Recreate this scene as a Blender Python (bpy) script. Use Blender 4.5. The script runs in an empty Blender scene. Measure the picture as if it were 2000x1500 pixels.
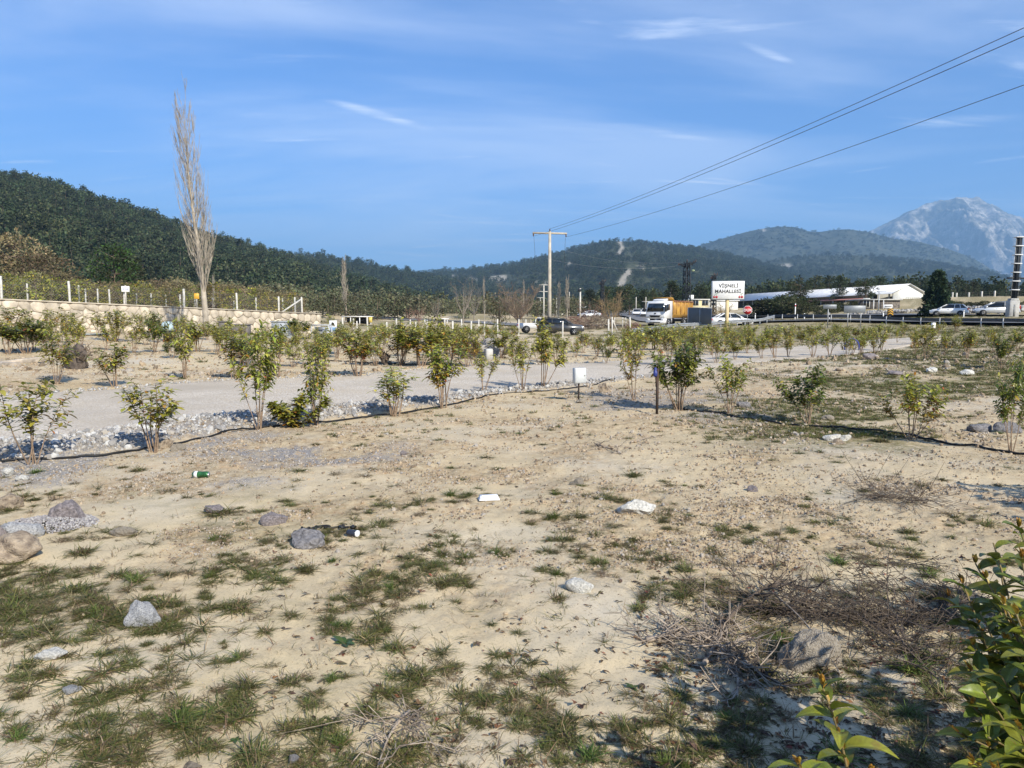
import bpy, math, random, os
import numpy as np
from mathutils import Vector, Matrix, Euler
R = math.radians
rng = np.random.default_rng(7)
random.seed(7)
scene = bpy.context.scene
col = scene.collection

# ------------------------------------------------------------------ camera
CAMZ = 1.6
F = 1430.0                       # focal length in photo pixels (2000 px wide)
PITCH = math.atan(126.0 / F)     # horizon lies at photo row 624
cam_d = bpy.data.cameras.new('camera')
cam = bpy.data.objects.new('camera', cam_d); col.objects.link(cam)
cam.location = (0, 0, CAMZ)
cam.rotation_euler = (math.pi / 2 - PITCH, 0, 0)
cam_d.sensor_width = 36.0
cam_d.lens = 36.0 * F / 2000.0
cam_d.clip_start = 0.05
cam_d.clip_end = 60000
scene.camera = cam

# ------------------------------------------------------------------ world, sun, exposure
SUN_EL = R(34)
SHADOW = Vector((-0.55, 0.835, 0)).normalized()      # direction in which shadows fall on the ground
world = bpy.data.worlds.new('World'); scene.world = world; world.use_nodes = True
wn = world.node_tree.nodes; wl = world.node_tree.links
for n in list(wn): wn.remove(n)
wo = wn.new('ShaderNodeOutputWorld'); bg = wn.new('ShaderNodeBackground')
sky = wn.new('ShaderNodeTexSky'); sky.sky_type = 'NISHITA'; sky.sun_disc = False
sky.sun_elevation = SUN_EL
sky.sun_rotation = math.atan2(-SHADOW.x, -SHADOW.y)  # compass angle of the sun from +Y, clockwise
sky.altitude = 100; sky.air_density = 1.0; sky.dust_density = 0.4; sky.ozone_density = 3.0
bg.inputs['Strength'].default_value = 0.085
tc = wn.new('ShaderNodeTexCoord')
# thin cirrus: noise on the plane where each view direction meets a cloud layer overhead
sep = wn.new('ShaderNodeSeparateXYZ'); wl.new(tc.outputs['Generated'], sep.inputs[0])
zm = wn.new('ShaderNodeMath'); zm.operation = 'MAXIMUM'; wl.new(sep.outputs['Z'], zm.inputs[0]); zm.inputs[1].default_value = 0.0
za = wn.new('ShaderNodeMath'); za.operation = 'ADD'; wl.new(zm.outputs[0], za.inputs[0]); za.inputs[1].default_value = 0.10
dv = wn.new('ShaderNodeVectorMath'); dv.operation = 'DIVIDE'
cz = wn.new('ShaderNodeCombineXYZ')
for k in ('X', 'Y', 'Z'): wl.new(za.outputs[0], cz.inputs[k])
wl.new(tc.outputs['Generated'], dv.inputs[0]); wl.new(cz.outputs[0], dv.inputs[1])
def wnoise(scale, rot, sc, detail, lo, hi, rough=0.55, dist=0.6):
    mp = wn.new('ShaderNodeMapping'); mp.inputs['Rotation'].default_value = (0, 0, R(rot)); mp.inputs['Scale'].default_value = sc
    wl.new(dv.outputs[0], mp.inputs[0])
    nz = wn.new('ShaderNodeTexNoise'); nz.inputs['Scale'].default_value = scale; nz.inputs['Detail'].default_value = detail
    nz.inputs['Roughness'].default_value = rough; nz.inputs['Distortion'].default_value = dist
    wl.new(mp.outputs[0], nz.inputs['Vector'])
    rp = wn.new('ShaderNodeMapRange'); rp.inputs['From Min'].default_value = lo; rp.inputs['From Max'].default_value = hi
    rp.interpolation_type = 'SMOOTHSTEP'
    wl.new(nz.outputs[0], rp.inputs[0]); return rp.outputs[0]
veil = wnoise(0.55, 20, (0.7, 1.6, 1), 6, 0.40, 0.70)
wisp = wnoise(1.5, 24, (0.45, 2.0, 1), 9, 0.57, 0.76, 0.62, 1.3)
def wmath(op, a, b):
    m = wn.new('ShaderNodeMath'); m.operation = op
    for i, v in enumerate((a, b)):
        if isinstance(v, (int, float)): m.inputs[i].default_value = v
        else: wl.new(v, m.inputs[i])
    return m.outputs[0]
cl = wmath('ADD', wmath('MULTIPLY', veil, 0.40), wmath('MULTIPLY', wisp, 0.48))
# single cirrus streaks: each lies between two points of the cloud layer
def layer(px, py):
    a = (px - 1000) / F; b = (750 - py) / F; k = math.atan(126.0 / F)
    d = Vector((a, math.cos(k) + b * math.sin(k), -math.sin(k) + b * math.cos(k))).normalized()
    return Vector((d.x, d.y)) / (d.z + .10)
fine = wnoise(5.0, 20, (0.5, 1.6, 1), 8, 0.30, 0.75, 0.6, 1.0)
for A_, B_, wid, amt in (((600, 182), (865, 262), .075, .42), ((1440, 80), (1560, 128), .05, .34), ((1250, 262), (1440, 276), .06, .36), ((1640, 340), (1760, 322), .05, .34), ((1880, 322), (2060, 298), .06, .36), ((1000, 410), (1130, 414), .06, .25), ((2050, 225), (1700, 250), .12, .22)):
    q1, q2 = layer(*A_), layer(*B_); c_ = (q1 + q2) / 2; ang = math.atan2(q2.y - q1.y, q2.x - q1.x); hl = (q2 - q1).length / 2
    sb = wn.new('ShaderNodeVectorMath'); sb.operation = 'SUBTRACT'; wl.new(dv.outputs[0], sb.inputs[0]); sb.inputs[1].default_value = (c_.x, c_.y, 0)
    mp = wn.new('ShaderNodeMapping'); mp.vector_type = 'TEXTURE'; mp.inputs['Rotation'].default_value = (0, 0, ang); mp.inputs['Scale'].default_value = (hl, wid * hl ** .3, 1e6)
    wl.new(sb.outputs[0], mp.inputs[0]); ln = wn.new('ShaderNodeVectorMath'); ln.operation = 'LENGTH'; wl.new(mp.outputs[0], ln.inputs[0])
    rp = wn.new('ShaderNodeMapRange'); rp.interpolation_type = 'SMOOTHSTEP'; rp.inputs['From Min'].default_value = 1.0; rp.inputs['From Max'].default_value = 0.1; wl.new(ln.outputs['Value'], rp.inputs[0])
    cl = wmath('ADD', cl, wmath('MULTIPLY', wmath('MULTIPLY', rp.outputs[0], fine), amt * 1.9))
hz = wn.new('ShaderNodeMapRange'); wl.new(sep.outputs['Z'], hz.inputs[0]); hz.inputs['From Min'].default_value = 0.0; hz.inputs['From Max'].default_value = 0.10
cl = wmath('MULTIPLY', cl, wmath('ADD', wmath('MULTIPLY', hz.outputs[0], 0.7), 0.3))
skc = wn.new('ShaderNodeMix'); skc.data_type = 'RGBA'
wl.new(cl, skc.inputs['Factor']); 
tint = wn.new('ShaderNodeMix'); tint.data_type = 'RGBA'; tint.blend_type = 'MULTIPLY'; tint.inputs['Factor'].default_value = 1.0
wl.new(sky.outputs[0], tint.inputs['A']); tint.inputs['B'].default_value = (0.44, 0.80, 1.26, 1)
wl.new(tint.outputs['Result'], skc.inputs['A']); skc.inputs['B'].default_value = (8.2, 9.0, 10.6, 1)
wl.new(skc.outputs['Result'], bg.inputs['Color']); wl.new(bg.outputs[0], wo.inputs[0])

sun_d = bpy.data.lights.new('sun', 'SUN'); sun_d.energy = 5.0; sun_d.angle = R(0.53); sun_d.color = (1.0, 0.93, 0.80)
sun = bpy.data.objects.new('sun', sun_d); col.objects.link(sun)
sd = Vector((SHADOW.x * math.cos(SUN_EL), SHADOW.y * math.cos(SUN_EL), -math.sin(SUN_EL)))
sun.rotation_euler = sd.to_track_quat('-Z', 'Y').to_euler()
sun.location = (30, -30, 60)

vs = scene.view_settings
vs.view_transform = 'Standard'; vs.look = 'None'; vs.exposure = 0.80; vs.gamma = 1.0; vs.use_curve_mapping = False
scene.render.engine = 'CYCLES'
cy = scene.cycles
cy.use_denoising = True
cy.max_bounces = 8; cy.diffuse_bounces = 3; cy.glossy_bounces = 2; cy.transmission_bounces = 4; cy.volume_bounces = 0; cy.transparent_max_bounces = 8
cy.use_adaptive_sampling = True; cy.adaptive_threshold = 0.012
cy.sample_clamp_indirect = 4.0

# ------------------------------------------------------------------ pixel helpers
cp, sp = math.cos(PITCH), math.sin(PITCH)
def ray(px, py):
    a = (px - 1000) / F; b = (750 - py) / F
    return Vector((a, cp + b * sp, -sp + b * cp))
def P(px, py, Y):
    d = ray(px, py); k = Y / d.y
    return Vector((d.x * k, Y, CAMZ + d.z * k))

# ------------------------------------------------------------------ noise
def _hash(ix, iy, seed):
    h = (ix.astype(np.int64) * 374761393 + iy.astype(np.int64) * 668265263 + seed * 1442695041) & 0xffffffff
    h = ((h ^ (h >> 13)) * 1274126177) & 0xffffffff
    return ((h ^ (h >> 16)) & 0xffff) / 65535.0
def vnoise(x, y, seed=0):
    x = np.asarray(x, float); y = np.asarray(y, float)
    ix = np.floor(x); iy = np.floor(y); fx = x - ix; fy = y - iy
    fx = fx * fx * fx * (fx * (fx * 6 - 15) + 10); fy = fy * fy * fy * (fy * (fy * 6 - 15) + 10)
    a = _hash(ix, iy, seed); b = _hash(ix + 1, iy, seed); c = _hash(ix, iy + 1, seed); d = _hash(ix + 1, iy + 1, seed)
    return (a + (b - a) * fx) * (1 - fy) + (c + (d - c) * fx) * fy
def fbm(x, y, octv=4, seed=0, gain=0.5):
    s = 0; a = 1; t = 0
    for k in range(octv):
        s = s + a * vnoise(x * 2 ** k + 17.3 * k, y * 2 ** k - 9.1 * k, seed + k); t += a; a *= gain
    return s / t
def sstep(a, b, x):
    t = np.clip((x - a) / (b - a), 0, 1); return t * t * (3 - 2 * t)

# ------------------------------------------------------------------ object helpers
def tag(o, label=None, cat=None, group=None, kind=None):
    if label: o['label'] = label
    if cat: o['category'] = cat
    if group: o['group'] = group
    if kind: o['kind'] = kind
    return o
def link(o, parent=None):
    col.objects.link(o)
    if parent is not None: o.parent = parent
    return o
def empty(name, loc=(0, 0, 0), rz=0, label=None, cat=None, group=None):
    o = bpy.data.objects.new(name, None); o.empty_display_size = 0.2
    o.location = loc; o.rotation_euler = (0, 0, rz); link(o)
    return tag(o, label, cat, group)
def np_mesh(name, V, loops, starts, totals, mat=None, smooth=False, vcol=None, mats=None, midx=None):
    me = bpy.data.meshes.new(name)
    V = np.asarray(V, np.float32)
    me.vertices.add(len(V)); me.vertices.foreach_set('co', V.ravel())
    me.loops.add(len(loops)); me.loops.foreach_set('vertex_index', np.asarray(loops, np.int32))
    me.polygons.add(len(starts)); me.polygons.foreach_set('loop_start', np.asarray(starts, np.int32))
    try: me.polygons.foreach_set('loop_total', np.asarray(totals, np.int32))
    except Exception: pass
    if smooth: me.polygons.foreach_set('use_smooth', np.ones(len(starts), bool))
    for m in (mats or ([mat] if mat else [])): me.materials.append(m)
    if midx is not None: me.polygons.foreach_set('material_index', np.asarray(midx, np.int32))
    me.update(calc_edges=True)
    if vcol is not None:
        vc = np.asarray(vcol, np.float32)
        if vc.shape[1] == 3: vc = np.hstack([vc, np.ones((len(vc), 1), np.float32)])
        at = me.color_attributes.new('tone', 'FLOAT_COLOR', 'POINT'); at.data.foreach_set('color', vc.ravel())
    return me
def faces_mesh(name, V, faces, mat=None, smooth=False, vcol=None, mats=None, midx=None):
    loops = [i for f in faces for i in f]; tot = [len(f) for f in faces]
    st = np.concatenate([[0], np.cumsum(tot)[:-1]]) if tot else []
    return np_mesh(name, V, loops, st, tot, mat, smooth, vcol, mats, midx)
def grid_mesh(name, V, nr, nc, mat=None, smooth=True, vcol=None, wrap=False):
    r, c = np.meshgrid(np.arange(nr - 1), np.arange(nc if wrap else nc - 1), indexing='ij')
    c2 = (c + 1) % nc
    q = np.stack([r * nc + c, r * nc + c2, (r + 1) * nc + c2, (r + 1) * nc + c], -1).reshape(-1, 4)
    return np_mesh(name, V, q.ravel(), np.arange(len(q)) * 4, np.full(len(q), 4), mat, smooth, vcol)
def mobj(name, me, parent=None, loc=None, rz=None):
    o = bpy.data.objects.new(name, me); link(o, parent)
    if loc is not None: o.location = loc
    if rz is not None: o.rotation_euler = (0, 0, rz)
    return o

class MB:
    """collects boxes, prisms and tubes; build() links them as one mesh object"""
    def __init__(s): s.V = []; s.F = []; s.C = []; s.cc = None
    def add(s, V, Fc, c=None):
        b = len(s.V); s.V += [tuple(v) for v in V]; s.F += [tuple(i + b for i in f) for f in Fc]
        s.C += [c or s.cc or (1, 1, 1)] * len(V); return s
    def box(s, x0, x1, y0, y1, z0, z1, bev=0.0):
        if bev <= 0:
            V = [(x0, y0, z0), (x1, y0, z0), (x1, y1, z0), (x0, y1, z0), (x0, y0, z1), (x1, y0, z1), (x1, y1, z1), (x0, y1, z1)]
            return s.add(V, [(3, 2, 1, 0), (4, 5, 6, 7), (0, 1, 5, 4), (1, 2, 6, 5), (2, 3, 7, 6), (3, 0, 4, 7)])
        b = bev; V = []
        for z, i in ((z0, b), (z0 + b, 0), (z1 - b, 0), (z1, b)):
            V += [(x0 + i, y0 + b, z), (x0 + b, y0 + i, z), (x1 - b, y0 + i, z), (x1 - i, y0 + b, z), (x1 - i, y1 - b, z), (x1 - b, y1 - i, z), (x0 + b, y1 - i, z), (x0 + i, y1 - b, z)]
        Fc = [tuple(range(7, -1, -1)), tuple(range(24, 32))]
        for k in range(3):
            for j in range(8): Fc.append((k * 8 + j, k * 8 + (j + 1) % 8, k * 8 + 8 + (j + 1) % 8, k * 8 + 8 + j))
        return s.add(V, Fc)
    def tube(s, pts, r, n=6, cap=True, c=None):
        pts = [Vector(p) for p in pts]; m = len(pts)
        rr = r if isinstance(r, (list, tuple)) else [r] * m
        V = []; up = None
        for i, p in enumerate(pts):
            d = (pts[min(i + 1, m - 1)] - pts[max(i - 1, 0)])
            d = d.normalized() if d.length > 1e-9 else Vector((0, 0, 1))
            if up is None: up = Vector((0, 0, 1)) if abs(d.z) < 0.9 else Vector((1, 0, 0))
            a = d.cross(up)
            if a.length < 1e-6: a = d.cross(Vector((0, 1, 0)))
            a.normalize(); b = a.cross(d); up = b
            for k in range(n):
                t = 2 * math.pi * k / n; V.append(p + (a * math.cos(t) + b * math.sin(t)) * rr[i])
        Fc = []
        for i in range(m - 1):
            for k in range(n): Fc.append((i * n + k, i * n + (k + 1) % n, (i + 1) * n + (k + 1) % n, (i + 1) * n + k))
        if cap: Fc += [tuple(range(n - 1, -1, -1)), tuple((m - 1) * n + k for k in range(n))]
        return s.add(V, Fc, c)
    def prism(s, poly, axis, a0, a1, inset=0.0, chamfer=0.0):
        """extrude polygon (list of 2D) along axis; with a chamfer the ends are pulled towards the centre"""
        n = len(poly); cx = sum(p[0] for p in poly) / n; cy_ = sum(p[1] for p in poly) / n
        def at(p, a): return {'x': (a, p[0], p[1]), 'y': (p[0], a, p[1]), 'z': (p[0], p[1], a)}[axis]
        def sh(p):
            dx, dy = p[0] - cx, p[1] - cy_; L = math.hypot(dx, dy) or 1
            return (p[0] - dx / L * inset, p[1] - dy / L * inset)
        secs = [(a0, False), (a1, False)] if not chamfer else [(a0, True), (a0 + chamfer, False), (a1 - chamfer, False), (a1, True)]
        V = []
        for a, i in secs: V += [at(sh(p) if i else p, a) for p in poly]
        Fc = [tuple(range(n - 1, -1, -1)), tuple((len(secs) - 1) * n + k for k in range(n))]
        for j in range(len(secs) - 1):
            for k in range(n): Fc.append((j * n + k, j * n + (k + 1) % n, (j + 1) * n + (k + 1) % n, (j + 1) * n + k))
        return s.add(V, Fc)
    def lathe(s, prof, n=16, c=(0, 0, 0), axis='z'):
        V = []
        for r, h in prof:
            for k in range(n):
                t = 2 * math.pi * k / n; a, b = r * math.cos(t), r * math.sin(t)
                v = {'z': (a, b, h), 'y': (a, h, b), 'x': (h, a, b)}[axis]
                V.append((v[0] + c[0], v[1] + c[1], v[2] + c[2]))
        Fc = []
        for i in range(len(prof) - 1):
            for k in range(n): Fc.append((i * n + k, i * n + (k + 1) % n, (i + 1) * n + (k + 1) % n, (i + 1) * n + k))
        Fc += [tuple(range(n - 1, -1, -1)), tuple((len(prof) - 1) * n + k for k in range(n))]
        return s.add(V, Fc)
    def bar(s, a, b, w, h=None):
        return s.tube([a, b], (w if h is None else (w + h) / 2) * 0.7071, 4)
    def mesh(s, name, mat=None, smooth=False, vcol=False):
        me = faces_mesh(name, s.V, s.F, mat, smooth, np.array(s.C) if vcol else None)
        return me
    def build(s, name, mat, parent=None, smooth=False, loc=None, rz=None, vcol=False):
        me = s.mesh(name, mat, smooth, vcol)
        if not smooth:
            pass
        return mobj(name, me, parent, loc, rz)
def copy_tree(o, parent=None):
    c = o.copy(); col.objects.link(c)
    if parent is not None: c.parent = parent
    for ch in list(o.children): copy_tree(ch, c)
    return c

# ------------------------------------------------------------------ materials
def nodes(name):
    m = bpy.data.materials.new(name); m.use_nodes = True
    nt = m.node_tree; b = nt.nodes['Principled BSDF']; return m, nt.nodes, nt.links, b
def mat(name, c, rough=0.7, metal=0.0, var=0.12, scale=6.0, bump=0.0, bscale=40.0, spec=0.4, obj_var=0.0, coat=0.0, dirt=None):
    m, n, l, b = nodes(name)
    b.inputs['Roughness'].default_value = rough; b.inputs['Metallic'].default_value = metal
    b.inputs['Specular IOR Level'].default_value = spec
    if coat: b.inputs['Coat Weight'].default_value = coat; b.inputs['Coat Roughness'].default_value = 0.08
    t = n.new('ShaderNodeTexCoord'); nz = n.new('ShaderNodeTexNoise'); nz.inputs['Scale'].default_value = scale; nz.inputs['Detail'].default_value = 6
    l.new(t.outputs['Object'], nz.inputs['Vector'])
    mx = n.new('ShaderNodeMix'); mx.data_type = 'RGBA'
    mr = n.new('ShaderNodeMapRange'); mr.inputs['From Min'].default_value = 0.35; mr.inputs['From Max'].default_value = 0.68
    l.new(nz.outputs[0], mr.inputs[0]); l.new(mr.outputs[0], mx.inputs['Factor'])
    d = dirt or tuple(x * (1 - 2 * var) for x in c)
    mx.inputs['A'].default_value = (*[min(1, x * (1 + var)) for x in c], 1); mx.inputs['B'].default_value = (*d, 1)
    out = mx.outputs['Result']
    if obj_var:
        oi = n.new('ShaderNodeObjectInfo'); hs = n.new('ShaderNodeHueSaturation')
        mr2 = n.new('ShaderNodeMapRange'); mr2.inputs['To Min'].default_value = 1 - obj_var; mr2.inputs['To Max'].default_value = 1 + obj_var
        l.new(oi.outputs['Random'], mr2.inputs[0]); l.new(mr2.outputs[0], hs.inputs['Value']); l.new(out, hs.inputs['Color']); out = hs.outputs[0]
    l.new(out, b.inputs['Base Color'])
    if bump:
        n2 = n.new('ShaderNodeTexNoise'); n2.inputs['Scale'].default_value = bscale; n2.inputs['Detail'].default_value = 5
        l.new(t.outputs['Object'], n2.inputs['Vector'])
        bp = n.new('ShaderNodeBump'); bp.inputs['Strength'].default_value = bump; bp.inputs['Distance'].default_value = 0.02
        l.new(n2.outputs[0], bp.inputs['Height']); l.new(bp.outputs[0], b.inputs['Normal'])
    return m
def tone_mat(name, rough=0.6, spec=0.35, trans=0.0, obj_var=0.15, hue_var=0.02, gain=1.0):
    """colour comes from the mesh's own 'tone' attribute (leaf by leaf, blade by blade)"""
    m, n, l, b = nodes(name)
    b.inputs['Roughness'].default_value = rough; b.inputs['Specular IOR Level'].default_value = spec
    a = n.new('ShaderNodeAttribute'); a.attribute_name = 'tone'
    oi = n.new('ShaderNodeObjectInfo'); hs = n.new('ShaderNodeHueSaturation')
    mr = n.new('ShaderNodeMapRange'); mr.inputs['To Min'].default_value = gain * (1 - obj_var); mr.inputs['To Max'].default_value = gain * (1 + obj_var)
    l.new(oi.outputs['Random'], mr.inputs[0]); l.new(mr.outputs[0], hs.inputs['Value'])
    if hue_var:
        m2 = n.new('ShaderNodeMath'); m2.operation = 'MULTIPLY'; m2.inputs[1].default_value = 7.31; l.new(oi.outputs['Random'], m2.inputs[0])
        m3 = n.new('ShaderNodeMath'); m3.operation = 'FRACT'; l.new(m2.outputs[0], m3.inputs[0])
        m4 = n.new('ShaderNodeMapRange'); m4.inputs['To Min'].default_value = 0.5 - hue_var; m4.inputs['To Max'].default_value = 0.5 + hue_var
        l.new(m3.outputs[0], m4.inputs[0]); l.new(m4.outputs[0], hs.inputs['Hue'])
    l.new(a.outputs['Color'], hs.inputs['Color']); l.new(hs.outputs[0], b.inputs['Base Color'])
    if trans:
        out = n['Material Output']; tr = n.new('ShaderNodeBsdfTranslucent'); ms = n.new('ShaderNodeMixShader'); ms.inputs[0].default_value = trans
        l.new(hs.outputs[0], tr.inputs['Color']); l.new(b.outputs[0], ms.inputs[1]); l.new(tr.outputs[0], ms.inputs[2]); l.new(ms.outputs[0], out.inputs['Surface'])
    return m

# ------------------------------------------------------------------ scatter (for what nobody could count)
def scatter(name, protos, pos, rot, scl, idx, kind='stuff', parent=None):
    pc = bpy.data.collections.new(name + '_set')
    for i, me in enumerate(protos):
        pc.objects.link(bpy.data.objects.new('%s_%02d' % (name, i), me))
    pos = np.asarray(pos, np.float32); n = len(pos)
    me = bpy.data.meshes.new(name); me.vertices.add(n); me.vertices.foreach_set('co', pos.ravel())
    a = me.attributes.new('rot', 'FLOAT_VECTOR', 'POINT'); a.data.foreach_set('vector', np.asarray(rot, np.float32).ravel())
    scl = np.asarray(scl, np.float32)
    if scl.ndim == 1: scl = np.repeat(scl[:, None], 3, 1)
    a = me.attributes.new('scl', 'FLOAT_VECTOR', 'POINT'); a.data.foreach_set('vector', scl.ravel())
    a = me.attributes.new('pick', 'INT', 'POINT'); a.data.foreach_set('value', np.asarray(idx, np.int32))
    o = mobj(name, me, parent)
    ng = bpy.data.node_groups.new(name, 'GeometryNodeTree')
    ng.interface.new_socket('Geometry', in_out='INPUT', socket_type='NodeSocketGeometry')
    ng.interface.new_socket('Geometry', in_out='OUTPUT', socket_type='NodeSocketGeometry')
    gi = ng.nodes.new('NodeGroupInput'); go = ng.nodes.new('NodeGroupOutput')
    ip = ng.nodes.new('GeometryNodeInstanceOnPoints'); ci = ng.nodes.new('GeometryNodeCollectionInfo')
    ci.inputs['Collection'].default_value = pc; ci.inputs['Separate Children'].default_value = True; ci.inputs['Reset Children'].default_value = True
    def na(nm, ty):
        x = ng.nodes.new('GeometryNodeInputNamedAttribute'); x.data_type = ty; x.inputs['Name'].default_value = nm; return x.outputs['Attribute']
    L = ng.links
    L.new(gi.outputs[0], ip.inputs['Points']); L.new(ci.outputs[0], ip.inputs['Instance']); ip.inputs['Pick Instance'].default_value = True
    L.new(na('pick', 'INT'), ip.inputs['Instance Index'])
    er = ng.nodes.new('FunctionNodeEulerToRotation'); L.new(na('rot', 'FLOAT_VECTOR'), er.inputs[0])
    L.new(er.outputs[0], ip.inputs['Rotation']); L.new(na('scl', 'FLOAT_VECTOR'), ip.inputs['Scale'])
    L.new(ip.outputs[0], go.inputs[0])
    md = o.modifiers.new('scatter', 'NODES'); md.node_group = ng
    if kind: o['kind'] = kind
    return o
# ================================================================== ground height
CTRL = np.array([
 (0,0,0),(-3,3,0),(3,3,0),(-5,6,0),(0,6,0),(5,6,0),(-8,10,0),(0,10,0),(8,10,0.05),(-12,14,.05),(-4,14,0),(4,14,0),(12,14,.1),
 (0,-8,0),(12,-4,0),(-12,-4,0),(0,-30,0),(30,-20,.2),(-30,-20,.2),(-15,20,.22),(-7,20,.05),(3,20,0),(14,22,.25),(25,25,.4),
 (-22,28,.6),(-12,30,.3),(0,30,0),(12,32,.15),(25,38,.4),(40,40,.6),(-28,39,1.05),(-24,43,.85),(-19,47,.65),(-14,53,.4),(-34,32,1.3),(-45,25,1.6),
 (-6,45,.15),(4,48,.0),(16,48,.25),(-8,60,.3),(4,70,.05),(5,62,0),(0,75,.3),(-3,90,.6),(13,72,.35),(19.5,67,.6),(24,80,.85),(18,89,.6),(28,70,.8),(40,62,.85),(45,66,1.0),(60,55,1.0),
 (34,86,1.5),(44,90,1.75),(52,88,1.9),(62,88,1.95),(75,80,1.9),(30,98,1.4),(60,105,2.6),(20,110,1.0),(70,120,3.6),(85,150,4.8),(75,190,4.8),(95,120,4.2),(40,140,2.4),(20,160,2.0),(0,140,1.6),(-20,110,1.4),(-40,90,2.2),
 (-60,60,2.6),(-80,90,4),(-60,140,4),(-20,170,3),(0,220,3),(60,260,5),(120,240,6),(-120,160,6),(-100,260,7),(0,400,5),(300,400,8),(-300,300,10),(400,100,6),(-300,0,5),(0,-300,2),(300,-200,3),(-300,-300,3),
 (72,126,5.6),(77,131,5.6),(80,127,5.6),(86,131,5.6),(88,126,5.6),(95,131,5.6),(97,126,5.6),(106,128,5.6),(68,112,3.0),(82,110,3.2),(96,106,3.2),(0,1500,6),(1500,1500,8),(-1500,1500,10),(3000,0,5),(-3000,0,8),(0,-3000,2),(0,9000,6),(6000,9000,6),(-6000,9000,6)], float)
def H(x, y):
    x = np.asarray(x, float); y = np.asarray(y, float); sh = x.shape
    x = x.ravel(); y = y.ravel(); out = np.empty_like(x)
    for a in range(0, len(x), 60000):
        xx = x[a:a + 60000, None]; yy = y[a:a + 60000, None]
        d2 = (xx - CTRL[:, 0]) ** 2 + (yy - CTRL[:, 1]) ** 2
        s = 2.0 + 0.04 * np.hypot(CTRL[:, 0], CTRL[:, 1])
        w = 1.0 / (d2 + s ** 2) ** 2
        out[a:a + 60000] = (w * CTRL[:, 2]).sum(1) / w.sum(1)
    return out.reshape(sh)
def h1(x, y): return float(H(np.array([x]), np.array([y]))[0])
def G(px, py):
    """photo pixel -> point of the ground under it"""
    d = ray(px, py); lo = 0.5; p = None
    t = 0.8
    while t < 400:
        q = Vector((d.x, d.y, d.z)) * t + Vector((0, 0, CAMZ))
        if q.z < h1(q.x, q.y):
            a, b = t / 1.03, t
            for _ in range(22):
                m = (a + b) / 2; q = d * m + Vector((0, 0, CAMZ))
                if q.z < h1(q.x, q.y): b = m
                else: a = m
            q = d * b + Vector((0, 0, CAMZ)); return Vector((q.x, q.y, h1(q.x, q.y)))
        t *= 1.03
    return P(px, py, 120)
def on(x, y, dz=0.0): return Vector((x, y, h1(x, y) + dz))
def pxsize(n, Y): return n * Y / F

# ------------------------------------------------------------------ gravel path outline (photo row per column, turned into ground points)
NEAR = [(-700,990),(-300,915),(0,868),(200,848),(300,828),(420,816),(520,806),(700,791),(860,776),(950,766),(1050,756),(1200,743),(1300,729),(1400,717),(1500,707),(1600,698),(1700,689),(1780,674),(1850,660)]
FAR = [(-700,830),(-300,792),(0,773),(180,763),(400,746),(520,740),(700,735),(800,724),(900,713),(1100,711),(1200,706),(1300,699),(1400,690),(1500,682),(1600,673),(1700,664),(1780,659),(1850,655)]
def edge(pts):
    q = [G(*p) for p in pts]; u = np.array([p.x / p.y for p in q]); Y = np.array([p.y for p in q]); return u, Y
NU, NY = edge(NEAR); FU, FY = edge(FAR)
def path_near(u): return np.interp(u, NU, NY)
def path_far(u): return np.interp(u, FU, FY)
def path_mask(x, y):
    yy = np.maximum(y, 0.1); u = x / yy
    n = path_near(u); f = path_far(u); w = 0.25
    m = sstep(n - w, n + w * .4, y) * (1 - sstep(f - w * .4, f + w, y))
    return np.where((y > 1) & (u > -1.1) & (u < 0.60), m, 0)
# rubble strip between the gravel and the black pipe
BORD = [(-300,945),(0,900),(160,892),(300,872),(450,840),(680,816),(860,794),(950,778),(1050,767),(1200,750),(1300,740),(1500,720)]
BU, BY = edge(BORD)
def border_mask(x, y):
    yy = np.maximum(y, 0.1); u = x / yy
    b = np.interp(u, BU, BY); n = path_near(u)
    return np.where((y > 1) & (u < 0.2), sstep(b - .05, b + .2, y) * (1 - sstep(n, n + .5, y)), 0)

def masks(x, y):
    """crumbly soil, low green growth, grey grit, bare pale sand: where each covers the ground"""
    big = fbm(x * .35, y * .35, 4, 11); mid = fbm(x * 1.3, y * 1.3, 4, 23)
    r = np.hypot(x, y)
    crumb = sstep(.40, .62, mid * .5 + big * .5) * .75 + .35 * sstep(6.0, 8.0, y) * (1 - sstep(14, 22, y))
    crumb = np.clip(crumb * sstep(3.0, 5.5, y + 1.5 * (mid - .5)) + .25 * sstep(.55, .7, mid), 0, 1)
    u = x / np.maximum(y, .3)
    green = sstep(.34, .56, fbm(x * .5 + 40, y * .5, 4, 31)) * sstep(.2, .45, u) * sstep(7, 10, y)
    green = np.maximum(green, sstep(.45, .6, fbm(x * .12, y * .12, 4, 37)) * sstep(38, 55, y) * .9)
    green = np.maximum(green, .35 * sstep(.5, .7, fbm(x * .9, y * .9 + 70, 4, 41)) * (1 - sstep(-.35, -.05, u)) * (1 - sstep(6.5, 8, y)))
    green = np.maximum(green, .9 * sstep(44, 52, y + .12 * x) * sstep(.08, .2, u) * (1 - sstep(100, 130, y)))
    grey = sstep(.5, .66, fbm(x * .8 + 9, y * .8 + 3, 4, 53)) * sstep(6.5, 7.5, y) * (1 - sstep(9.5, 11, y)) * (1 - sstep(-.2, -.1, u))
    grey = np.maximum(grey, .8 * sstep(.5, .62, fbm(x * .5 - 9, y * .5 + 3, 4, 57)) * sstep(10, 12, y) * (1 - sstep(15, 17, y)) * sstep(.05, .15, u) * (1 - sstep(.35, .5, u)))
    grey = np.clip(grey + border_mask(x, y) * .8, 0, 1)
    return crumb, np.clip(green, 0, 1), grey
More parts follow.
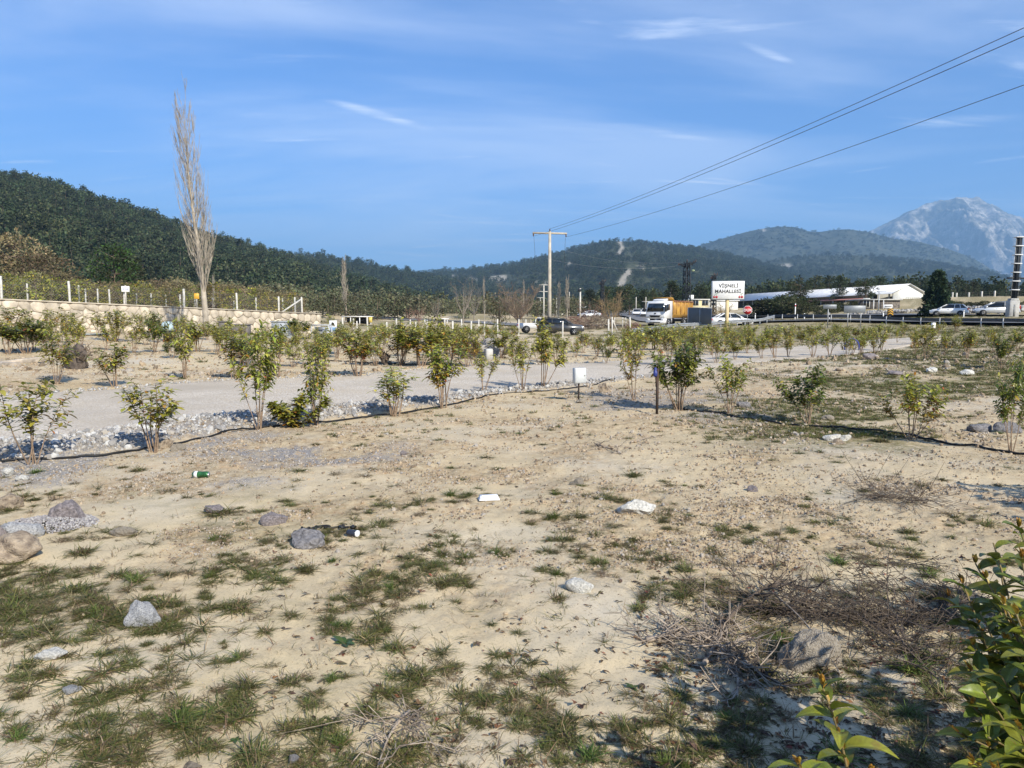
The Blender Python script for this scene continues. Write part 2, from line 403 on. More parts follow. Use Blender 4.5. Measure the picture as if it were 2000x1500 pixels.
def relief(x, y):
    r = np.hypot(x, y); f = np.clip(1 - r / 60, 0, 1)
    c, g, k = masks(x, y)
    z = (fbm(x * .8, y * .8, 3, 3) - .5) * .10 + (fbm(x * 3.1, y * 3.1, 3, 5) - .5) * .035
    z = z + (fbm(x * 14, y * 14, 3, 6) - .5) * (.010 + .030 * c + .02 * k)
    z = z * f + (fbm(x * .05, y * .05, 3, 8) - .5) * np.clip(r / 60, 0, 1) * .5 * (r < 400)
    pm = path_mask(x, y)
    return z * (1 - .95 * pm) - .03 * pm + .05 * border_mask(x, y)
def Z(x, y): return H(x, y) + relief(np.asarray(x, float), np.asarray(y, float))
def z1(x, y): return float(Z(np.array([x]), np.array([y]))[0])

# ------------------------------------------------------------------ ground sheet
rings = [0.6]
while rings[-1] < 26: rings.append(rings[-1] * 1.0078)
while rings[-1] < 14000: rings.append(rings[-1] * 1.035)
rings = np.array(rings)
th = np.concatenate([np.linspace(-46, 46, 560), np.linspace(46, 314, 70)[1:-1]])
tt = np.radians(th)
RR, TT = np.meshgrid(rings, tt, indexing='ij')
gx = RR * np.sin(TT); gy = RR * np.cos(TT)
gz = Z(gx, gy)
mc, mg, mk = masks(gx, gy)
gv = np.stack([gx, gy, gz], -1).reshape(-1, 3)
gcol = np.stack([mc, mg, mk], -1).reshape(-1, 3)

m_ground, n, l, b = nodes('soil')
b.inputs['Roughness'].default_value = .95; b.inputs['Specular IOR Level'].default_value = .15
t = n.new('ShaderNodeTexCoord'); at = n.new('ShaderNodeAttribute'); at.attribute_name = 'tone'
sepc = n.new('ShaderNodeSeparateColor'); l.new(at.outputs['Color'], sepc.inputs[0])
def tn(scale, det=6, rough=.6, dist=0, N=n, L=l, T=t):
    x = N.new('ShaderNodeTexNoise'); x.inputs['Scale'].default_value = scale; x.inputs['Detail'].default_value = det
    x.inputs['Roughness'].default_value = rough; x.inputs['Distortion'].default_value = dist
    L.new(T.outputs['Object'], x.inputs['Vector']); return x.outputs[0]
def rmp(v, a, bb, N=n, L=l, lo=0., hi=1.):
    x = N.new('ShaderNodeMapRange'); x.inputs['From Min'].default_value = a; x.inputs['From Max'].default_value = bb
    x.inputs['To Min'].default_value = lo; x.inputs['To Max'].default_value = hi; L.new(v, x.inputs[0]); return x.outputs[0]
def mixc(f, a, c, N=n, L=l, bt='MIX'):
    x = N.new('ShaderNodeMix'); x.data_type = 'RGBA'; x.blend_type = bt
    if isinstance(f, (int, float)): x.inputs['Factor'].default_value = f
    else: L.new(f, x.inputs['Factor'])
    for k, v in (('A', a), ('B', c)):
        if isinstance(v, tuple): x.inputs[k].default_value = (*v, 1)
        else: L.new(v, x.inputs[k])
    return x.outputs['Result']
def mth(op, a, c, N=n, L=l):
    x = N.new('ShaderNodeMath'); x.operation = op
    for i, v in enumerate((a, c)):
        if isinstance(v, (int, float)): x.inputs[i].default_value = v
        else: L.new(v, x.inputs[i])
    return x.outputs[0]
sand = mixc(rmp(tn(.9, 6), .35, .68), (.63, .515, .33), (.54, .435, .27))
sand = mixc(rmp(tn(.35, 5), .48, .66), sand, (.57, .50, .38))
sand = mixc(rmp(tn(60, 4), .55, .75), sand, (.33, .265, .18))
sand = mixc(rmp(tn(220, 3), .60, .72), sand, (.26, .21, .15))
crumbc = mixc(rmp(tn(24, 8, .7), .40, .62), (.48, .365, .22), (.25, .175, .10))
crumbc = mixc(rmp(tn(2.2, 5), .5, .7), crumbc, (.52, .355, .20))
cf = mth('MULTIPLY', sepc.outputs[0], rmp(tn(9, 7, .7), .36, .60))
c1 = mixc(cf, sand, crumbc)
greyc = mixc(rmp(tn(70, 5, .7), .42, .6), (.36, .34, .32), (.15, .14, .135))
c2 = mixc(mth('MULTIPLY', sepc.outputs[2], rmp(tn(14, 6), .32, .55)), c1, greyc)
grnc = mixc(rmp(tn(5, 6, .7), .38, .62), (.145, .135, .048), (.235, .195, .10))
grnc = mixc(rmp(tn(60, 5, .7), .5, .7), grnc, (.07, .075, .022))
c3 = mixc(mth('MULTIPLY', sepc.outputs[1], rmp(tn(7, 8, .75), .36, .56)), c2, grnc)
l.new(c3, b.inputs['Base Color'])
bp = n.new('ShaderNodeBump'); bp.inputs['Strength'].default_value = .55; bp.inputs['Distance'].default_value = .015
hh = mth('ADD', mth('MULTIPLY', tn(45, 8, .72), mth('ADD', mth('MULTIPLY', sepc.outputs[0], 1.3), .5)), mth('MULTIPLY', tn(160, 4, .7), .35))
l.new(hh, bp.inputs['Height']); l.new(bp.outputs[0], b.inputs['Normal'])
ground = mobj('ground', grid_mesh('ground', gv, len(rings), len(tt), m_ground, True, gcol, wrap=True))
tag(ground, kind='structure')

# ------------------------------------------------------------------ gravel path sheet
uu = np.linspace(-1.05, .585, 420); nn = path_near(uu) + .02 * np.sin(uu * 90) ; ff = path_far(uu)
vv = np.linspace(0, 1, 40)
py_ = nn[None, :] * (1 - vv[:, None]) + ff[None, :] * vv[:, None]
px_ = py_ * uu[None, :]
edge_n = (fbm(uu * 40, uu * 0, 3, 91) - .5) * .5
py_ = py_ + edge_n[None, :] * (1 - np.minimum(1, vv[:, None] * 6)) + edge_n[None, ::-1] * np.clip(vv[:, None] * 6 - 5, 0, 1)
px_ = py_ * uu[None, :]
pz_ = H(px_, py_) + .022 + (fbm(px_ * 1.1, py_ * 1.1, 3, 61) - .5) * .03 - .05 * (np.clip(vv[:, None] * 14, 0, 1) < .01) - .05 * (vv[:, None] > .995)
m_gravel, n2, l2, b2 = nodes('pale_gravel')
b2.inputs['Roughness'].default_value = .9; b2.inputs['Specular IOR Level'].default_value = .2
t2 = n2.new('ShaderNodeTexCoord'); K = dict(N=n2, L=l2, T=t2); K2 = dict(N=n2, L=l2)
vo = n2.new('ShaderNodeTexVoronoi'); vo.inputs['Scale'].default_value = 34; l2.new(t2.outputs['Object'], vo.inputs['Vector'])
sv = n2.new('ShaderNodeSeparateColor'); l2.new(vo.outputs['Color'], sv.inputs[0])
gc = mixc(sv.outputs[0], (.74, .67, .565), (.60, .54, .45), **K2)
gc = mixc(rmp(sv.outputs[1], .78, .9, **K2), gc, (.42, .36, .29), **K2)
gc = mixc(rmp(tn(.7, 6, **K), .42, .68, **K2), gc, (.56, .475, .36), **K2)
gc = mixc(rmp(tn(.22, 5, **K), .50, .66, **K2), gc, (.44, .385, .31), **K2)
gc = mixc(rmp(vo.outputs['Distance'], .35, .75, **K2), gc, (.46, .39, .30), **K2)
l2.new(gc, b2.inputs['Base Color'])
bp2 = n2.new('ShaderNodeBump'); bp2.inputs['Strength'].default_value = .5; bp2.inputs['Distance'].default_value = .02; bp2.invert = True
l2.new(vo.outputs['Distance'], bp2.inputs['Height']); l2.new(bp2.outputs[0], b2.inputs['Normal'])
gravel_path = mobj('gravel_path', grid_mesh('gravel_path', np.stack([px_, py_, pz_], -1).reshape(-1, 3), 40, 420, m_gravel, True))
tag(gravel_path, kind='structure')
def surf(x, y):
    """top of whatever covers the ground there"""
    z = Z(np.asarray(x, float), np.asarray(y, float)); pm = path_mask(np.asarray(x, float), np.asarray(y, float))
    return np.where(pm > .5, np.maximum(z, H(x, y) + .022), z)
def s1(x, y): return float(surf(np.array([x]), np.array([y]))[0])

# ------------------------------------------------------------------ hills
def hill_mat(name, base, rock, dark, scale, rockamt, detail_scale):
    m, N, L, B = nodes(name); T = N.new('ShaderNodeTexCoord'); K = dict(N=N, L=L, T=T); K2 = dict(N=N, L=L)
    B.inputs['Roughness'].default_value = 1; B.inputs['Specular IOR Level'].default_value = .05
    A = N.new('ShaderNodeAttribute'); A.attribute_name = 'tone'; S = N.new('ShaderNodeSeparateColor'); L.new(A.outputs['Color'], S.inputs[0])
    c = mixc(rmp(tn(detail_scale, 8, .75, **K), .40, .60, **K2), base, dark, **K2)
    rk = mth('MULTIPLY', rmp(tn(scale, 9, .72, .4, **K), rockamt, rockamt + .12, **K2), rmp(tn(detail_scale * .6, 8, .8, **K), .42, .56, **K2), **K2)
    c = mixc(rk, c, rock, **K2)
    c = mixc(S.outputs[0], c, rock, **K2)
    L.new(c, B.inputs['Base Color'])
    bpp = N.new('ShaderNodeBump'); bpp.inputs['Strength'].default_value = 1.0; bpp.inputs['Distance'].default_value = .35 / detail_scale
    L.new(tn(detail_scale, 6, .7, **K), bpp.inputs['Height']); L.new(bpp.outputs[0], B.inputs['Normal'])
    return m
def make_hill(name, sky_pts, ridgeY, footY, mt, nc=260, nr=90, gul=0.06, gsc=1 / 120., seed=1, scars=(), back=.7, shape=1.15, footz=5.0, trees=0, crag=0):
    sx = np.array([p[0] for p in sky_pts], float); syy = np.array([p[1] for p in sky_pts], float) + trees
    px = np.linspace(sx[0], sx[-1], nc)
    py = np.interp(px, sx, syy)
    kk = np.ones(9) / 9; pad = np.pad(py, 4, mode='edge'); py = np.convolve(pad, kk, 'valid') * .6 + py * .4
    YR = np.interp(px, *np.array(ridgeY, float).T); YF = np.interp(px, *np.array(footY, float).T)
    a = (px - 1000) / F; bb = (750 - py) / F
    dx, dy, dz = a, cp + bb * sp, -sp + bb * cp
    zr = CAMZ + dz / dy * YR; u = dx / dy
    T_ = np.concatenate([np.linspace(0, 1, nr), np.linspace(1, 1 + back, nr // 3)[1:]])
    V = []; cols = []
    for tv in T_:
        Yv = YF + (YR - YF) * tv
        s = tv ** shape if tv <= 1 else 1 - (tv - 1) ** 1.4 / back ** 1.4
        X = u * Yv
        hgt = (zr - footz)
        g = (fbm(X * gsc, Yv * gsc, 5, seed) - .5) * 2
        gully = np.abs(fbm(X * gsc * .6 + 5, Yv * gsc * .25, 4, seed + 9) - .5) * 2
        env = 4 * tv * (1 - tv) if tv <= 1 else 0
        ridge_n = (fbm(X * gsc * 6, Yv * 0, 3, seed + 3) - .5) * .008 * hgt * (tv > .9)
        z = footz - 2 + (hgt + 2) * s + hgt * gul * g * env + hgt * gul * 1.3 * (.5 - gully) * env + ridge_n
        if crag: z = z + hgt * crag * env ** .7 * (1 - 4 * np.abs(fbm(X / 420, Yv / 1500, 5, seed + 21, .6) - .5) - .35) + hgt * .3 * crag * (fbm(X / 130, Yv / 160, 4, seed + 33) - .5) * (tv > .12)
        z = np.where(tv == 0, footz - 4, z)
        V.append(np.stack([X, Yv, z], -1))
    V = np.array(V); nR = len(T_)
    # bare strips cut into the slope
    r = np.zeros((nR, nc))
    d = V - np.array([0, 0, CAMZ]); fy = d[..., 1] * cp - d[..., 2] * sp; uy = d[..., 1] * sp + d[..., 2] * cp
    qx = 1000 + F * d[..., 0] / fy; qy = 750 - F * uy / fy
    front = (np.arange(nR) < nr)[:, None]
    for line, wd in scars:
        for (x0, y0), (x1, y1) in zip(line[:-1], line[1:]):
            L2 = (x1 - x0) ** 2 + (y1 - y0) ** 2
            tp = np.clip(((qx - x0) * (x1 - x0) + (qy - y0) * (y1 - y0)) / L2, 0, 1)
            dd = np.hypot(qx - x0 - tp * (x1 - x0), (qy - y0 - tp * (y1 - y0)))
            r = np.maximum(r, (1 - sstep(wd * .5, wd, dd)) * front)
    me = grid_mesh(name, V.reshape(-1, 3), nR, nc, mt, True, np.stack([r, r, r], -1).reshape(-1, 3))
    o = mobj(name, me); tag(o, kind='structure')
    return o, V, r, nr
mh1 = hill_mat('wooded_slope', (.075, .075, .04), (.42, .35, .26), (.035, .045, .02), 1 / 90., .70, 1 / 9.)
mh2 = hill_mat('scrub_slope', (.085, .09, .055), (.36, .33, .27), (.035, .045, .025), 1 / 160., .60, 1 / 26.)
mh3 = hill_mat('far_scrub_slope', (.085, .09, .06), (.34, .32, .28), (.03, .04, .024), 1 / 330., .60, 1 / 60.)
mh4 = hill_mat('bare_rock_mountain', (.15, .145, .12), (.48, .45, .40), (.06, .065, .05), 1 / 420., .44, 1 / 75.)
left_hill = make_hill('hill', [(-2600,300),(-1400,270),(-500,285),(-150,308),(0,335),(100,348),(150,368),(280,408),(350,438),(450,463),(560,497),(640,520),(720,545),(800,570),(860,592)],
    [(-2600,520),(0,620),(560,800),(860,900)], [(-2600,170),(0,190),(560,280),(860,420)], mh1, 300, 90, .05, 1 / 90., 1, footz=7, shape=1.0, trees=19)
left_back = make_hill('hill', [(330,500),(480,500),(560,494),(600,491),(640,497),(740,517),(790,526),(830,536),(900,548),(980,562),(1040,580)],
    [(330,1150),(1040,1500)], [(330,700),(1040,900)], mh1, 200, 60, .05, 1 / 120., 4, footz=7, trees=8)
mid_hill = make_hill('hill', [(560,560),(700,545),(800,533),(860,527),(1000,511),(1100,488),(1190,464),(1260,469),(1355,480),(1450,500),(1600,535),(1700,560),(1800,585)],
    [(560,2300),(1190,2200),(1800,2600)], [(560,1000),(1190,800),(1800,900)], mh2, 320, 100, .07, 1 / 260., 7, footz=7, trees=6,
    scars=[([(1212,468),(1210,478),(1216,486),(1208,496)], 6), ([(1228,532),(1218,545),(1210,560)], 8), ([(1105,520),(1114,513)], 3), ([(880,540),(930,548)], 5), ([(960,545),(985,542)], 7), ([(1045,552),(1120,556)], 5), ([(1252,526),(1258,530)], 4)])
low_hill = make_hill('hill', [(1330,585),(1400,548),(1450,522),(1520,505),(1600,499),(1700,499),(1800,509),(1900,527),(2000,545),(2200,560),(2800,570)],
    [(1330,2900),(2800,3200)], [(1330,1300),(2800,1500)], mh2, 260, 80, .06, 1 / 300., 12, footz=7, scars=[([(1495,524),(1540,520)], 7)])
far_hill = make_hill('hill', [(1180,545),(1300,500),(1355,479),(1420,459),(1470,446),(1500,441),(1525,438),(1560,440),(1572,447),(1600,449),(1650,443),(1700,450),(1740,461),(1800,470),(1860,485),(1900,500),(1950,530),(2000,553),(2300,580)],
    [(1180,4400),(2300,5000)], [(1180,2600),(2300,2900)], mh3, 300, 90, .09, 1 / 520., 17, footz=8, trees=4, scars=[([(1488,443),(1492,450)], 4)])
mountain = make_hill('mountain', [(1450,560),(1600,500),(1700,451),(1740,432),(1765,418),(1800,403),(1830,395),(1852,387),(1880,384),(1905,389),(1930,397),(1960,411),(2000,427),(2100,470),(2300,515),(2800,540)],
    [(1450,9000),(2800,9500)], [(1450,6000),(2800,6200)], mh4, 520, 190, .10, 1 / 620., 23, footz=8, shape=1.25, crag=.20)
far_east = make_hill('hill', [(2050,560),(2300,548),(2600,520),(3200,480),(4000,470),(5200,520)], [(2050,4200),(5200,4200)], [(2050,2200),(5200,2200)], mh3, 160, 60, .08, 1 / 500., 29, footz=8)
# ================================================================== plant builders
def nrmz(a): return a / np.maximum(np.linalg.norm(a, axis=-1, keepdims=True), 1e-9)
def leaf_arrays(pos, d, up, L, W, droop, colr, rows=4, fold=.25, tipc=None):
    N = len(pos); d = nrmz(d); side = nrmz(np.cross(d, up)); nr_ = np.cross(side, d)
    if rows == 3: ts = [0, .5, 1]; ws = [.12, 1, .05]
    elif rows == 4: ts = [0, .33, .72, 1]; ws = [.12, .95, .8, .04]
    else:
        ts = np.linspace(0, 1, rows); ws = np.sin(np.pi * np.clip(ts, 0.02, .985) ** .9) ** .8
    V = []; C = []
    for t_, w_ in zip(ts, ws):
        mid = pos + d * (L * t_)[:, None] - nr_ * 0 - np.array([0, 0, 1.]) * (droop * L * t_ * t_)[:, None]
        off = side * (W * .5 * w_)[:, None]; lift = nr_ * (W * .5 * w_ * fold)[:, None]
        V += [mid - off + lift, mid, mid + off + lift]
        c = colr if tipc is None else colr * (1 - t_) + tipc * t_
        C += [c, c * .92, c]
    V = np.stack(V, 1).reshape(-1, 3); C = np.stack(C, 1).reshape(-1, 3)
    q = []
    for i in range(rows - 1):
        for j in range(2): q.append((i * 3 + j, i * 3 + j + 1, (i + 1) * 3 + j + 1, (i + 1) * 3 + j))
    q = np.array(q)
    Q = (np.arange(N)[:, None, None] * (rows * 3) + q[None]).reshape(-1, 4)
    return V, Q, C
def quads_mesh(name, V, Q, C, mt, smooth=True):
    return np_mesh(name, V, Q.ravel(), np.arange(len(Q)) * 4, np.full(len(Q), 4), mt, smooth, C)
def pick_cols(rs, n, table):
    w = np.array([t_[0] for t_ in table], float); k = rs.choice(len(table), n, p=w / w.sum())
    c = np.array([t_[1] for t_ in table])[k]
    return np.clip(c * rs.uniform(.7, 1.3, (n, 1)) * rs.uniform(.9, 1.1, (n, 3)), 0, 1)

M_LEAF = tone_mat('glossy_shrub_leaf', .38, .5, .26, .14, .012)
M_FOL = tone_mat('tree_foliage', .75, .2, .12, .42, .028)
M_STEM = mat('shrub_bark', (.26, .185, .125), .85, var=.2, scale=30)
M_BARK = mat('brown_bark', (.17, .125, .09), .9, var=.3, scale=5, bump=.5)
M_PALEBARK = mat('pale_poplar_bark', (.37, .325, .26), .85, var=.25, scale=3, bump=.3, dirt=(.22, .19, .15))
M_TWIG = mat('dry_twig', (.25, .19, .14), .9, var=.25, scale=12)
M_DKTWIG = mat('dark_dead_twig', (.115, .088, .066), .9, var=.25, scale=12)
M_DEAD = mat('bleached_dead_wood', (.33, .27, .21), .9, var=.3, scale=14, dirt=(.13, .10, .075))
M_GRASS = tone_mat('grass_blade', .65, .25, .2, .2, .02)

GREENS = [(5, (.24, .26, .038)), (4, (.35, .335, .055)), (3, (.46, .43, .085)), (2, (.13, .16, .028))]
AUTUMN = [(4, (.46, .22, .04)), (4, (.40, .28, .05)), (1, (.38, .09, .03)), (3, (.27, .20, .04)), (2, (.18, .15, .04))]
def make_shrub(seed, dense=1.0, autumn=.25, spread=.46, dark=False, leafL=.080, low=False):
    """one metre tall, several stems from the ground, leaves on the upper two thirds"""
    rs = np.random.default_rng(seed); mb = MB()
    lp, ld, ht = [], [], []
    ns = rs.integers(5, 9)
    for k in range(ns):
        a = 2 * math.pi * k / ns + rs.uniform(-.5, .5); hh_ = rs.uniform(.62, .98) if k else 1.0
        sprd = spread * rs.uniform(.3, 1.0) * (1.35 - .75 * hh_) * (1 if k > 1 else .25)
        tip = np.array([math.cos(a) * sprd, math.sin(a) * sprd, hh_])
        b0 = np.array([math.cos(a), math.sin(a), 0]) * rs.uniform(.01, .05)
        ts = np.linspace(0, 1, 6); bend = rs.uniform(-.05, .05, 3) * np.array([1, 1, 0])
        pts = [b0 + (tip - b0) * np.array([t_ ** 1.1, t_ ** 1.1, t_]) + bend * math.sin(math.pi * t_) for t_ in ts]
        r0 = rs.uniform(.006, .010)
        mb.tube(pts, [r0 * (1 - .75 * t_) for t_ in ts], 5, cap=False)
        start = rs.uniform(.36, .54) if not low else .05
        twigs = [(pts, start)]
        for j in range(rs.integers(5, 9)):
            t0 = rs.uniform(.42, .98); i = min(int(t0 * 5), 4); p0 = pts[i] + (pts[i + 1] - pts[i]) * (t0 * 5 - i)
            aa = a + rs.normal(0, 1.2); ln = rs.uniform(.10, .24)
            dv_ = np.array([math.cos(aa) * .8, math.sin(aa) * .8, rs.uniform(.4, .95)]); dv_ /= np.linalg.norm(dv_)
            q = [p0, p0 + dv_ * ln * .5 + np.array([0, 0, .01]), p0 + dv_ * ln + np.array([0, 0, .03])]
            mb.tube(q, [.0035, .0028, .0015], 4, cap=False); twigs.append((q, .15))
        for q, st in twigs:
            q = np.array(q); seg = np.linalg.norm(np.diff(q, axis=0), axis=1); tot = seg.sum()
            m = max(4, int(tot * (1 - st) * 64 * dense)); ph = rs.uniform(0, 6.28)
            cs = np.concatenate([[0], np.cumsum(seg)]) / tot
            for s_ in range(m):
                t_ = min(st + (1 - st) * (s_ + rs.uniform(0, .6)) / m, .999)
                i = max(min(np.searchsorted(cs, t_) - 1, len(seg) - 1), 0)
                p = q[i] + (q[i + 1] - q[i]) * (t_ - cs[i]) / (cs[i + 1] - cs[i])
                ax = (q[i + 1] - q[i]) / seg[i]; ph += 2.4
                out = np.array([math.cos(ph), math.sin(ph), 0]); out = out - ax * out.dot(ax); out /= max(np.linalg.norm(out), 1e-6)
                lp.append(p); ld.append(out + ax * rs.uniform(.25, .8)); ht.append(p[2])
    lp = np.array(lp); ld = np.array(ld); ht = np.array(ht); N = len(lp)
    c = pick_cols(rs, N, GREENS if not dark else [(5, (.11, .145, .026)), (3, (.16, .19, .034)), (2, (.27, .27, .05))])
    ca = pick_cols(rs, N, AUTUMN)
    isa = rs.random(N) < np.clip(autumn * (1.7 - 2.0 * ht), 0.01, .95); c[isa] = ca[isa]
    L = leafL * rs.uniform(.65, 1.25, N); W = L * rs.uniform(.36, .48, N)
    V, Q, C = leaf_arrays(lp, ld, np.tile([0, 0, 1.], (N, 1)) + rs.normal(0, .25, (N, 3)), L, W, rs.uniform(.1, .5, N), c, 4, .28)
    k_ = .5 / max(np.percentile(np.abs(V[:, 0]), 95), np.percentile(np.abs(V[:, 1]), 95)); V[:, :2] *= k_
    mb.V = [(v_[0] * k_, v_[1] * k_, v_[2]) for v_ in mb.V]
    return mb.mesh('stem', M_STEM), quads_mesh('foliage', V, Q, C, M_LEAF)

def card_tree(seed, h, r, base, prof, ncl, per, clr, cl_, cw, cols, mtb=None, limbs=True, tr=.03, flat=.7, rows=3, droop=.1, updir=.3):
    """tapered trunk, a limb to every leaf clump, clumps spread through the crown volume"""
    rs = np.random.default_rng(seed); mb = MB()
    lean = rs.normal(0, .03, 2) * h
    mb.tube([(0, 0, -.2), (lean[0] * .3, lean[1] * .3, h * .35), (lean[0] * .7, lean[1] * .7, h * .7), (lean[0], lean[1], h * .97)], [h * tr, h * tr * .75, h * tr * .45, h * tr * .1], 6, cap=False)
    P_, D_ = [], []; cc = []
    for k in range(ncl):
        t_ = (k + rs.random()) / ncl; z = base + (h - base) * t_
        rad = r * prof(t_) * math.sqrt(rs.uniform(.08, 1)) ; a = rs.uniform(0, 2 * math.pi)
        c = np.array([math.cos(a) * rad + lean[0] * z / h, math.sin(a) * rad + lean[1] * z / h, z])
        if limbs:
            s_ = np.array([lean[0] * z / h, lean[1] * z / h, max(z - rad * rs.uniform(.2, .7), base * .5)])
            mb.tube([s_, (s_ + c) / 2 + np.array([0, 0, -.04 * rad]), c], [h * tr * .28, h * tr * .18, h * tr * .06], 4, cap=False)
        o = rs.normal(0, 1, (per, 3)); o = o / np.linalg.norm(o, axis=1, keepdims=True) * rs.random((per, 1)) ** .4
        o[:, 2] *= flat; P_.append(c + o * clr * rs.uniform(.7, 1.25)); D_.append(o + np.array([math.cos(a) * .3, math.sin(a) * .3, updir]))
        cc.append(np.full(per, rs.uniform(.75, 1.25)))
    P_ = np.concatenate(P_); D_ = np.concatenate(D_); cc = np.concatenate(cc); N = len(P_)
    C0 = pick_cols(rs, N, cols) * cc[:, None]
    L = cl_ * rs.uniform(.6, 1.35, N); W = cw * rs.uniform(.6, 1.3, N)
    V, Q, C = leaf_arrays(P_, D_ + rs.normal(0, .35, (N, 3)), rs.normal(0, 1, (N, 3)), L, W, np.full(N, droop), C0, rows, .2)
    return mb.mesh('trunk', mtb or M_BARK, True), quads_mesh('crown', V, Q, C, M_FOL, False)
def bare_tree(seed, h, spread, trunk_h, nlimb, sub, tw, rad, mt, upright=.8, twig_l=.12, cr=.05):
    rs = np.random.default_rng(seed); mt_, mc_ = MB(), MB()
    tp = [np.array([0, 0, -.2]), np.array([rs.normal(0, .01) * h, rs.normal(0, .01) * h, trunk_h])]
    mt_.tube(tp, [rad, rad * .8], 8, cap=False)
    top = tp[1]
    for k in range(nlimb):
        a = 2 * math.pi * k / nlimb + rs.uniform(-.4, .4); e = rs.uniform(.55, 1.0)
        tip = top + np.array([math.cos(a) * spread * e, math.sin(a) * spread * e, (h - trunk_h) * rs.uniform(.6, 1.0) * (1.08 - .35 * e * (1 - upright))])
        mid = top + (tip - top) * .5 + np.array([math.cos(a) * spread * .15, math.sin(a) * spread * .15, -(h - trunk_h) * .04])
        pts = [top, mid, tip]; mt_.tube(pts, [rad * .5, rad * .3, rad * .05], 5, cap=False)
        for j in range(sub):
            t_ = rs.uniform(.15, .98); p = (1 - t_) ** 2 * top + 2 * t_ * (1 - t_) * mid + t_ * t_ * tip
            d_ = rs.normal(0, 1, 3); d_[2] = abs(d_[2]) * 1.2 * upright + .5 * upright; d_ += np.array([math.cos(a), math.sin(a), 0]) * .6; d_ /= np.linalg.norm(d_)
            ln = h * rs.uniform(.10, .24); e1 = p + d_ * ln; m1 = p + d_ * ln * .5 + rs.normal(0, .012, 3) * h
            mc_.tube([p, m1, e1], [rad * .16, rad * .10, rad * .03], 3, cap=False)
            for q in range(tw):
                s_ = rs.uniform(.2, 1); p2 = p + (m1 - p) * min(1, s_ * 2) + (e1 - m1) * max(0, s_ * 2 - 1)
                d2 = d_ + rs.normal(0, .6, 3); d2[2] += .4 * upright; d2 /= np.linalg.norm(d2)
                mc_.tube([p2, p2 + d2 * h * twig_l * rs.uniform(.4, 1.1)], [rad * cr * 1.3, rad * cr * .5], 3, cap=False)
    return mt_.mesh('trunk', mt, True), mc_.mesh('branches', mt, True)
def make_poplar(seed, h, mt, nb=70, w=.085, fork=True, sub=5, r0=.17, tk=1.0):
    """bare upright poplar: one stem, many steep branches that keep close to it"""
    rs = np.random.default_rng(seed); a, c = MB(), MB()
    stem = lambda t_: np.array([-.20 * t_ ** 1.6 * h * .08 + math.sin(t_ * 7) * .06, math.sin(t_ * 5 + 1) * .05, h * t_])
    ts = np.linspace(0, 1, 16); a.tube([stem(t_) - (np.array([0, 0, .3]) if t_ == 0 else 0) for t_ in ts], [max(r0 * (1 - t_) ** 1.1, .008) for t_ in ts], 8, cap=False)
    for k in range(nb):
        t0 = .17 + .78 * ((k + rs.random()) / nb) ** 1.1; p = stem(t0); an = rs.uniform(0, 2 * math.pi)
        ln = h * rs.uniform(.14, .30) * (1.15 - .65 * t0); out = w * h * rs.uniform(.4, 1.0) * (1 - .75 * max(0, t0 - .3))
        o = np.array([math.cos(an), math.sin(an), 0])
        f = lambda s_: p + o * out * (1 - (1 - s_) ** 2.2) + np.array([0, 0, ln * s_])
        rb = r0 * .16 * (1.1 - t0) * tk
        c.tube([f(s_) for s_ in (0, .25, .6, 1)], [rb, rb * .8, rb * .5, .004], 4, cap=False)
        for j in range(sub):
            s_ = rs.uniform(.15, .95); q = f(s_); a2 = an + rs.uniform(-1.4, 1.4); o2 = np.array([math.cos(a2), math.sin(a2), 0]); l2_ = ln * rs.uniform(.2, .5)
            e = q + o2 * l2_ * rs.uniform(.12, .35) + np.array([0, 0, l2_])
            c.tube([q, (q + e) / 2 + o2 * .03 * l2_, e], [.009 * tk, .007 * tk, .003 * tk], 3, cap=False)
            for jj in range(2):
                v_ = rs.uniform(.2, .9); q2 = q + (e - q) * v_; e2 = q2 + np.array([rs.normal(0, .12), rs.normal(0, .12), .5]) * l2_ * .5
                c.tube([q2, e2], [.005 * tk, .0025 * tk], 3, cap=False)
    return a.mesh('trunk', mt, True), c.mesh('branches', mt, True)
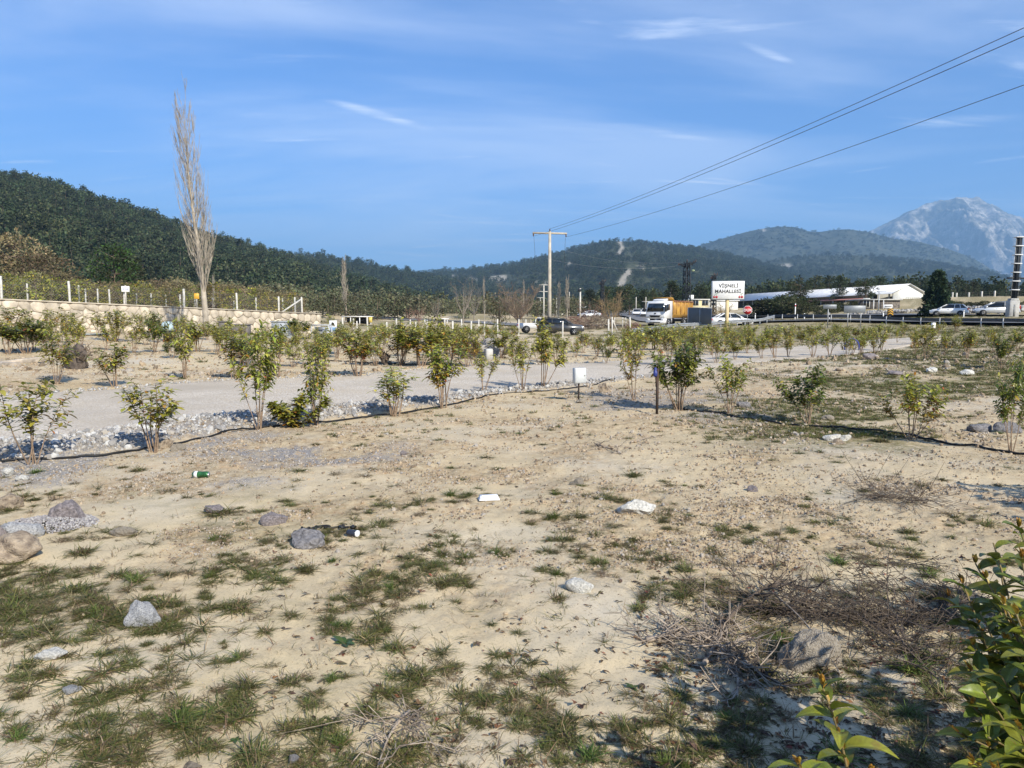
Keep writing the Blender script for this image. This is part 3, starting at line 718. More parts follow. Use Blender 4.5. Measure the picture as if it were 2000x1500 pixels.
def tuft(seed, n=60, L=.13, spread=1.0, cols=None, up=.5, w=.0035, dry=.35):
    rs = np.random.default_rng(seed); N = n
    a = rs.uniform(0, 2 * math.pi, N); e = np.clip(rs.normal(up, .28, N), .05, 1.4)
    d = np.stack([np.cos(a) * np.cos(e), np.sin(a) * np.cos(e), np.sin(e)], -1)
    rr = np.sqrt(rs.random(N)) * L * .28 * spread; b_ = rs.uniform(0, 2 * math.pi, N)
    p = np.stack([np.cos(b_) * rr, np.sin(b_) * rr, np.full(N, -.004)], -1)
    Ls = L * rs.uniform(.35, 1.25, N); cur = rs.uniform(.1, .7, N)
    side = nrmz(np.stack([-np.sin(a), np.cos(a), rs.normal(0, .3, N)], -1))
    green = pick_cols(rs, N, cols or [(4, (.085, .105, .026)), (3, (.13, .13, .04)), (2, (.055, .085, .018))])
    br = pick_cols(rs, N, [(3, (.20, .15, .075)), (2, (.12, .085, .045)), (2, (.30, .24, .13))])
    isd = rs.random(N) < dry; green[isd] = br[isd]
    basec = green * .6 + np.array([.16, .12, .07]) * .3
    V = []; C = []
    for t_, w_ in ((0, 1), (.4, .9), (.75, .6), (1, .08)):
        m = p + d * (Ls * t_)[:, None]; m[:, 2] -= cur * Ls * t_ ** 2.2; m[:, 2] = np.maximum(m[:, 2], .002 - .006 * (t_ == 0))
        o = side * (w * w_ * rs.uniform(.8, 1.2, N))[:, None]
        V += [m - o, m + o]; cc = basec * (1 - t_) + green * t_ if t_ < .5 else green; C += [cc, cc]
    V = np.stack(V, 1).reshape(-1, 3); C = np.stack(C, 1).reshape(-1, 3)
    q = np.array([(0, 1, 3, 2), (2, 3, 5, 4), (4, 5, 7, 6)])
    Q = (np.arange(N)[:, None, None] * 8 + q[None]).reshape(-1, 4)
    return quads_mesh('tuft', V, Q, C, M_GRASS, False)

# rocks: an icosphere pushed into an uneven, faceted shape
import bmesh
def rock_mesh(name, seed, mt, sub=2, sq=(1, .8, .6), rough=.25, facet=5, smooth=False):
    rs = np.random.default_rng(seed); bm = bmesh.new(); bmesh.ops.create_icosphere(bm, subdivisions=sub, radius=.5)
    pl = rs.normal(0, 1, (facet, 3)); pl /= np.linalg.norm(pl, axis=1, keepdims=True); pd = rs.uniform(.28, .42, facet)
    off = rs.normal(0, 9, 3)
    for v in bm.verts:
        p = np.array(v.co)
        for nn_, dd in zip(pl, pd):
            s_ = p.dot(nn_)
            if s_ > dd: p = p - nn_ * (s_ - dd) * .9
        k = 1 + rough * (float(fbm(np.array([p[0] * 3 + off[0] + p[2] * 2.1]), np.array([p[1] * 3 + off[1] - p[2] * 1.7]), 3, seed)[0]) - .5) * 2
        p = p * k * np.array(sq); v.co = p
    me = bpy.data.meshes.new(name); bm.to_mesh(me); bm.free(); me.materials.append(mt)
    if smooth: me.polygons.foreach_set('use_smooth', np.ones(len(me.polygons), bool))
    return me
# ================================================================== woods on the hills (read as one mass)
PINE_C = [(4, (.040, .056, .026)), (3, (.055, .072, .032)), (2, (.075, .085, .040)), (2, (.028, .042, .020))]
pine_prof = lambda t_: (1 - t_) ** .7 * (.55 + .45 * min(1, t_ * 6)) + .12
round_prof = lambda t_: math.sqrt(max(0, 1 - (2 * t_ - 1) ** 2)) * .95 + .08
def joined(a, b):
    """trunk and crown of a far tree as one mesh for the scatter"""
    bm = bmesh.new(); bm.from_mesh(b); nb_ = len(bm.faces); bm.from_mesh(a)
    bm.faces.ensure_lookup_table()
    me = bpy.data.meshes.new('tree'); 
    for i, f in enumerate(bm.faces): f.material_index = 0 if i < nb_ else 1
    bm.to_mesh(me); bm.free(); me.materials.append(b.materials[0]); me.materials.append(a.materials[0]); return me
forest_set = []
for k in range(5): forest_set.append(joined(*card_tree(100 + k, 9.5, 2.7, 1.6, pine_prof, 30, 8, .95, .9, .55, PINE_C, limbs=False, tr=.014, rows=3)))
for k in range(3): forest_set.append(joined(*card_tree(120 + k, 8.0, 3.1, 1.8, round_prof, 26, 9, 1.1, .95, .6, PINE_C, limbs=False, tr=.014, rows=3)))
OLIVE_C = [(4, (.115, .12, .065)), (3, (.15, .15, .085)), (2, (.08, .085, .045))]
olive_set = [joined(*card_tree(140 + k, 4.6, 2.6, .9, round_prof, 24, 10, .8, .5, .30, OLIVE_C, limbs=False, tr=.02, rows=3)) for k in range(4)]
def forest(name, hill, spacing, hs, dens, seed, sets, tlo=.0, thi=1.02, rockmask=None, wide=1.0):
    o, V, r, nr = hill; rs = np.random.default_rng(seed)
    A = V[:nr]; cells = np.linalg.norm(np.cross(A[1:, :-1] - A[:-1, :-1], A[:-1, 1:] - A[:-1, :-1]), axis=-1)
    n_ = rs.poisson(cells / spacing ** 2)
    ii, jj = np.nonzero(n_); rep = n_[ii, jj]; ii = np.repeat(ii, rep); jj = np.repeat(jj, rep)
    s = rs.random(len(ii)); t_ = rs.random(len(ii))
    p = A[ii, jj] * ((1 - s) * (1 - t_))[:, None] + A[ii + 1, jj] * (s * (1 - t_))[:, None] + A[ii, jj + 1] * ((1 - s) * t_)[:, None] + A[ii + 1, jj + 1] * (s * t_)[:, None]
    keep = (r[ii, jj] < .25) & (rs.random(len(ii)) < dens(p[:, 0], p[:, 1], (ii + s) / (nr - 1)))
    keep &= ((ii + s) / (nr - 1) > tlo) & (p[:, 0] / p[:, 1] > -1.25) & (p[:, 0] / p[:, 1] < 1.1)
    p = p[keep]; N = len(p)
    rot = np.stack([rs.normal(0, .05, N), rs.normal(0, .05, N), rs.uniform(0, 6.28, N)], -1)
    sc = hs * np.clip(rs.lognormal(-.08, .30, N), .45, 1.7) * (.8 + .4 * fbm(p[:, 0] / 60, p[:, 1] / 60, 3, seed)); 
    scl = np.stack([sc * wide * rs.uniform(.85, 1.2, N), sc * wide * rs.uniform(.85, 1.2, N), sc], -1)
    p[:, 2] -= .3
    return tag(scatter(name, sets, p, rot, scl, rs.integers(0, len(sets), N)), 'dark pine wood covering the slope' , None, None, 'stuff'), N
tot = 0
ones = lambda x, y, t_: np.ones_like(x)
gap = lambda x, y, t_: np.where(fbm(x / 130, y / 130, 4, 77) > .63, .45, 1.0)
f1, N = forest('pine_wood', left_hill, 5.0, .88, lambda x, y, t_: np.where(fbm(x / 22, y / 22, 3, 71) > .62, .35, 1.0), 1, forest_set); tot += N
f1['label'] = 'dark pine wood covering the near hill on the left'
f2, N = forest('pine_wood', left_back, 8.0, 1.1, ones, 2, forest_set, wide=1.25); tot += N
f2['label'] = 'pine wood on the ridge just behind the left hill'
f3, N = forest('pine_wood', mid_hill, 12.5, 1.05, lambda x, y, t_: np.where(fbm(x / 300, y / 300, 5, 78) + .22 * (t_ > .6) * (x > 150) * fbm(x / 50, y / 50, 3, 4) > .60, .35, 1.0), 3, forest_set, wide=1.5); tot += N
f3['label'] = 'thin pine wood on the hill behind the power pole'
f4, N = forest('pine_wood', low_hill, 19.0, 1.1, lambda x, y, t_: np.where(fbm(x / 300, y / 300, 5, 79) > .56, .3, 1.0), 4, forest_set, wide=1.8); tot += N
f4['label'] = 'scrub wood on the low hill below the far ridge'
f5, N = forest('pine_wood', far_hill, 34.0, 1.05, lambda x, y, t_: np.where(fbm(x / 500, y / 500, 5, 80) > .56, .3, 1.0), 5, forest_set, wide=2.6); tot += N
f5['label'] = 'scrub wood on the far blue ridge'
print('forest trees', tot)
# grey-green olive scrub at the foot of the left hill and across the valley floor
rs = np.random.default_rng(9)
N = 2600; u = rs.uniform(-1.2, .12, N); Yv = rs.uniform(105, 330, N) 
lim = np.interp(u, [-1.2, -.7, -.3, 0, .12], [75, 80, 105, 150, 170]); Yv = lim + (Yv - 105) * 1.1
x = u * Yv; z = H(x, Yv); k = fbm(x / 14, Yv / 14, 3, 5) > .38
x, Yv, z = x[k], Yv[k], z[k]; N = len(x)
sc = rs.uniform(.55, 1.15, N)
tag(scatter('olive_scrub', olive_set, np.stack([x, Yv, z - .2], -1), np.stack([x * 0, x * 0, rs.uniform(0, 6, N)], -1), sc, rs.integers(0, 4, N)), 'grey green olive scrub at the foot of the pine hill')
# dark pine belt across the valley floor at the foot of the hills
N = 1500; u = rs.uniform(.10, .95, N); Yv = rs.uniform(0, 1, N) ** 1.3 * 300 + np.interp(u, [.1, .25, .5, .95], [300, 230, 215, 205])
x = u * Yv; z = H(x, Yv); sc = rs.uniform(.55, 1.0, N)
tag(scatter('pine_belt', forest_set, np.stack([x, Yv, z - .3], -1), np.stack([x * 0, x * 0, rs.uniform(0, 6, N)], -1), sc, rs.integers(0, 8, N)), 'dark belt of pines across the valley floor')

# ------------------------------------------------------------------ haze
HZ = True
if HZ:
    hb = MB().box(-17500, 17500, -15500, 17500, -45, 1720)
    m, N_, L_, B_ = nodes('valley_haze'); N_.remove(B_)
    pv = N_.new('ShaderNodeVolumePrincipled'); pv.inputs['Color'].default_value = (.36, .64, 1.0, 1); pv.inputs['Density'].default_value = 1.25e-4
    pv.inputs['Anisotropy'].default_value = 0.0
    L_.new(pv.outputs[0], N_['Material Output'].inputs['Volume'])
    m.cycles.homogeneous_volume = True if hasattr(m.cycles, 'homogeneous_volume') else None
    haze = hb.build('haze', m); tag(haze, 'pale blue haze in the air over the valley', None, None, 'stuff')
# ================================================================== roads
m_asphalt = mat('worn_asphalt', (.17, .165, .16), .9, var=.12, scale=.6, bump=.4, bscale=30)
m_paint = mat('road_paint', (.7, .7, .68), .7, var=.1)
def smooth_line(pts, n=90):
    p = np.array(pts, float); s = np.concatenate([[0], np.cumsum(np.linalg.norm(np.diff(p, axis=0), axis=1))]); t_ = np.linspace(0, s[-1], n)
    q = np.stack([np.interp(t_, s, p[:, k]) for k in range(p.shape[1])], -1)
    for _ in range(12): q[1:-1] = (q[:-2] + 2 * q[1:-1] + q[2:]) / 4
    return q
def strip(name, pts, width, mt, dz, n=120, nw=10, off=0.0):
    q = smooth_line(pts, n); d = np.gradient(q, axis=0); d /= np.linalg.norm(d, axis=1, keepdims=True); nr_ = np.stack([d[:, 1], -d[:, 0]], -1)
    w = np.linspace(-.5, .5, nw) * width + off
    X = q[:, None, 0] + nr_[:, None, 0] * w; Y = q[:, None, 1] + nr_[:, None, 1] * w
    zz = Z(X, Y); zz = np.repeat(zz.max(1, keepdims=True) * .5 + zz.mean(1, keepdims=True) * .5, nw, 1) * .6 + zz * .4
    return grid_mesh(name, np.stack([X, Y, zz + dz], -1).reshape(-1, 3), n, nw, mt, True), q
ROAD1 = [(105, 38), (80, 52), (58, 67), (45, 77), (35, 87), (28, 99), (25, 120), (25, 150), (32, 220), (40, 300)]
ROAD2 = [(125, 52), (92, 73), (64, 88), (52, 95), (43, 106), (38, 125), (37, 150), (44, 220), (52, 300)]
SIDE = [(36, 84), (26, 89), (17, 91), (8, 97), (-6, 112), (-25, 140)]
for pts, wd in ((ROAD1, 9.0), (ROAD2, 8.5), (SIDE, 6.5)):
    me, q = strip('road', pts, wd, m_asphalt, .10); road = tag(mobj('road', me), kind='structure')
    if wd > 7:
        for o_ in (-wd / 2 + .5, wd / 2 - .5):
            mk, _ = strip('lane_marking', pts, .16, m_paint, .125, 160, 2, o_); mobj('lane_marking', mk, road)

# ================================================================== stone retaining wall and terrace
WL = P(0, 583, 40.0); WR = P(626, 612, 54.0)
wdir = Vector((WR.x - WL.x, WR.y - WL.y, 0)); wlen0 = wdir.length; wdir.normalize()
wn_ = Vector((wdir.y, -wdir.x, 0))          # outward, towards the camera
WX0 = -9.0                                  # the wall goes on a little beyond the frame
wlen = wlen0 - WX0
slope = (WR.z - WL.z) / wlen0
worig = Vector((WL.x, WL.y, WL.z)) + wdir * WX0 + Vector((0, 0, slope * WX0))
def wtop(s): return worig.z + slope * s
def wpt(s, out, z): return worig + wdir * s + wn_ * out + Vector((0, 0, z - worig.z))
m_stone = mat('cream_wall_stone', (.50, .435, .34), .9, var=.14, scale=3, bump=.6, bscale=14, obj_var=.22)
m_mortar = mat('wall_mortar', (.36, .31, .24), .95, var=.25, scale=5, bump=.4)
m_cap = mat('cement_coping', (.48, .42, .33), .9, var=.12, scale=3, bump=.3)
wall = empty('stone_wall', wpt(0, 0, worig.z - 2), 0, 'cream rubble stone retaining wall below the terrace fence on the left', 'wall')
wz = worig.z - 2
def wl(s, out, z): v = wpt(s, out, z) - wall.location; return v
mb = MB(); V = []
def wall_core(s0, s1, o0, o1, zt0, zt1, zb):
    V = [wl(s0, o0, zb), wl(s1, o0, zb), wl(s1, o1, zb), wl(s0, o1, zb), wl(s0, o0, zt0), wl(s1, o0, zt1), wl(s1, o1, zt1), wl(s0, o1, zt0)]
    return V, [(3, 2, 1, 0), (4, 5, 6, 7), (0, 1, 5, 4), (1, 2, 6, 5), (2, 3, 7, 6), (3, 0, 4, 7)]
mb.add(*wall_core(0, wlen, -.45, 0, wtop(0) - .07, wtop(wlen) - .07, -.4))
mb.build('mortar_core', m_mortar, wall)
c_ = MB().add(*[wall_core(-.05, wlen + .06, -.5, .07, wtop(0) + .0, wtop(wlen) + .0, 0)[0], []])
V = [wl(-.05, -.5, wtop(0) - .075), wl(wlen + .06, -.5, wtop(wlen) - .075), wl(wlen + .06, .075, wtop(wlen) - .075), wl(-.05, .075, wtop(0) - .075),
     wl(-.05, -.5, wtop(0)), wl(wlen + .06, -.5, wtop(wlen)), wl(wlen + .06, .075, wtop(wlen)), wl(-.05, .075, wtop(0))]
MB().add(V, [(3, 2, 1, 0), (4, 5, 6, 7), (0, 1, 5, 4), (1, 2, 6, 5), (2, 3, 7, 6), (3, 0, 4, 7)]).build('coping', m_cap, wall)
def clip_poly(poly, a, b):
    """keep the side of the bisector nearer to a"""
    mx, my = (a[0] + b[0]) / 2, (a[1] + b[1]) / 2; nx, ny = b[0] - a[0], b[1] - a[1]; out = []
    for i in range(len(poly)):
        p, q = poly[i], poly[(i + 1) % len(poly)]
        dp = (p[0] - mx) * nx + (p[1] - my) * ny; dq = (q[0] - mx) * nx + (q[1] - my) * ny
        if dp <= 0: out.append(p)
        if dp * dq < 0:
            t_ = dp / (dp - dq); out.append((p[0] + (q[0] - p[0]) * t_, p[1] + (q[1] - p[1]) * t_))
    return out
def wall_stones(parent, length, depth, ds, dd, tolocal, seed):
    rs = random.Random(seed); cs = []
    nr_ = int(depth / dd)
    for r_ in range(nr_):
        k = 0; s = rs.uniform(0, ds)
        while s < length:
            cs.append((s + rs.uniform(-.12, .12), .12 + (r_ + .5) * dd + rs.uniform(-.13, .13))); s += ds * rs.uniform(.75, 1.35)
    for i, a in enumerate(cs):
        poly = [(max(0, a[0] - 1.2), .02), (min(length, a[0] + 1.2), .02), (min(length, a[0] + 1.2), depth + .1), (max(0, a[0] - 1.2), depth + .1)]
        for j, b in enumerate(cs):
            if i != j and abs(b[0] - a[0]) < 2 and abs(b[1] - a[1]) < 1.6: poly = clip_poly(poly, a, b)
            if len(poly) < 3: break
        if len(poly) < 3: continue
        cx = sum(p[0] for p in poly) / len(poly); cy_ = sum(p[1] for p in poly) / len(poly)
        q = []
        for k in range(len(poly)):
            p0, p1 = poly[k], poly[(k + 1) % len(poly)]
            if math.hypot(p1[0] - p0[0], p1[1] - p0[1]) < .06: q.append(((p0[0] + p1[0]) / 2, (p0[1] + p1[1]) / 2)); continue
            q += [(p0[0] * .76 + p1[0] * .24, p0[1] * .76 + p1[1] * .24), (p0[0] * .24 + p1[0] * .76, p0[1] * .24 + p1[1] * .76)]
        def ins(k): return [(p[0] + (cx - p[0]) / max(math.hypot(p[0] - cx, p[1] - cy_), .01) * k, p[1] + (cy_ - p[1]) / max(math.hypot(p[0] - cx, p[1] - cy_), .01) * k) for p in q]
        pr = rs.uniform(.025, .06); n_ = len(q); V = []
        for kk, o_ in ((.016, -.02), (.018, pr * .6), (.05, pr)):
            V += [tolocal(p[0], o_, p[1]) for p in ins(kk)]
        Fc = [tuple(2 * n_ + k for k in range(n_))]
        for L_ in range(2):
            for k in range(n_): Fc.append((L_ * n_ + k, L_ * n_ + (k + 1) % n_, (L_ + 1) * n_ + (k + 1) % n_, (L_ + 1) * n_ + k))
        Fc = [tuple(reversed(f)) for f in Fc]
        MB().add(V, Fc).build('stone', m_stone, parent)
wall_stones(wall, wlen, 1.85, .56, .37, lambda s, o_, d_: wl(s, o_, wtop(s) - .06 - d_), 3)
# short return at the near end, going back along the terrace edge
ret = MB(); rz_ = wtop(wlen)
V = [wl(wlen - .45, -.45, -.4), wl(wlen, -.45, -.4), wl(wlen, -5, -.4), wl(wlen - .45, -5, -.4), wl(wlen - .45, -.45, rz_ - .08), wl(wlen, -.45, rz_ - .08), wl(wlen, -5, rz_ - .08), wl(wlen - .45, -5, rz_ - .08)]
ret.add(V, [(0, 1, 2, 3), (7, 6, 5, 4), (4, 5, 1, 0), (5, 6, 2, 1), (6, 7, 3, 2), (7, 4, 0, 3)]).build('return_core', m_mortar, wall)
# terrace ground behind the wall
ss = np.linspace(-25, wlen - .2, 60); tt_ = np.concatenate([np.linspace(.3, 8, 14), np.linspace(9, 70, 20)])
S_, T_ = np.meshgrid(ss, tt_, indexing='ij')
tx = worig.x + wdir.x * S_ - wn_.x * T_; ty = worig.y + wdir.y * S_ - wn_.y * T_
def terr_z(S, T): return worig.z + slope * S - .10 + .012 * T + .05 * np.sin(S * 1.3 + T) * np.clip(T / 4, 0, 1)
tz = terr_z(S_, T_)
m_terr = mat('terrace_soil', (.21, .17, .10), .95, var=.3, scale=1.2, bump=.6, dirt=(.10, .10, .04))
terr = tag(mobj('terrace', grid_mesh('terrace', np.stack([tx, ty, tz], -1).reshape(-1, 3), 60, len(tt_), m_terr, True)), kind='structure')
def on_terr(px, back):
    """point on the terrace, `back` metres behind the wall face, on the photo column px"""
    u = (px - 1000) / F
    # worig + wdir*s - wn*back lies on x = u*y
    s = (u * (worig.y - wn_.y * back) - (worig.x - wn_.x * back)) / (wdir.x - u * wdir.y)
    p = worig + wdir * s - wn_ * back; return Vector((p.x, p.y, float(terr_z(np.array(s), np.array(back))))), s

# ------------------------------------------------------------------ fences
m_post = mat('white_concrete_post', (.55, .53, .48), .85, var=.15, scale=8, bump=.2)
m_wire = mat('galvanised_wire', (.30, .30, .29), .55, .6, var=.1)
def post_mesh(h, w=.11, seed=0):
    return MB().box(-w / 2, w / 2, -w / 2, w / 2, -.25, h, .012).mesh('post', m_post)
def fence(name, label, pts, heights, wires=(.35, .7, 1.0), net=None, braces=(), tilt=.02, w=.11, posts_show=None):
    f = empty(name, pts[0], 0, label, 'fence'); rs = random.Random(len(pts) * 7 + int(pts[0].x))
    tops = []
    for i, (p, h) in enumerate(zip(pts, heights)):
        o = mobj('post', post_mesh(h, w), f, p - pts[0]); o.rotation_euler = (rs.uniform(-tilt, tilt), rs.uniform(-tilt, tilt), rs.uniform(-.3, .3))
    for i, sgn, ln in braces:
        p = pts[i] - pts[0]; h = heights[i]; j = i + sgn if 0 <= i + sgn < len(pts) else i - sgn
        d = (pts[j] - pts[i]); d.z = 0; d = d.normalized() * (1 if 0 <= i + sgn < len(pts) else -1)
        b0 = p + d * ln; b1 = p + Vector((0, 0, h * .85)) + d * .04
        MB().bar(b0, b1, w * .8).build('brace', m_post, f)
    wb = MB()
    for k in wires:
        for a, b_, ha, hb_ in zip(pts[:-1], pts[1:], heights[:-1], heights[1:]):
            A = a - pts[0] + Vector((0, 0, ha * k * .97)); B_ = b_ - pts[0] + Vector((0, 0, hb_ * k * .97))
            wb.tube([A, (A + B_) / 2 - Vector((0, 0, .02)), B_], .004, 3, cap=False)
    wb.build('wire', m_wire, f)
    if net:
        nb_ = MB()
        for a, b_, ha, hb_ in zip(pts[:-1], pts[1:], heights[:-1], heights[1:]):
            L_ = (b_ - a).length; h = min(ha, hb_) * .95; m_ = int((L_ + h) / net)
            for k in range(m_):
                for sg in (0, 1):
                    s0 = k * net - h; s1_ = k * net; z0, z1_ = 0.03, h
                    if s0 < 0: z0 += -s0; s0 = 0
                    if s1_ > L_: z1_ -= s1_ - L_; s1_ = L_
                    if s1_ <= s0 or z1_ <= z0: continue
                    if sg: s0, s1_ = L_ - s0, L_ - s1_
                    A = (a - pts[0]).lerp(b_ - pts[0], s0 / L_) + Vector((0, 0, z0)); B_ = (a - pts[0]).lerp(b_ - pts[0], s1_ / L_) + Vector((0, 0, z1_))
                    nb_.tube([A, B_], .0028, 3, cap=False)
        nb_.build('netting', m_wire, f)
    return f
pts = []; hs = []
for px, tp in ((-190, 528), (-100, 534), (10, 539), (142, 549), (248, 560), (363, 564), (466, 572), (547, 579), (592, 580)):
    p, s = on_terr(px, .2); q = wpt(s, -.2, wtop(s)); pts.append(q); hs.append(P(px, tp, q.y).z - q.z)
pts.append(wpt(wlen - .25, -3.2, wtop(wlen))); hs.append(1.25)
fence('wire_fence', 'wire mesh fence on white posts along the top of the stone wall', pts, hs, (.33, .66, 1.0), net=.16, braces=((8, -1, 1.6),))
pts = []; hs = []
for px, tp, bt in ((-60, 548, 572), (60, 553, 577), (160, 557, 582), (173, 563, 582), (196, 564, 581), (219, 565, 583), (271, 573, 592), (299, 573, 592), (328, 575, 594), (356, 575, 598), (385, 575, 598), (419, 579, 600), (460, 578, 601), (503, 581, 603), (555, 582, 608)):
    p, s = on_terr(px, 9 + 1.5 * math.sin(px)); pts.append(p); hs.append(max(.8, P(px, tp, p.y).z - p.z))
fence('wire_fence', 'row of white vineyard posts and wires standing back on the terrace', pts, hs, (.5, .95), w=.09)

# ------------------------------------------------------------------ tree and bush things
def tree(name, meshes, loc, s=1.0, rz=0.0, label='', cat='tree', group=None, sz=None):
    e = empty(name, loc, rz, label, cat, group); e.scale = (s, s, sz or s)
    a = mobj(meshes[0].name.split('.')[0], meshes[0], e); b_ = mobj(meshes[1].name.split('.')[0], meshes[1], e)
    return e
pb = on(P(403, 660, 40).x, 40)
pop = make_poplar(5, 12.25, M_PALEBARK, 115, .076, sub=7, r0=.18)
t_ = tree('poplar_tree', pop, pb, 1, .3, 'tall bare pale poplar standing in front of the stone wall'); t_.rotation_euler = (0, R(-2.9), .0)
pop2 = make_poplar(9, 9, M_PALEBARK, 70, .065, sub=6, r0=.13, tk=1.9)
pop3 = make_poplar(12, 9, M_PALEBARK, 60, .05, sub=5, r0=.13, tk=1.9)
def tree_px(name, meshes, px, top, base, Y, mh, label, cat='tree', group=None, sx=1.0, rz=0.0, ground=True):
    p = P(px, base, Y); p.z = h1(p.x, Y) if ground is True else (p.z if ground is False else ground)
    h = P(px, top, Y).z - p.z; s = h / mh
    return tree(name, meshes, p, s * sx, rz, label, cat, group, s)
tree_px('poplar_tree', pop2, 675, 510, 612, 120, 9, 'single bare poplar before the olive scrub right of the stone wall')
tree_px('poplar_tree', pop3, 946, 547, 628, 112, 9, 'thin bare poplar left of the round brown tree', sx=.7)
tree_px('poplar_tree', pop2, 1108, 545, 622, 132, 9, 'taller of two bare poplars right of the main power pole', sx=1.1, rz=1)
tree_px('poplar_tree', pop3, 1091, 556, 620, 134, 9, 'shorter of two bare poplars right of the main power pole', sx=1.3, rz=2)
tree_px('poplar_tree', pop3, 1022, 552, 620, 140, 9, 'bare poplar tip rising behind the round brown tree', sx=.8, rz=3)
tree_px('poplar_tree', pop2, 419, 540, 600, 62, 9, 'small bare poplar sapling behind the tall poplar trunk', sx=.6, rz=.7, ground=terr_z(30., 9.).item())
M_GREYTWIG = mat('grey_twig', (.24, .205, .165), .9, var=.2, scale=9)
M_REDTWIG = mat('reddish_twig', (.25, .15, .11), .9, var=.2, scale=9)
M_OCHTWIG = mat('ochre_twig', (.33, .235, .12), .9, var=.2, scale=9)
bt1 = bare_tree(31, 6.5, 2.0, 1.2, 7, 9, 5, .12, M_GREYTWIG, 1.0, .14)
bt2 = bare_tree(32, 4.6, 2.7, .9, 9, 16, 8, .16, M_TWIG, .7, .16, .06)
bt3 = bare_tree(33, 4.0, 1.9, .5, 9, 12, 7, .10, M_OCHTWIG, .8, .16, .06)
bt4 = bare_tree(34, 3.2, 1.7, .4, 8, 11, 6, .08, M_REDTWIG, .6, .16, .06)
tree_px('bare_tree', bt1, 905, 546, 628, 106, 6.5, 'bare grey tree left of the thin poplar in the field')
tree_px('bare_tree', bt1, 926, 556, 628, 112, 6.5, 'second bare grey tree close beside the thin poplar', rz=2.0)
tree_px('bare_tree', bt1, 852, 584, 630, 120, 6.5, 'small bare grey tree left of the pair of bare trees', sx=1.1, rz=1.0)
tree_px('bare_tree', bt2, 1012, 558, 636, 84, 4.6, 'round brown leafless tree left of the main power pole')
tree_px('bare_tree', bt3, 1193, 571, 622, 90, 4.0, 'ochre leafless tree right of the lamp pole')
tree_px('bare_tree', bt4, 1150, 588, 622, 100, 3.2, 'reddish leafless bush beside the lamp pole')
tree_px('bare_tree', bt4, 818, 597, 634, 100, 3.2, 'reddish leafless bush in the fenced field on the left', rz=2)
tree_px('bare_tree', bt4, 800, 602, 634, 108, 3.2, 'smaller reddish leafless bush behind the fenced field', rz=1)
tree_px('bare_tree', bt3, 1410, 590, 622, 96, 4.0, 'bare grey brush standing behind the sign and white sedan', sx=1.6, rz=1)
BRN = [(4, (.23, .185, .10)), (3, (.28, .225, .125)), (2, (.15, .13, .07)), (1, (.33, .26, .14))]
GRY = [(4, (.18, .155, .08)), (3, (.23, .19, .10)), (2, (.12, .11, .055))]
wil1 = card_tree(41, 6.6, 3.4, .8, round_prof, 90, 44, .85, .34, .15, BRN, tr=.03)
wil2 = card_tree(42, 5.2, 3.2, .6, round_prof, 80, 36, .8, .32, .15, GRY, tr=.03)
br1 = card_tree(43, 4.2, 2.3, .6, round_prof, 34, 16, .6, .28, .10, [(3, (.10, .10, .035)), (2, (.17, .12, .05)), (2, (.07, .075, .03))], tr=.03)
tree_px('broadleaf_tree', wil1, 38, 462, 590, 74, 6.6, 'tan leaved rounded tree at the left edge behind the fence', ground=3.1)
tree_px('broadleaf_tree', wil2, 92, 500, 588, 72, 5.2, 'grey olive rounded tree right of the tan leaved tree', ground=3.0)
tree_px('broadleaf_tree', wil2, -40, 480, 590, 70, 5.2, 'grey olive tree cut by the left edge of the view', ground=3.1, rz=2)
tree_px('broadleaf_tree', br1, 975, 575, 636, 86, 4.2, 'greenish brown leafy tree leaning on the round brown tree', sx=.9)
near_pine = [card_tree(50 + k, 7, 2.3, .9, pine_prof, 60, 28, .62, .44, .16, PINE_C, tr=.022, rows=3) for k in range(4)]
wide_pine = [card_tree(60 + k, 6, 3.0, 2.2, lambda t_: .55 + .5 * math.sin(t_ * 2.6), 54, 34, .75, .46, .18, PINE_C, tr=.035, rows=3, flat=.5) for k in range(2)]
DK = [(4, (.022, .036, .018)), (3, (.032, .048, .022)), (1, (.045, .06, .026))]
cedar = card_tree(70, 5.4, 1.9, .15, lambda t_: (1 - t_) ** .85 + .04, 190, 40, .42, .36, .16, DK, tr=.02, rows=3, updir=.05)
BRP = [(4, (.05, .085, .016)), (3, (.075, .12, .02)), (2, (.11, .15, .03))]
gpine = card_tree(71, 7, 2.9, .6, round_prof, 80, 40, .8, .46, .18, BRP[:1] + PINE_C, tr=.03, rows=3)
tree_px('pine_tree', gpine, 226, 482, 588, 84, 7, 'bright green broad pine between the fence posts below the hill', ground=3.2, sx=.85)
tree_px('pine_tree', near_pine[0], 258, 505, 590, 90, 7, 'dark pine just right of the bright green pine', ground=3.2, sx=1.1)
tree_px('conifer_tree', cedar, 1828, 532, 618, 92, 5.4, 'dark cone shaped conifer beside the road behind the white hatchback', sx=.92)
tree_px('pine_tree', wide_pine[0], 1690, 546, 603, 122, 6, 'spreading pine standing before the long white roofed barn', sx=.8)
tree_px('pine_tree', wide_pine[1], 1562, 551, 605, 126, 6, 'spreading pine left of the barn with dark bushes under it', sx=.85)
tree_px('pine_tree', near_pine[1], 1311, 552, 600, 150, 7, 'dark pine left of the steel lattice power mast', sx=1.15)
k = 0
rsx = random.Random(5)
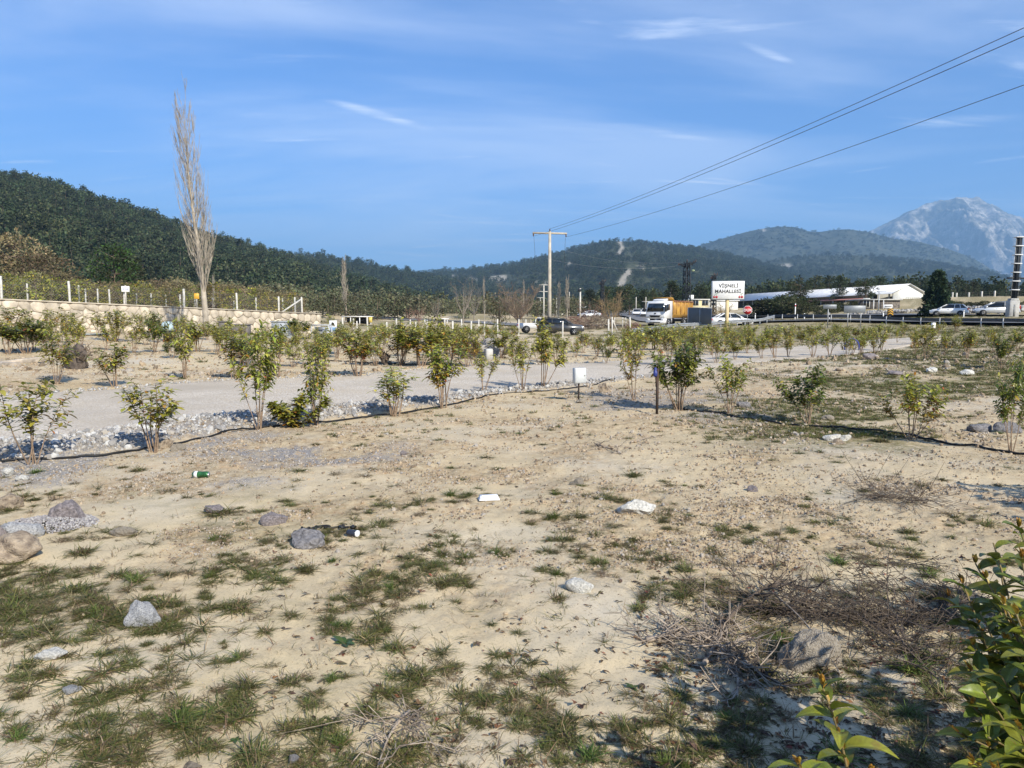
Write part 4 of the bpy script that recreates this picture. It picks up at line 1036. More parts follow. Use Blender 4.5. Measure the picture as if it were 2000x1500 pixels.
for px in list(range(1150, 1420, 26)) + list(range(1590, 2010, 24)):
    px += rsx.uniform(-8, 8); Y = rsx.uniform(176, 204); top = (562 if px < 1450 else 548) + rsx.uniform(-7, 8) + max(0, px - 1860) * .12
    tree_px('pine_tree', near_pine[k % 4], px, top, 600, Y, 7, 'dark pine in the row behind the road left of the sign' if px < 1450 else 'dark pine in the row behind the long barn',
            'tree', 'pines behind the road' if px < 1450 else 'pines behind the barn', sx=rsx.uniform(.95, 1.3), rz=rsx.uniform(0, 6)); k += 1
bush = [card_tree(80 + k, 2.2, 1.5, .05, round_prof, 44, 34, .5, .26, .14, [(3, (.05, .06, .025)), (2, (.075, .08, .035)), (2, (.035, .045, .018))], tr=.025) for k in range(3)]
for i, (px, tp, bs, Y, w_) in enumerate([(1478, 592, 612, 118, 1.2), (1500, 588, 612, 116, 1.3), (1530, 586, 613, 114, 1.4), (1560, 592, 614, 112, 1.2), (1600, 600, 614, 110, 1.1), (1622, 594, 614, 112, 1.2), (1516, 580, 611, 124, 1.0), (1545, 578, 611, 124, 1.0), (1580, 584, 612, 120, 1.1), (1645, 592, 613, 114, 1.0), (1665, 590, 612, 116, .9)]):
    tree_px('bush', bush[i % 3], px, tp, bs, Y, 2.2, 'dark round bush in the clump between sign and barn', 'bush', 'dark bushes below the barn', sx=w_ * 1.2, rz=i)
for i, px in enumerate((1850, 1875, 1900, 1925, 1950, 1975, 2000, 2030)):
    tree_px('bush', bush[i % 3], px, 589 + (i % 3), 606, 112, 2.2, 'dark bush in the hedge bank behind the parked cars', 'bush', 'hedge bank bushes', sx=1.9, rz=i)
tree_px('bush', br1, 1228, 622, 640, 82, 4.2, 'low green bush at the verge in front of the truck', 'bush', None, sx=1.3)
# olive and vine plants on the terrace between the white posts
YG = [(3, (.20, .20, .035)), (2, (.32, .27, .05)), (2, (.12, .13, .035))]
vine = [card_tree(90 + k, 1.5, .8, .15, round_prof, 18, 16, .28, .14, .07, YG, tr=.02) for k in range(3)]
k = 0
for px in range(-20, 590, 24):
    p, s = on_terr(px + rsx.uniform(-8, 8), rsx.uniform(3, 14))
    tree('leafy_bush', vine[k % 3], p, rsx.uniform(.9, 1.35), rsx.uniform(0, 6), 'yellow green leafy bush behind the terrace fence', 'bush', 'terrace bushes'); k += 1
k = 0
for px in range(-30, 600, 21):
    p, s = on_terr(px + rsx.uniform(-8, 8), rsx.uniform(18, 32))
    e = tree('olive_bush', (wil2[0], wil2[1]), p, rsx.uniform(.36, .55), rsx.uniform(0, 6), 'olive bush in the hedge behind the terrace posts', 'bush', 'olive hedge on the terrace'); k += 1
# ================================================================== planted shrubs (each one a thing)
SH = {}
SH['mid'] = [make_shrub(200 + k, .9, .30) for k in range(8)]
SH['dense'] = [make_shrub(210 + k, 1.3, .14, .44, False) for k in range(6)]
SH['dark'] = [make_shrub(220 + k, 1.6, .10, .46, True) for k in range(3)]
SH['orange'] = [make_shrub(230 + k, 1.1, .75) for k in range(5)]
SH['thin'] = [make_shrub(240 + k, .75, .22, .36) for k in range(3)]
SH['low'] = [make_shrub(250 + k, 1.3, .30, .9, False, .16, True) for k in range(2)]
cnt = {}
def shrub(px, py, hpx, wpx, kind, label, group=None, pos=None, h=None, w=None):
    p = pos or G(px, py); p = Vector((p.x, p.y, s1(p.x, p.y) - .01))
    h = h or pxsize(hpx, p.y); w = w or pxsize(wpx, p.y)
    i = cnt.get(kind, 0); cnt[kind] = i + 1; st, fo = SH[kind][i % len(SH[kind])]
    e = empty('shrub', p, random.uniform(0, 6.28), label, 'shrub', group); e.scale = (w * .9, w * .9, h / 1.05)
    mobj('stem', st, e); tag(mobj('foliage', fo, e), kind='stuff')
    return e
FR = [(65, 905, 172, 135, 'mid', 'young shrub with red tinged lower leaves at the left edge beside the black pipe'),
 (300, 882, 146, 128, 'mid', 'young shrub on the white rubble edge, second from the left in the front row'),
 (507, 838, 200, 92, 'dense', 'tall dense dark green shrub at the near edge of the gravel path'),
 (578, 832, 62, 118, 'low', 'low sprawling big leaved shrub at the foot of the tall dense shrub'),
 (617, 828, 156, 78, 'thin', 'slim airy shrub just right of the low sprawling one'),
 (770, 812, 100, 104, 'thin', 'sparse leaning shrub on the near path edge below the middle'),
 (865, 796, 130, 72, 'orange', 'shrub with orange lower leaves beside the black pipe left of centre'),
 (945, 772, 78, 58, 'mid', 'small olive shrub where the black pipe bends at the path edge'),
 (1020, 768, 100, 62, 'mid', 'bare legged shrub left of the grey meter box'),
 (1062, 762, 128, 86, 'dense', 'wide topped shrub on thin bare stems left of the grey meter box'),
 (1238, 782, 140, 66, 'orange', 'shrub with orange lower leaves between meter box and black stake'),
 (1326, 801, 146, 86, 'dark', 'dense dark shrub just right of the black stake'),
 (1425, 808, 116, 96, 'mid', 'open spreading shrub, second right of the black stake'),
 (1578, 826, 122, 98, 'dark', 'round topped dark shrub on bare stems at right along the pipe'),
 (1780, 857, 130, 120, 'orange', 'spreading shrub with yellow leaves at right beside the pipe'),
 (1976, 882, 200, 82, 'dark', 'tall dark leaved shrub at the right edge beside the pipe'),
 (112, 752, 104, 84, 'mid', 'reddish stemmed shrub beyond the path in front of the root ball'),
 (224, 757, 92, 88, 'orange', 'bushy reddish shrub on the far path edge left of the poplar'),
 (361, 742, 122, 64, 'thin', 'tall thin shrub on the far path edge before the poplar'),
 (460, 742, 92, 84, 'orange', 'orange tinted shrub on the far path edge right of the poplar'),
 (543, 738, 108, 70, 'dense', 'green shrub behind the tall dense one on the far path edge'),
 (628, 736, 84, 62, 'mid', 'green shrub on the far path edge behind the slim airy shrub'),
 (699, 736, 92, 70, 'orange', 'orange based shrub on the far path edge left of centre'),
 (52, 692, 74, 74, 'dark', 'dark round shrub on the slope near the left edge'),
 (124, 682, 76, 64, 'mid', 'olive shrub on the slope below the wall above the root ball'),
 (226, 668, 62, 70, 'mid', 'olive shrub below the stone wall, left of the dark green one'),
 (303, 690, 82, 54, 'dark', 'dark green shrub left of the poplar trunk'),
 (336, 702, 40, 46, 'dark', 'small dark shrub at the foot of the slope by the poplar'),
 (436, 690, 58, 62, 'mid', 'shrub right of the poplar trunk before the brown cabinet'),
 (580, 664, 44, 44, 'dark', 'dark shrub between the two grey metal boxes'),
 (20, 650, 52, 70, 'orange', 'brownish shrub against the stone wall at the left edge'),
 (1138, 692, 44, 46, 'orange', 'small orange shrub near the dark car'),
 (1184, 711, 40, 30, 'dark', 'small dark green shrub on the far path edge below the truck'),
 (925, 716, 50, 44, 'mid', 'shrub by the rubble mound in the middle'),
 (980, 704, 66, 60, 'dense', 'leafy shrub right of the rubble mound'),
 (1808, 706, 66, 52, 'mid', 'thin stemmed shrub on the grassy plot at right'),
 (1888, 702, 62, 46, 'orange', 'yellow leaved shrub on the grassy plot at right'),
 (1955, 724, 74, 58, 'dark', 'dark shrub near the right edge behind the tall one')]
for a in FR: shrub(*a)
def row(px0, py0, px1, py1, n, h0, h1_, kinds, label, group, jx=9, jy=4, seed=1, wf=1.0):
    rs = random.Random(seed)
    for i in range(n):
        t_ = (i + rs.uniform(-.25, .25)) / max(1, n - 1); px = px0 + (px1 - px0) * t_ + rs.uniform(-jx, jx); py = py0 + (py1 - py0) * t_ + rs.uniform(-jy, jy)
        h = (h0 + (h1_ - h0) * t_) * rs.uniform(.8, 1.15)
        shrub(px, py, h, h * rs.uniform(.6, .9) * wf, rs.choice(kinds), label, group)
row(770, 722, 905, 714, 7, 92, 70, ['mid', 'thin', 'orange', 'mid'], 'shrub in the far path edge row left of the mound', 'far edge row, left', 6, 5, 2)
row(1010, 716, 1085, 712, 3, 58, 58, ['thin', 'mid'], 'shrub in the far path edge row below the dark car', 'far edge row, middle', 6, 3, 3)
row(1205, 690, 1770, 656, 24, 50, 26, ['mid', 'dense', 'orange', 'mid'], 'shrub in the long far path row below the road sign', 'far edge row, right', 8, 3, 4, 1.15)
row(1300, 712, 1720, 692, 13, 66, 46, ['mid', 'dense', 'thin', 'orange'], 'shrub in the row on the near path edge at right', 'near edge row, right', 8, 4, 5)
row(1210, 672, 1660, 652, 18, 34, 22, ['dense', 'mid'], 'low shrub in the second row beyond the path', 'second row, right', 9, 2, 6, 1.3)
row(640, 682, 980, 672, 13, 40, 36, ['mid', 'thin', 'orange'], 'shrub in the field row left of the parked cars', 'field rows, left', 9, 6, 7, 1.1)
row(420, 702, 660, 702, 7, 52, 46, ['mid', 'thin', 'orange', 'dark'], 'shrub on the slope in front of the grey metal boxes', 'slope shrubs, boxes', 12, 9, 8)
row(120, 640, 400, 640, 8, 34, 34, ['mid', 'orange'], 'small shrub at the foot of the stone wall', 'wall foot shrubs', 12, 5, 9)
row(680, 662, 1000, 656, 14, 24, 22, ['mid', 'dense'], 'far small shrub among the white field posts', 'field rows, far', 9, 3, 10, 1.2)
row(1790, 668, 1880, 640, 5, 28, 32, ['orange', 'mid'], 'yellowish shrub in front of the road barrier at right', 'barrier shrubs', 14, 4, 11, 1.2)

row(10, 672, 400, 668, 10, 48, 42, ['mid', 'orange', 'thin'], 'shrub on the slope between path and stone wall', 'upper slope row', 14, 7, 12)
row(660, 700, 960, 694, 8, 62, 52, ['mid', 'thin', 'orange'], 'shrub in the second row beyond the path, centre left', 'second row, centre left', 10, 5, 13)
row(1230, 700, 1480, 690, 9, 56, 44, ['thin', 'mid', 'dense'], 'shrub along the path bend right of the meter box', 'path bend row', 9, 4, 14)
row(430, 674, 660, 674, 6, 36, 34, ['mid', 'thin', 'orange'], 'shrub in the row beside the metal boxes', 'box row', 10, 5, 15)
row(1620, 676, 1960, 668, 11, 34, 36, ['mid', 'orange', 'dense'], 'shrub on the grassy plot before the barrier', 'plot row', 14, 6, 16)

row(660, 668, 1000, 662, 14, 30, 26, ['thin', 'mid'], 'slim shrub in the far field before the white posts', 'far field slim row', 10, 3, 17)
row(1100, 700, 1200, 694, 4, 40, 40, ['thin', 'mid'], 'slim shrub beyond the path below the dark car', 'slim row below the car', 8, 3, 18)
row(470, 716, 740, 716, 7, 64, 58, ['thin', 'mid', 'orange'], 'slim shrub behind the far path edge, left half', 'slim row, left half', 10, 4, 19)

row(0, 690, 660, 690, 13, 62, 52, ['thin', 'mid', 'orange', 'mid'], 'shrub in the middle row of the left slope', 'middle row, left slope', 16, 6, 20)
row(0, 654, 640, 654, 15, 44, 36, ['mid', 'thin', 'orange'], 'shrub in the upper row below the stone wall', 'upper row, left slope', 16, 4, 21)
row(690, 656, 1010, 652, 12, 24, 22, ['mid', 'thin'], 'tiny shrub in the hindmost field row', 'hindmost field row', 12, 2, 22)
row(1640, 690, 1980, 690, 8, 46, 48, ['mid', 'orange', 'thin'], 'shrub in the rear row on the grassy plot', 'rear plot row', 16, 6, 23)
# ================================================================== vehicles
m_white = mat('white_car_paint', (.78, .78, .77), .3, var=.04, scale=2, coat=.6)
m_silver = mat('silver_car_paint', (.60, .62, .64), .3, .3, var=.04, scale=2, coat=.6)
m_dark = mat('dark_grey_car_paint', (.035, .040, .048), .28, .2, var=.15, scale=2, coat=.7, dirt=(.09, .085, .075))
m_glass = mat('dark_window_glass', (.012, .016, .02), .06, 0, var=.05, spec=.8)
m_tyre = mat('black_rubber', (.018, .018, .018), .85, var=.2)
m_rim = mat('alloy_rim', (.42, .42, .42), .35, .7, var=.1)
m_blackp = mat('black_plastic', (.022, .022, .023), .6, var=.2)
m_red = mat('red_lamp', (.45, .015, .012), .25, var=.1)
m_lamp = mat('clear_lamp', (.75, .77, .80), .12, var=.05)
m_yellow = mat('yellow_tipper_paint', (.50, .28, .05), .55, var=.12, scale=1.4, dirt=(.30, .15, .04), bump=.15, bscale=6)
m_rust = mat('rusty_steel', (.24, .11, .055), .85, var=.3, scale=6)
m_steel = mat('galvanised_steel', (.42, .43, .43), .5, .6, var=.12, scale=4)
m_concrete = mat('grey_concrete', (.44, .43, .40), .9, var=.12, scale=3, bump=.3)
m_plate = mat('number_plate', (.75, .75, .72), .5, var=.05)
def arch(cx, r, z0, n=7, flip=False):
    a = [(cx + r * math.cos(t_), z0 + r * math.sin(t_)) for t_ in np.linspace(math.pi, 0, n)]
    return a if not flip else a[::-1]
def wheel(parent, x, y, r, side, wd=.2):
    w = MB().lathe([(r * .62, -wd / 2), (r * .93, -wd / 2), (r, -wd * .3), (r, wd * .3), (r * .93, wd / 2), (r * .62, wd / 2)], 18, (0, 0, 0), 'y').build('wheel', m_tyre, parent, False, (x, y, r))
    rim = MB().lathe([(r * .62, side * wd * .38), (r * .60, side * wd * .50), (r * .20, side * wd * .40), (r * .16, side * wd * .52)], 12, (0, 0, 0), 'y')
    for k in range(5):
        t_ = 2 * math.pi * k / 5; rim.bar((0, side * wd * .47, 0), (r * .58 * math.cos(t_), side * wd * .50, r * .58 * math.sin(t_)), r * .12)
    rim.build('rim', m_rim, w)
def car(name, label, cat, loc, rz, prof, gh, width, paint, wb, wr, roof_t=.04, group=None, rails=False, tail=None, head=None, bpx=None):
    """prof: lower body outline (x forward, z up) without arches; gh: glasshouse (xr0, xf0, xr1, xf1, z0, z1, w0, w1)"""
    e = empty(name, loc, rz, label, cat, group); hw = width / 2
    MB().prism(prof, 'y', -hw, hw, inset=.10, chamfer=.16).build('body', paint, e)
    xr0, xf0, xr1, xf1, z0, z1, w0, w1 = gh
    V = [(xr0, -w0, z0), (xf0, -w0, z0), (xf0, w0, z0), (xr0, w0, z0), (xr1, -w1, z1), (xf1, -w1, z1), (xf1, w1, z1), (xr1, w1, z1)]
    MB().add(V, [(3, 2, 1, 0), (4, 5, 6, 7), (0, 1, 5, 4), (1, 2, 6, 5), (2, 3, 7, 6), (3, 0, 4, 7)]).build('windows', m_glass, e)
    rf = MB(); a = .04
    rf.prism([(xr1 - .06, z1 - .005), (xr1 + .12, z1 + roof_t), ((xr1 + xf1) / 2, z1 + roof_t * 1.5), (xf1 - .15, z1 + roof_t), (xf1 + .06, z1 - .005)], 'y', -w1 - .015, w1 + .015, inset=.02, chamfer=.10)
    roof = rf.build('roof', paint, e)
    if rails:
        for s in (-1, 1): MB().tube([(xr1 + .2, s * (w1 - .05), z1 + .05), (xr1 + .35, s * (w1 - .05), z1 + .11), (xf1 - .5, s * (w1 - .05), z1 + .11), (xf1 - .35, s * (w1 - .05), z1 + .05)], .02, 6).build('roof_rail', m_blackp, roof)
    pl = MB()
    for s in (-1, 1):
        for A, B_, w in (((xr0, s * w0, z0), (xr1, s * w1, z1), .09), ((xf0, s * w0, z0), (xf1, s * w1, z1), .06)):
            pl.bar(A, B_, w)
        k = bpx if bpx is not None else (xr1 + xf1) / 2
        pl.bar((k + .02, s * (w0 + .005), z0), (k, s * (w1 + .005), z1), .055)
        k2 = xr1 + (xf1 - xr1) * .18
        if cat != 'pickup': pl.bar((k2 - .12, s * (w0 + .004), z0), (k2, s * (w1 + .004), z1), .06)
    pl.build('pillars', paint, e)
    xs = [p[0] for p in prof]; x0, x1 = min(xs), max(xs); zs = [p[1] for p in prof]; zb = min(zs)
    for s in (-1, 1):
        for wx in wb: wheel(e, wx, s * (hw - .10), wr, s)
        ar = MB()
        for wx in wb: ar.lathe([(wr * 1.16, s * (hw - .015)), (wr * 1.16, s * (hw + .006))], 16, (wx, 0, wr * 1.02), 'y')
        ar.build('wheel_arch', m_blackp, e)
        MB().box(xf0 - .42, xf0 - .22, s * hw - .02 if s < 0 else s * hw - .04, s * hw + .04 if s < 0 else s * hw + .02, z0 - .02, z0 + .13, .02).build('mirror', m_blackp if paint is m_dark else paint, e).location = (0, s * .12, .02)
        d = MB()
        for xx in ((wb[0] + wb[1]) / 2 + .02,): d.box(xx - .09, xx + .09, s * hw - .012, s * hw + .012, z0 - .16, z0 - .12, .004)
        d.build('door_handle', m_blackp, e)
        if tail: MB().box(x0 - .012, x0 + .16, s * (hw - .14) - .13, s * (hw - .14) + .13, tail[0], tail[1], .02).build('tail_lamp', m_red, e)
        if head: MB().box(x1 - .22, x1 + .0, s * (hw - .22) - .17, s * (hw - .22) + .17, head[0], head[1], .03).build('headlamp', m_lamp, e)
    MB().box(x0 - .03, x0 + .05, -hw + .1, hw - .1, zb + .05, zb + .25, .03).build('bumper', m_blackp if paint is m_dark else paint, e)
    MB().box(x1 - .05, x1 + .03, -hw + .14, hw - .14, zb + .05, zb + .25, .03).build('bumper', m_blackp, e)
    MB().box(x0 - .035, x0 + .0, -.26, .26, zb + .42, zb + .54, .008).build('number_plate', m_plate, e)
    return e
SUVP = [(-2.12, .36), (2.05, .34), (2.16, .50), (2.15, .80), (1.95, .96), (1.05, 1.06), (-2.0, 1.08), (-2.16, .90), (-2.17, .5)]
SUVG = (-2.05, 1.12, -1.78, .25, 1.05, 1.60, .82, .66)
SEDP = [(-2.26, .32), (2.22, .28), (2.34, .45), (2.30, .66), (2.0, .80), (1.15, .92), (-1.6, .96), (-2.2, .98), (-2.33, .80), (-2.32, .45)]
SEDG = (-1.75, 1.2, -.85, .35, .92, 1.40, .80, .60)
HATP = [(-1.96, .33), (1.95, .30), (2.06, .46), (2.02, .68), (1.75, .84), (1.05, .95), (-1.85, 1.0), (-2.02, .85), (-2.05, .5)]
HATG = (-1.92, 1.15, -1.40, .20, .94, 1.43, .79, .61)
VANP = [(-2.2, .36), (2.2, .33), (2.33, .5), (2.28, .76), (1.9, .92), (1.2, 1.0), (-2.1, 1.08), (-2.3, .9), (-2.3, .5)]
VANG = (-2.18, 1.45, -1.75, .25, 1.0, 1.62, .82, .66)
g = on(P(1095, 657, 70).x, 70); car('parked_car', 'dark grey dusty estate car parked on the dirt track below the power pole', 'car', g, R(-9), SUVP, SUVG, 1.82, m_dark, (-1.33, 1.34), .36, rails=True, tail=(.75, 1.0), head=(.68, .86))
g = on(P(1054, 650, 76).x, 76)
pk = car('pickup_truck', 'old white pickup mostly hidden behind the dark parked car', 'pickup', g, R(4), [(-2.35, .42), (2.15, .40), (2.25, .6), (2.18, .86), (.9, .98), (-2.35, .98)], (-.55, 1.0, -.45, .45, .96, 1.48, .76, .66), 1.68, m_white, (-1.45, 1.45), .34, tail=(.7, .9), head=(.65, .82))
cg = MB()
for x_ in (-2.25, -1.7, -1.15, -.65):
    for s in (-1, 1): cg.bar((x_, s * .74, .96), (x_, s * .74, 1.42), .035)
for s in (-1, 1): cg.bar((-2.28, s * .74, 1.42), (-.6, s * .74, 1.42), .035)
cg.bar((-2.28, -.74, 1.42), (-2.28, .74, 1.42), .035); cg.build('cargo_rack', m_blackp, pk)
g = on(P(1426, 637, 81).x, 81); car('sedan', 'white sedan passing behind the town sign on the road', 'car', g, R(2), SEDP, SEDG, 1.78, m_white, (-1.38, 1.40), .33, tail=(.66, .84), head=(.56, .70))
g = on(P(1853, 620, 90).x, 90); g.z += .10; car('hatchback', 'white hatchback on the road just right of the dark conifer', 'car', g, R(146), HATP, HATG, 1.74, m_white, (-1.22, 1.28), .32, tail=(.72, .95), head=(.58, .74))
g = on(P(1944, 620, 88).x, 88); g.z += .10; car('estate_car', 'silver estate car with red tail lamp beside the dark tower', 'car', g, R(158), VANP, VANG, 1.8, m_silver, (-1.38, 1.45), .34, tail=(.78, 1.25), head=(.6, .78), rails=True)
g = on(P(1244, 612, 140).x, 140); car('distant_car', 'small white car far down the road left of the truck', 'car', g, R(-100), HATP, HATG, 1.74, m_white, (-1.22, 1.28), .32, tail=(.72, .95), head=(.58, .74))
g = on(P(1262, 612, 132).x, 132); car('distant_car', 'white car half hidden by the truck cab', 'car', g, R(-105), SUVP, SUVG, 1.8, m_white, (-1.33, 1.34), .35, tail=(.75, 1.0), head=(.68, .86))
g = on(P(1121, 606, 190).x, 190); car('distant_van', 'white van far off between poplars and lamp pole', 'van', g, R(-95), VANP, VANG, 1.9, m_white, (-1.38, 1.45), .36, tail=(.78, 1.1), head=(.6, .78))
g = on(P(1151, 612, 150).x, 150); car('distant_car', 'far silver car above the heap of cut branches', 'car', g, R(-165), SEDP, SEDG, 1.78, m_silver, (-1.38, 1.40), .33, tail=(.66, .84), head=(.56, .70))

# tipper lorry: local +x is forward, origin under the front bumper
tp = on(P(1279, 641, 86).x, 86); tp.z += .10
trk = empty('tipper_truck', tp, R(-128), 'white cabbed tipper truck with yellow bed on the road beside the town sign', 'truck')
cabp = [(-2.05, .95), (-.02, .95), (0, 1.35), (-.05, 1.75), (-.32, 2.85), (-.45, 3.0), (-2.05, 3.05)]
cab = MB().prism(cabp, 'y', -1.22, 1.22, inset=.06, chamfer=.10).build('cab', m_white, trk)
ws = MB().add([(-.045, -1.06, 1.80), (-.045, 1.06, 1.80), (-.315, 1.0, 2.74), (-.315, -1.0, 2.74), (.0, -1.06, 1.80), (.0, 1.06, 1.80), (-.275, 1.0, 2.74), (-.275, -1.0, 2.74)], [(4, 5, 6, 7), (0, 1, 5, 4), (1, 2, 6, 5), (2, 3, 7, 6), (3, 0, 4, 7)]).build('windscreen', m_glass, cab)
for s in (-1, 1):
    MB().prism([(-1.35, 2.0), (-.42, 1.82), (-.52, 2.62), (-1.30, 2.66)], 'y', s * 1.215, s * 1.232).build('side_window', m_glass, cab)
    MB().box(-.08, .18, s * 1.36 - .10, s * 1.36 + .10, 1.75, 2.55, .03).build('mirror', m_blackp, cab)
    MB().box(-.02, .045, s * .92 - .2, s * .92 + .2, .78, .98, .03).build('headlamp', m_lamp, trk)
    MB().prism([(-2.0, .45), (-.1, .40), (-.02, .95), (-2.0, .95)], 'y', s * 1.0, s * 1.2).build('step_panel', m_white, trk)
    MB().lathe([(.66, s * 1.19), (.66, s * 1.215)], 20, (-1.15, 0, .56), 'y').build('wheel_arch', m_blackp, trk)
    for wx in (-1.15, -5.4, -6.75): wheel(trk, wx, s * 1.06, .52, s, .30)
MB().box(-.12, .05, -1.2, 1.2, .42, .76, .05).build('bumper', m_white, trk)
MB().prism([(-.75, 1.36), (.75, 1.36), (.55, 1.12), (-.55, 1.12)], 'x', .0, .03).build('grille', m_blackp, cab)
MB().prism([(-.12, 1.62), (.12, 1.62), (.12, 1.52), (0, 1.46), (-.12, 1.52)], 'x', -.04, .02).build('badge', m_blackp, cab)
MB().box(-.0, .06, -.7, .7, .48, .60, .02).build('air_intake', m_blackp, trk)
MB().prism([(-1.9, 3.04), (-.75, 3.04), (-.95, 3.22), (-1.8, 3.34)], 'y', -.75, .75, inset=.05, chamfer=.12).build('roof_deflector', m_white, cab)
MB().box(-7.6, -1.9, -.42, .42, .62, .92, .03).build('chassis', m_blackp, trk)
MB().lathe([(.30, -.5), (.32, -.4), (.32, .4), (.30, .5)], 14, (-3.0, -1.0 + .45, .75), 'x').build('fuel_tank', m_steel, trk).location = (0, -.3, 0)
bed = MB().prism([(-1.20, 3.02), (-1.26, 2.6), (-1.22, 1.55), (-.95, 1.05), (.95, 1.05), (1.22, 1.55), (1.26, 2.6), (1.20, 3.02), (1.10, 3.02), (1.10, 1.3), (-1.10, 1.3), (-1.10, 3.02)], 'x', -7.7, -2.25).build('tipper_bed', m_yellow, trk)
MB().add([(-2.25, -1.22, 1.1), (-2.25, 1.22, 1.1), (-2.25, 1.24, 3.05), (-2.25, -1.24, 3.05), (-2.38, -1.22, 1.1), (-2.38, 1.22, 1.1), (-2.38, 1.24, 3.05), (-2.38, -1.24, 3.05)], [(0, 1, 2, 3), (7, 6, 5, 4), (4, 5, 1, 0), (5, 6, 2, 1), (6, 7, 3, 2), (7, 4, 0, 3)]).build('headboard', m_yellow, bed)
MB().prism([(-2.45, 3.02), (-1.75, 3.38), (-1.70, 3.46), (-2.2, 3.40), (-2.6, 3.1)], 'y', -1.2, 1.2).build('headboard_canopy', m_yellow, bed)
for s in (-1, 1):
    MB().box(-7.72, -2.3, s * 1.25 - .06, s * 1.25 + .06, 2.94, 3.09, .02).build('top_rail', m_rust, bed)
    for x_ in (-7.5, -6.4, -5.3, -4.2, -3.1): MB().box(x_ - .06, x_ + .06, s * 1.27 - .05, s * 1.27 + .05, 1.5, 2.94, .01).build('rib', m_yellow, bed)

# ================================================================== signs and boards
m_signw = mat('white_sign_sheet', (.74, .74, .73), .5, var=.03)
m_black = mat('black_lettering', (.015, .015, .016), .6, var=.05)
m_cream = mat('cream_painted_steel', (.58, .46, .25), .6, var=.08, scale=3)
m_greysh = mat('grey_sheet_metal', (.115, .125, .135), .55, .1, var=.06, scale=1.5)
m_greyedge = mat('pale_grey_frame', (.50, .52, .53), .5, .2, var=.06)
m_cherry = mat('cherry_red_print', (.42, .03, .04), .6, var=.1)
m_leafp = mat('green_print', (.10, .20, .06), .6, var=.1)
def text(body, size, parent, loc, mt, rot=(math.pi / 2, 0, 0), off=.0, ext=.002, name='lettering'):
    c = bpy.data.curves.new(name, 'FONT'); c.body = body; c.size = size; c.align_x = 'CENTER'; c.align_y = 'CENTER'; c.offset = off; c.space_character = 1.06; c.extrude = ext
    c.materials.append(mt); c.resolution_u = 4; t0 = bpy.data.objects.new('text_source', c); link(t0)
    bpy.context.view_layer.update(); dg = bpy.context.evaluated_depsgraph_get(); me = bpy.data.meshes.new_from_object(t0.evaluated_get(dg)); bpy.data.objects.remove(t0)
    o = bpy.data.objects.new(name, me); link(o, parent); o.location = loc; o.rotation_euler = rot; return o
Ys = 67.0; sg = on(P(1419, 645, Ys).x, Ys)
sign = empty('town_sign', sg, R(-3), 'white road sign with black lettering and cherries on a cream post', 'sign')
zt, zb_ = P(1419, 549, Ys).z - sg.z, P(1419, 585, Ys).z - sg.z; wS = pxsize(62, Ys)
MB().lathe([(.17, -.3), (.17, zb_ - .05)], 16).build('post', m_cream, sign)
MB().box(-wS / 2, wS / 2, -.26, .08, zb_, zt, .015).build('sign_box', m_greyedge, sign)
bd = MB().box(-wS / 2 + .05, wS / 2 - .05, -.285, -.265, zb_ + .05, zt - .05, .004).build('panel', m_signw, sign)
hS = zt - zb_
text('V\u0130\u015eNEL\u0130', .43, bd, (0.02, -.295, zb_ + hS * .73), m_black, off=.011)
text('MAHALLES\u0130', .43, bd, (-.03, -.295, zb_ + hS * .43), m_black, off=.011)
for s in (-1, 1):
    cx = s * wS * .39; cz_ = zb_ + hS * .13
    em = MB()
    for dx_, r_ in ((-.12, .10), (.10, .11)): em.lathe([(r_, -.296), (r_, -.29)], 14, (cx + dx_, 0, cz_), 'y')
    e_ = em.build('cherry_emblem', m_cherry, bd)
    st_ = MB().tube([(cx - .12, -.292, cz_ + .08), (cx - .06, -.292, cz_ + .22), (cx + .03, -.292, cz_ + .30)], .012, 5).tube([(cx + .10, -.292, cz_ + .09), (cx + .07, -.292, cz_ + .2), (cx + .03, -.292, cz_ + .30)], .012, 5)
    st_.prism([(cx + .02, cz_ + .30), (cx + .16, cz_ + .36), (cx + .2, cz_ + .31), (cx + .1, cz_ + .28)], 'y', -.294, -.29); st_.build('cherry_stem', m_leafp, e_)
Yc = 70.0; cb = on(P(1366, 640, Yc).x, Yc)
board = empty('notice_board', cb, R(2), 'back of a grey two panel metal board beside the town sign', 'board')
z0b, z1b, wB = P(1366, 635, Yc).z - cb.z, P(1366, 600.5, Yc).z - cb.z, pxsize(47, Yc)
for s in (-1, 1):
    x0_, x1_ = (-wB / 2 + .05, -.02) if s < 0 else (.02, wB / 2 - .05)
    MB().box(x0_, x1_, -.03, .02, z0b + .05, z1b - .05, .006).build('panel', m_greysh, board)
    MB().box(s * (wB / 2 - .3) - .04, s * (wB / 2 - .3) + .04, .04, .12, -.3, z1b - .1).build('leg', m_steel, board)
fr = MB()
fr.box(-wB / 2, wB / 2, -.05, .05, z1b - .05, z1b).box(-wB / 2, wB / 2, -.05, .05, z0b, z0b + .05).box(-wB / 2, -wB / 2 + .05, -.05, .05, z0b + .05, z1b - .05).box(wB / 2 - .05, wB / 2, -.05, .05, z0b + .05, z1b - .05).box(-.02, .02, -.045, .03, z0b + .05, z1b - .05)
fr.build('frame', m_greyedge, board)
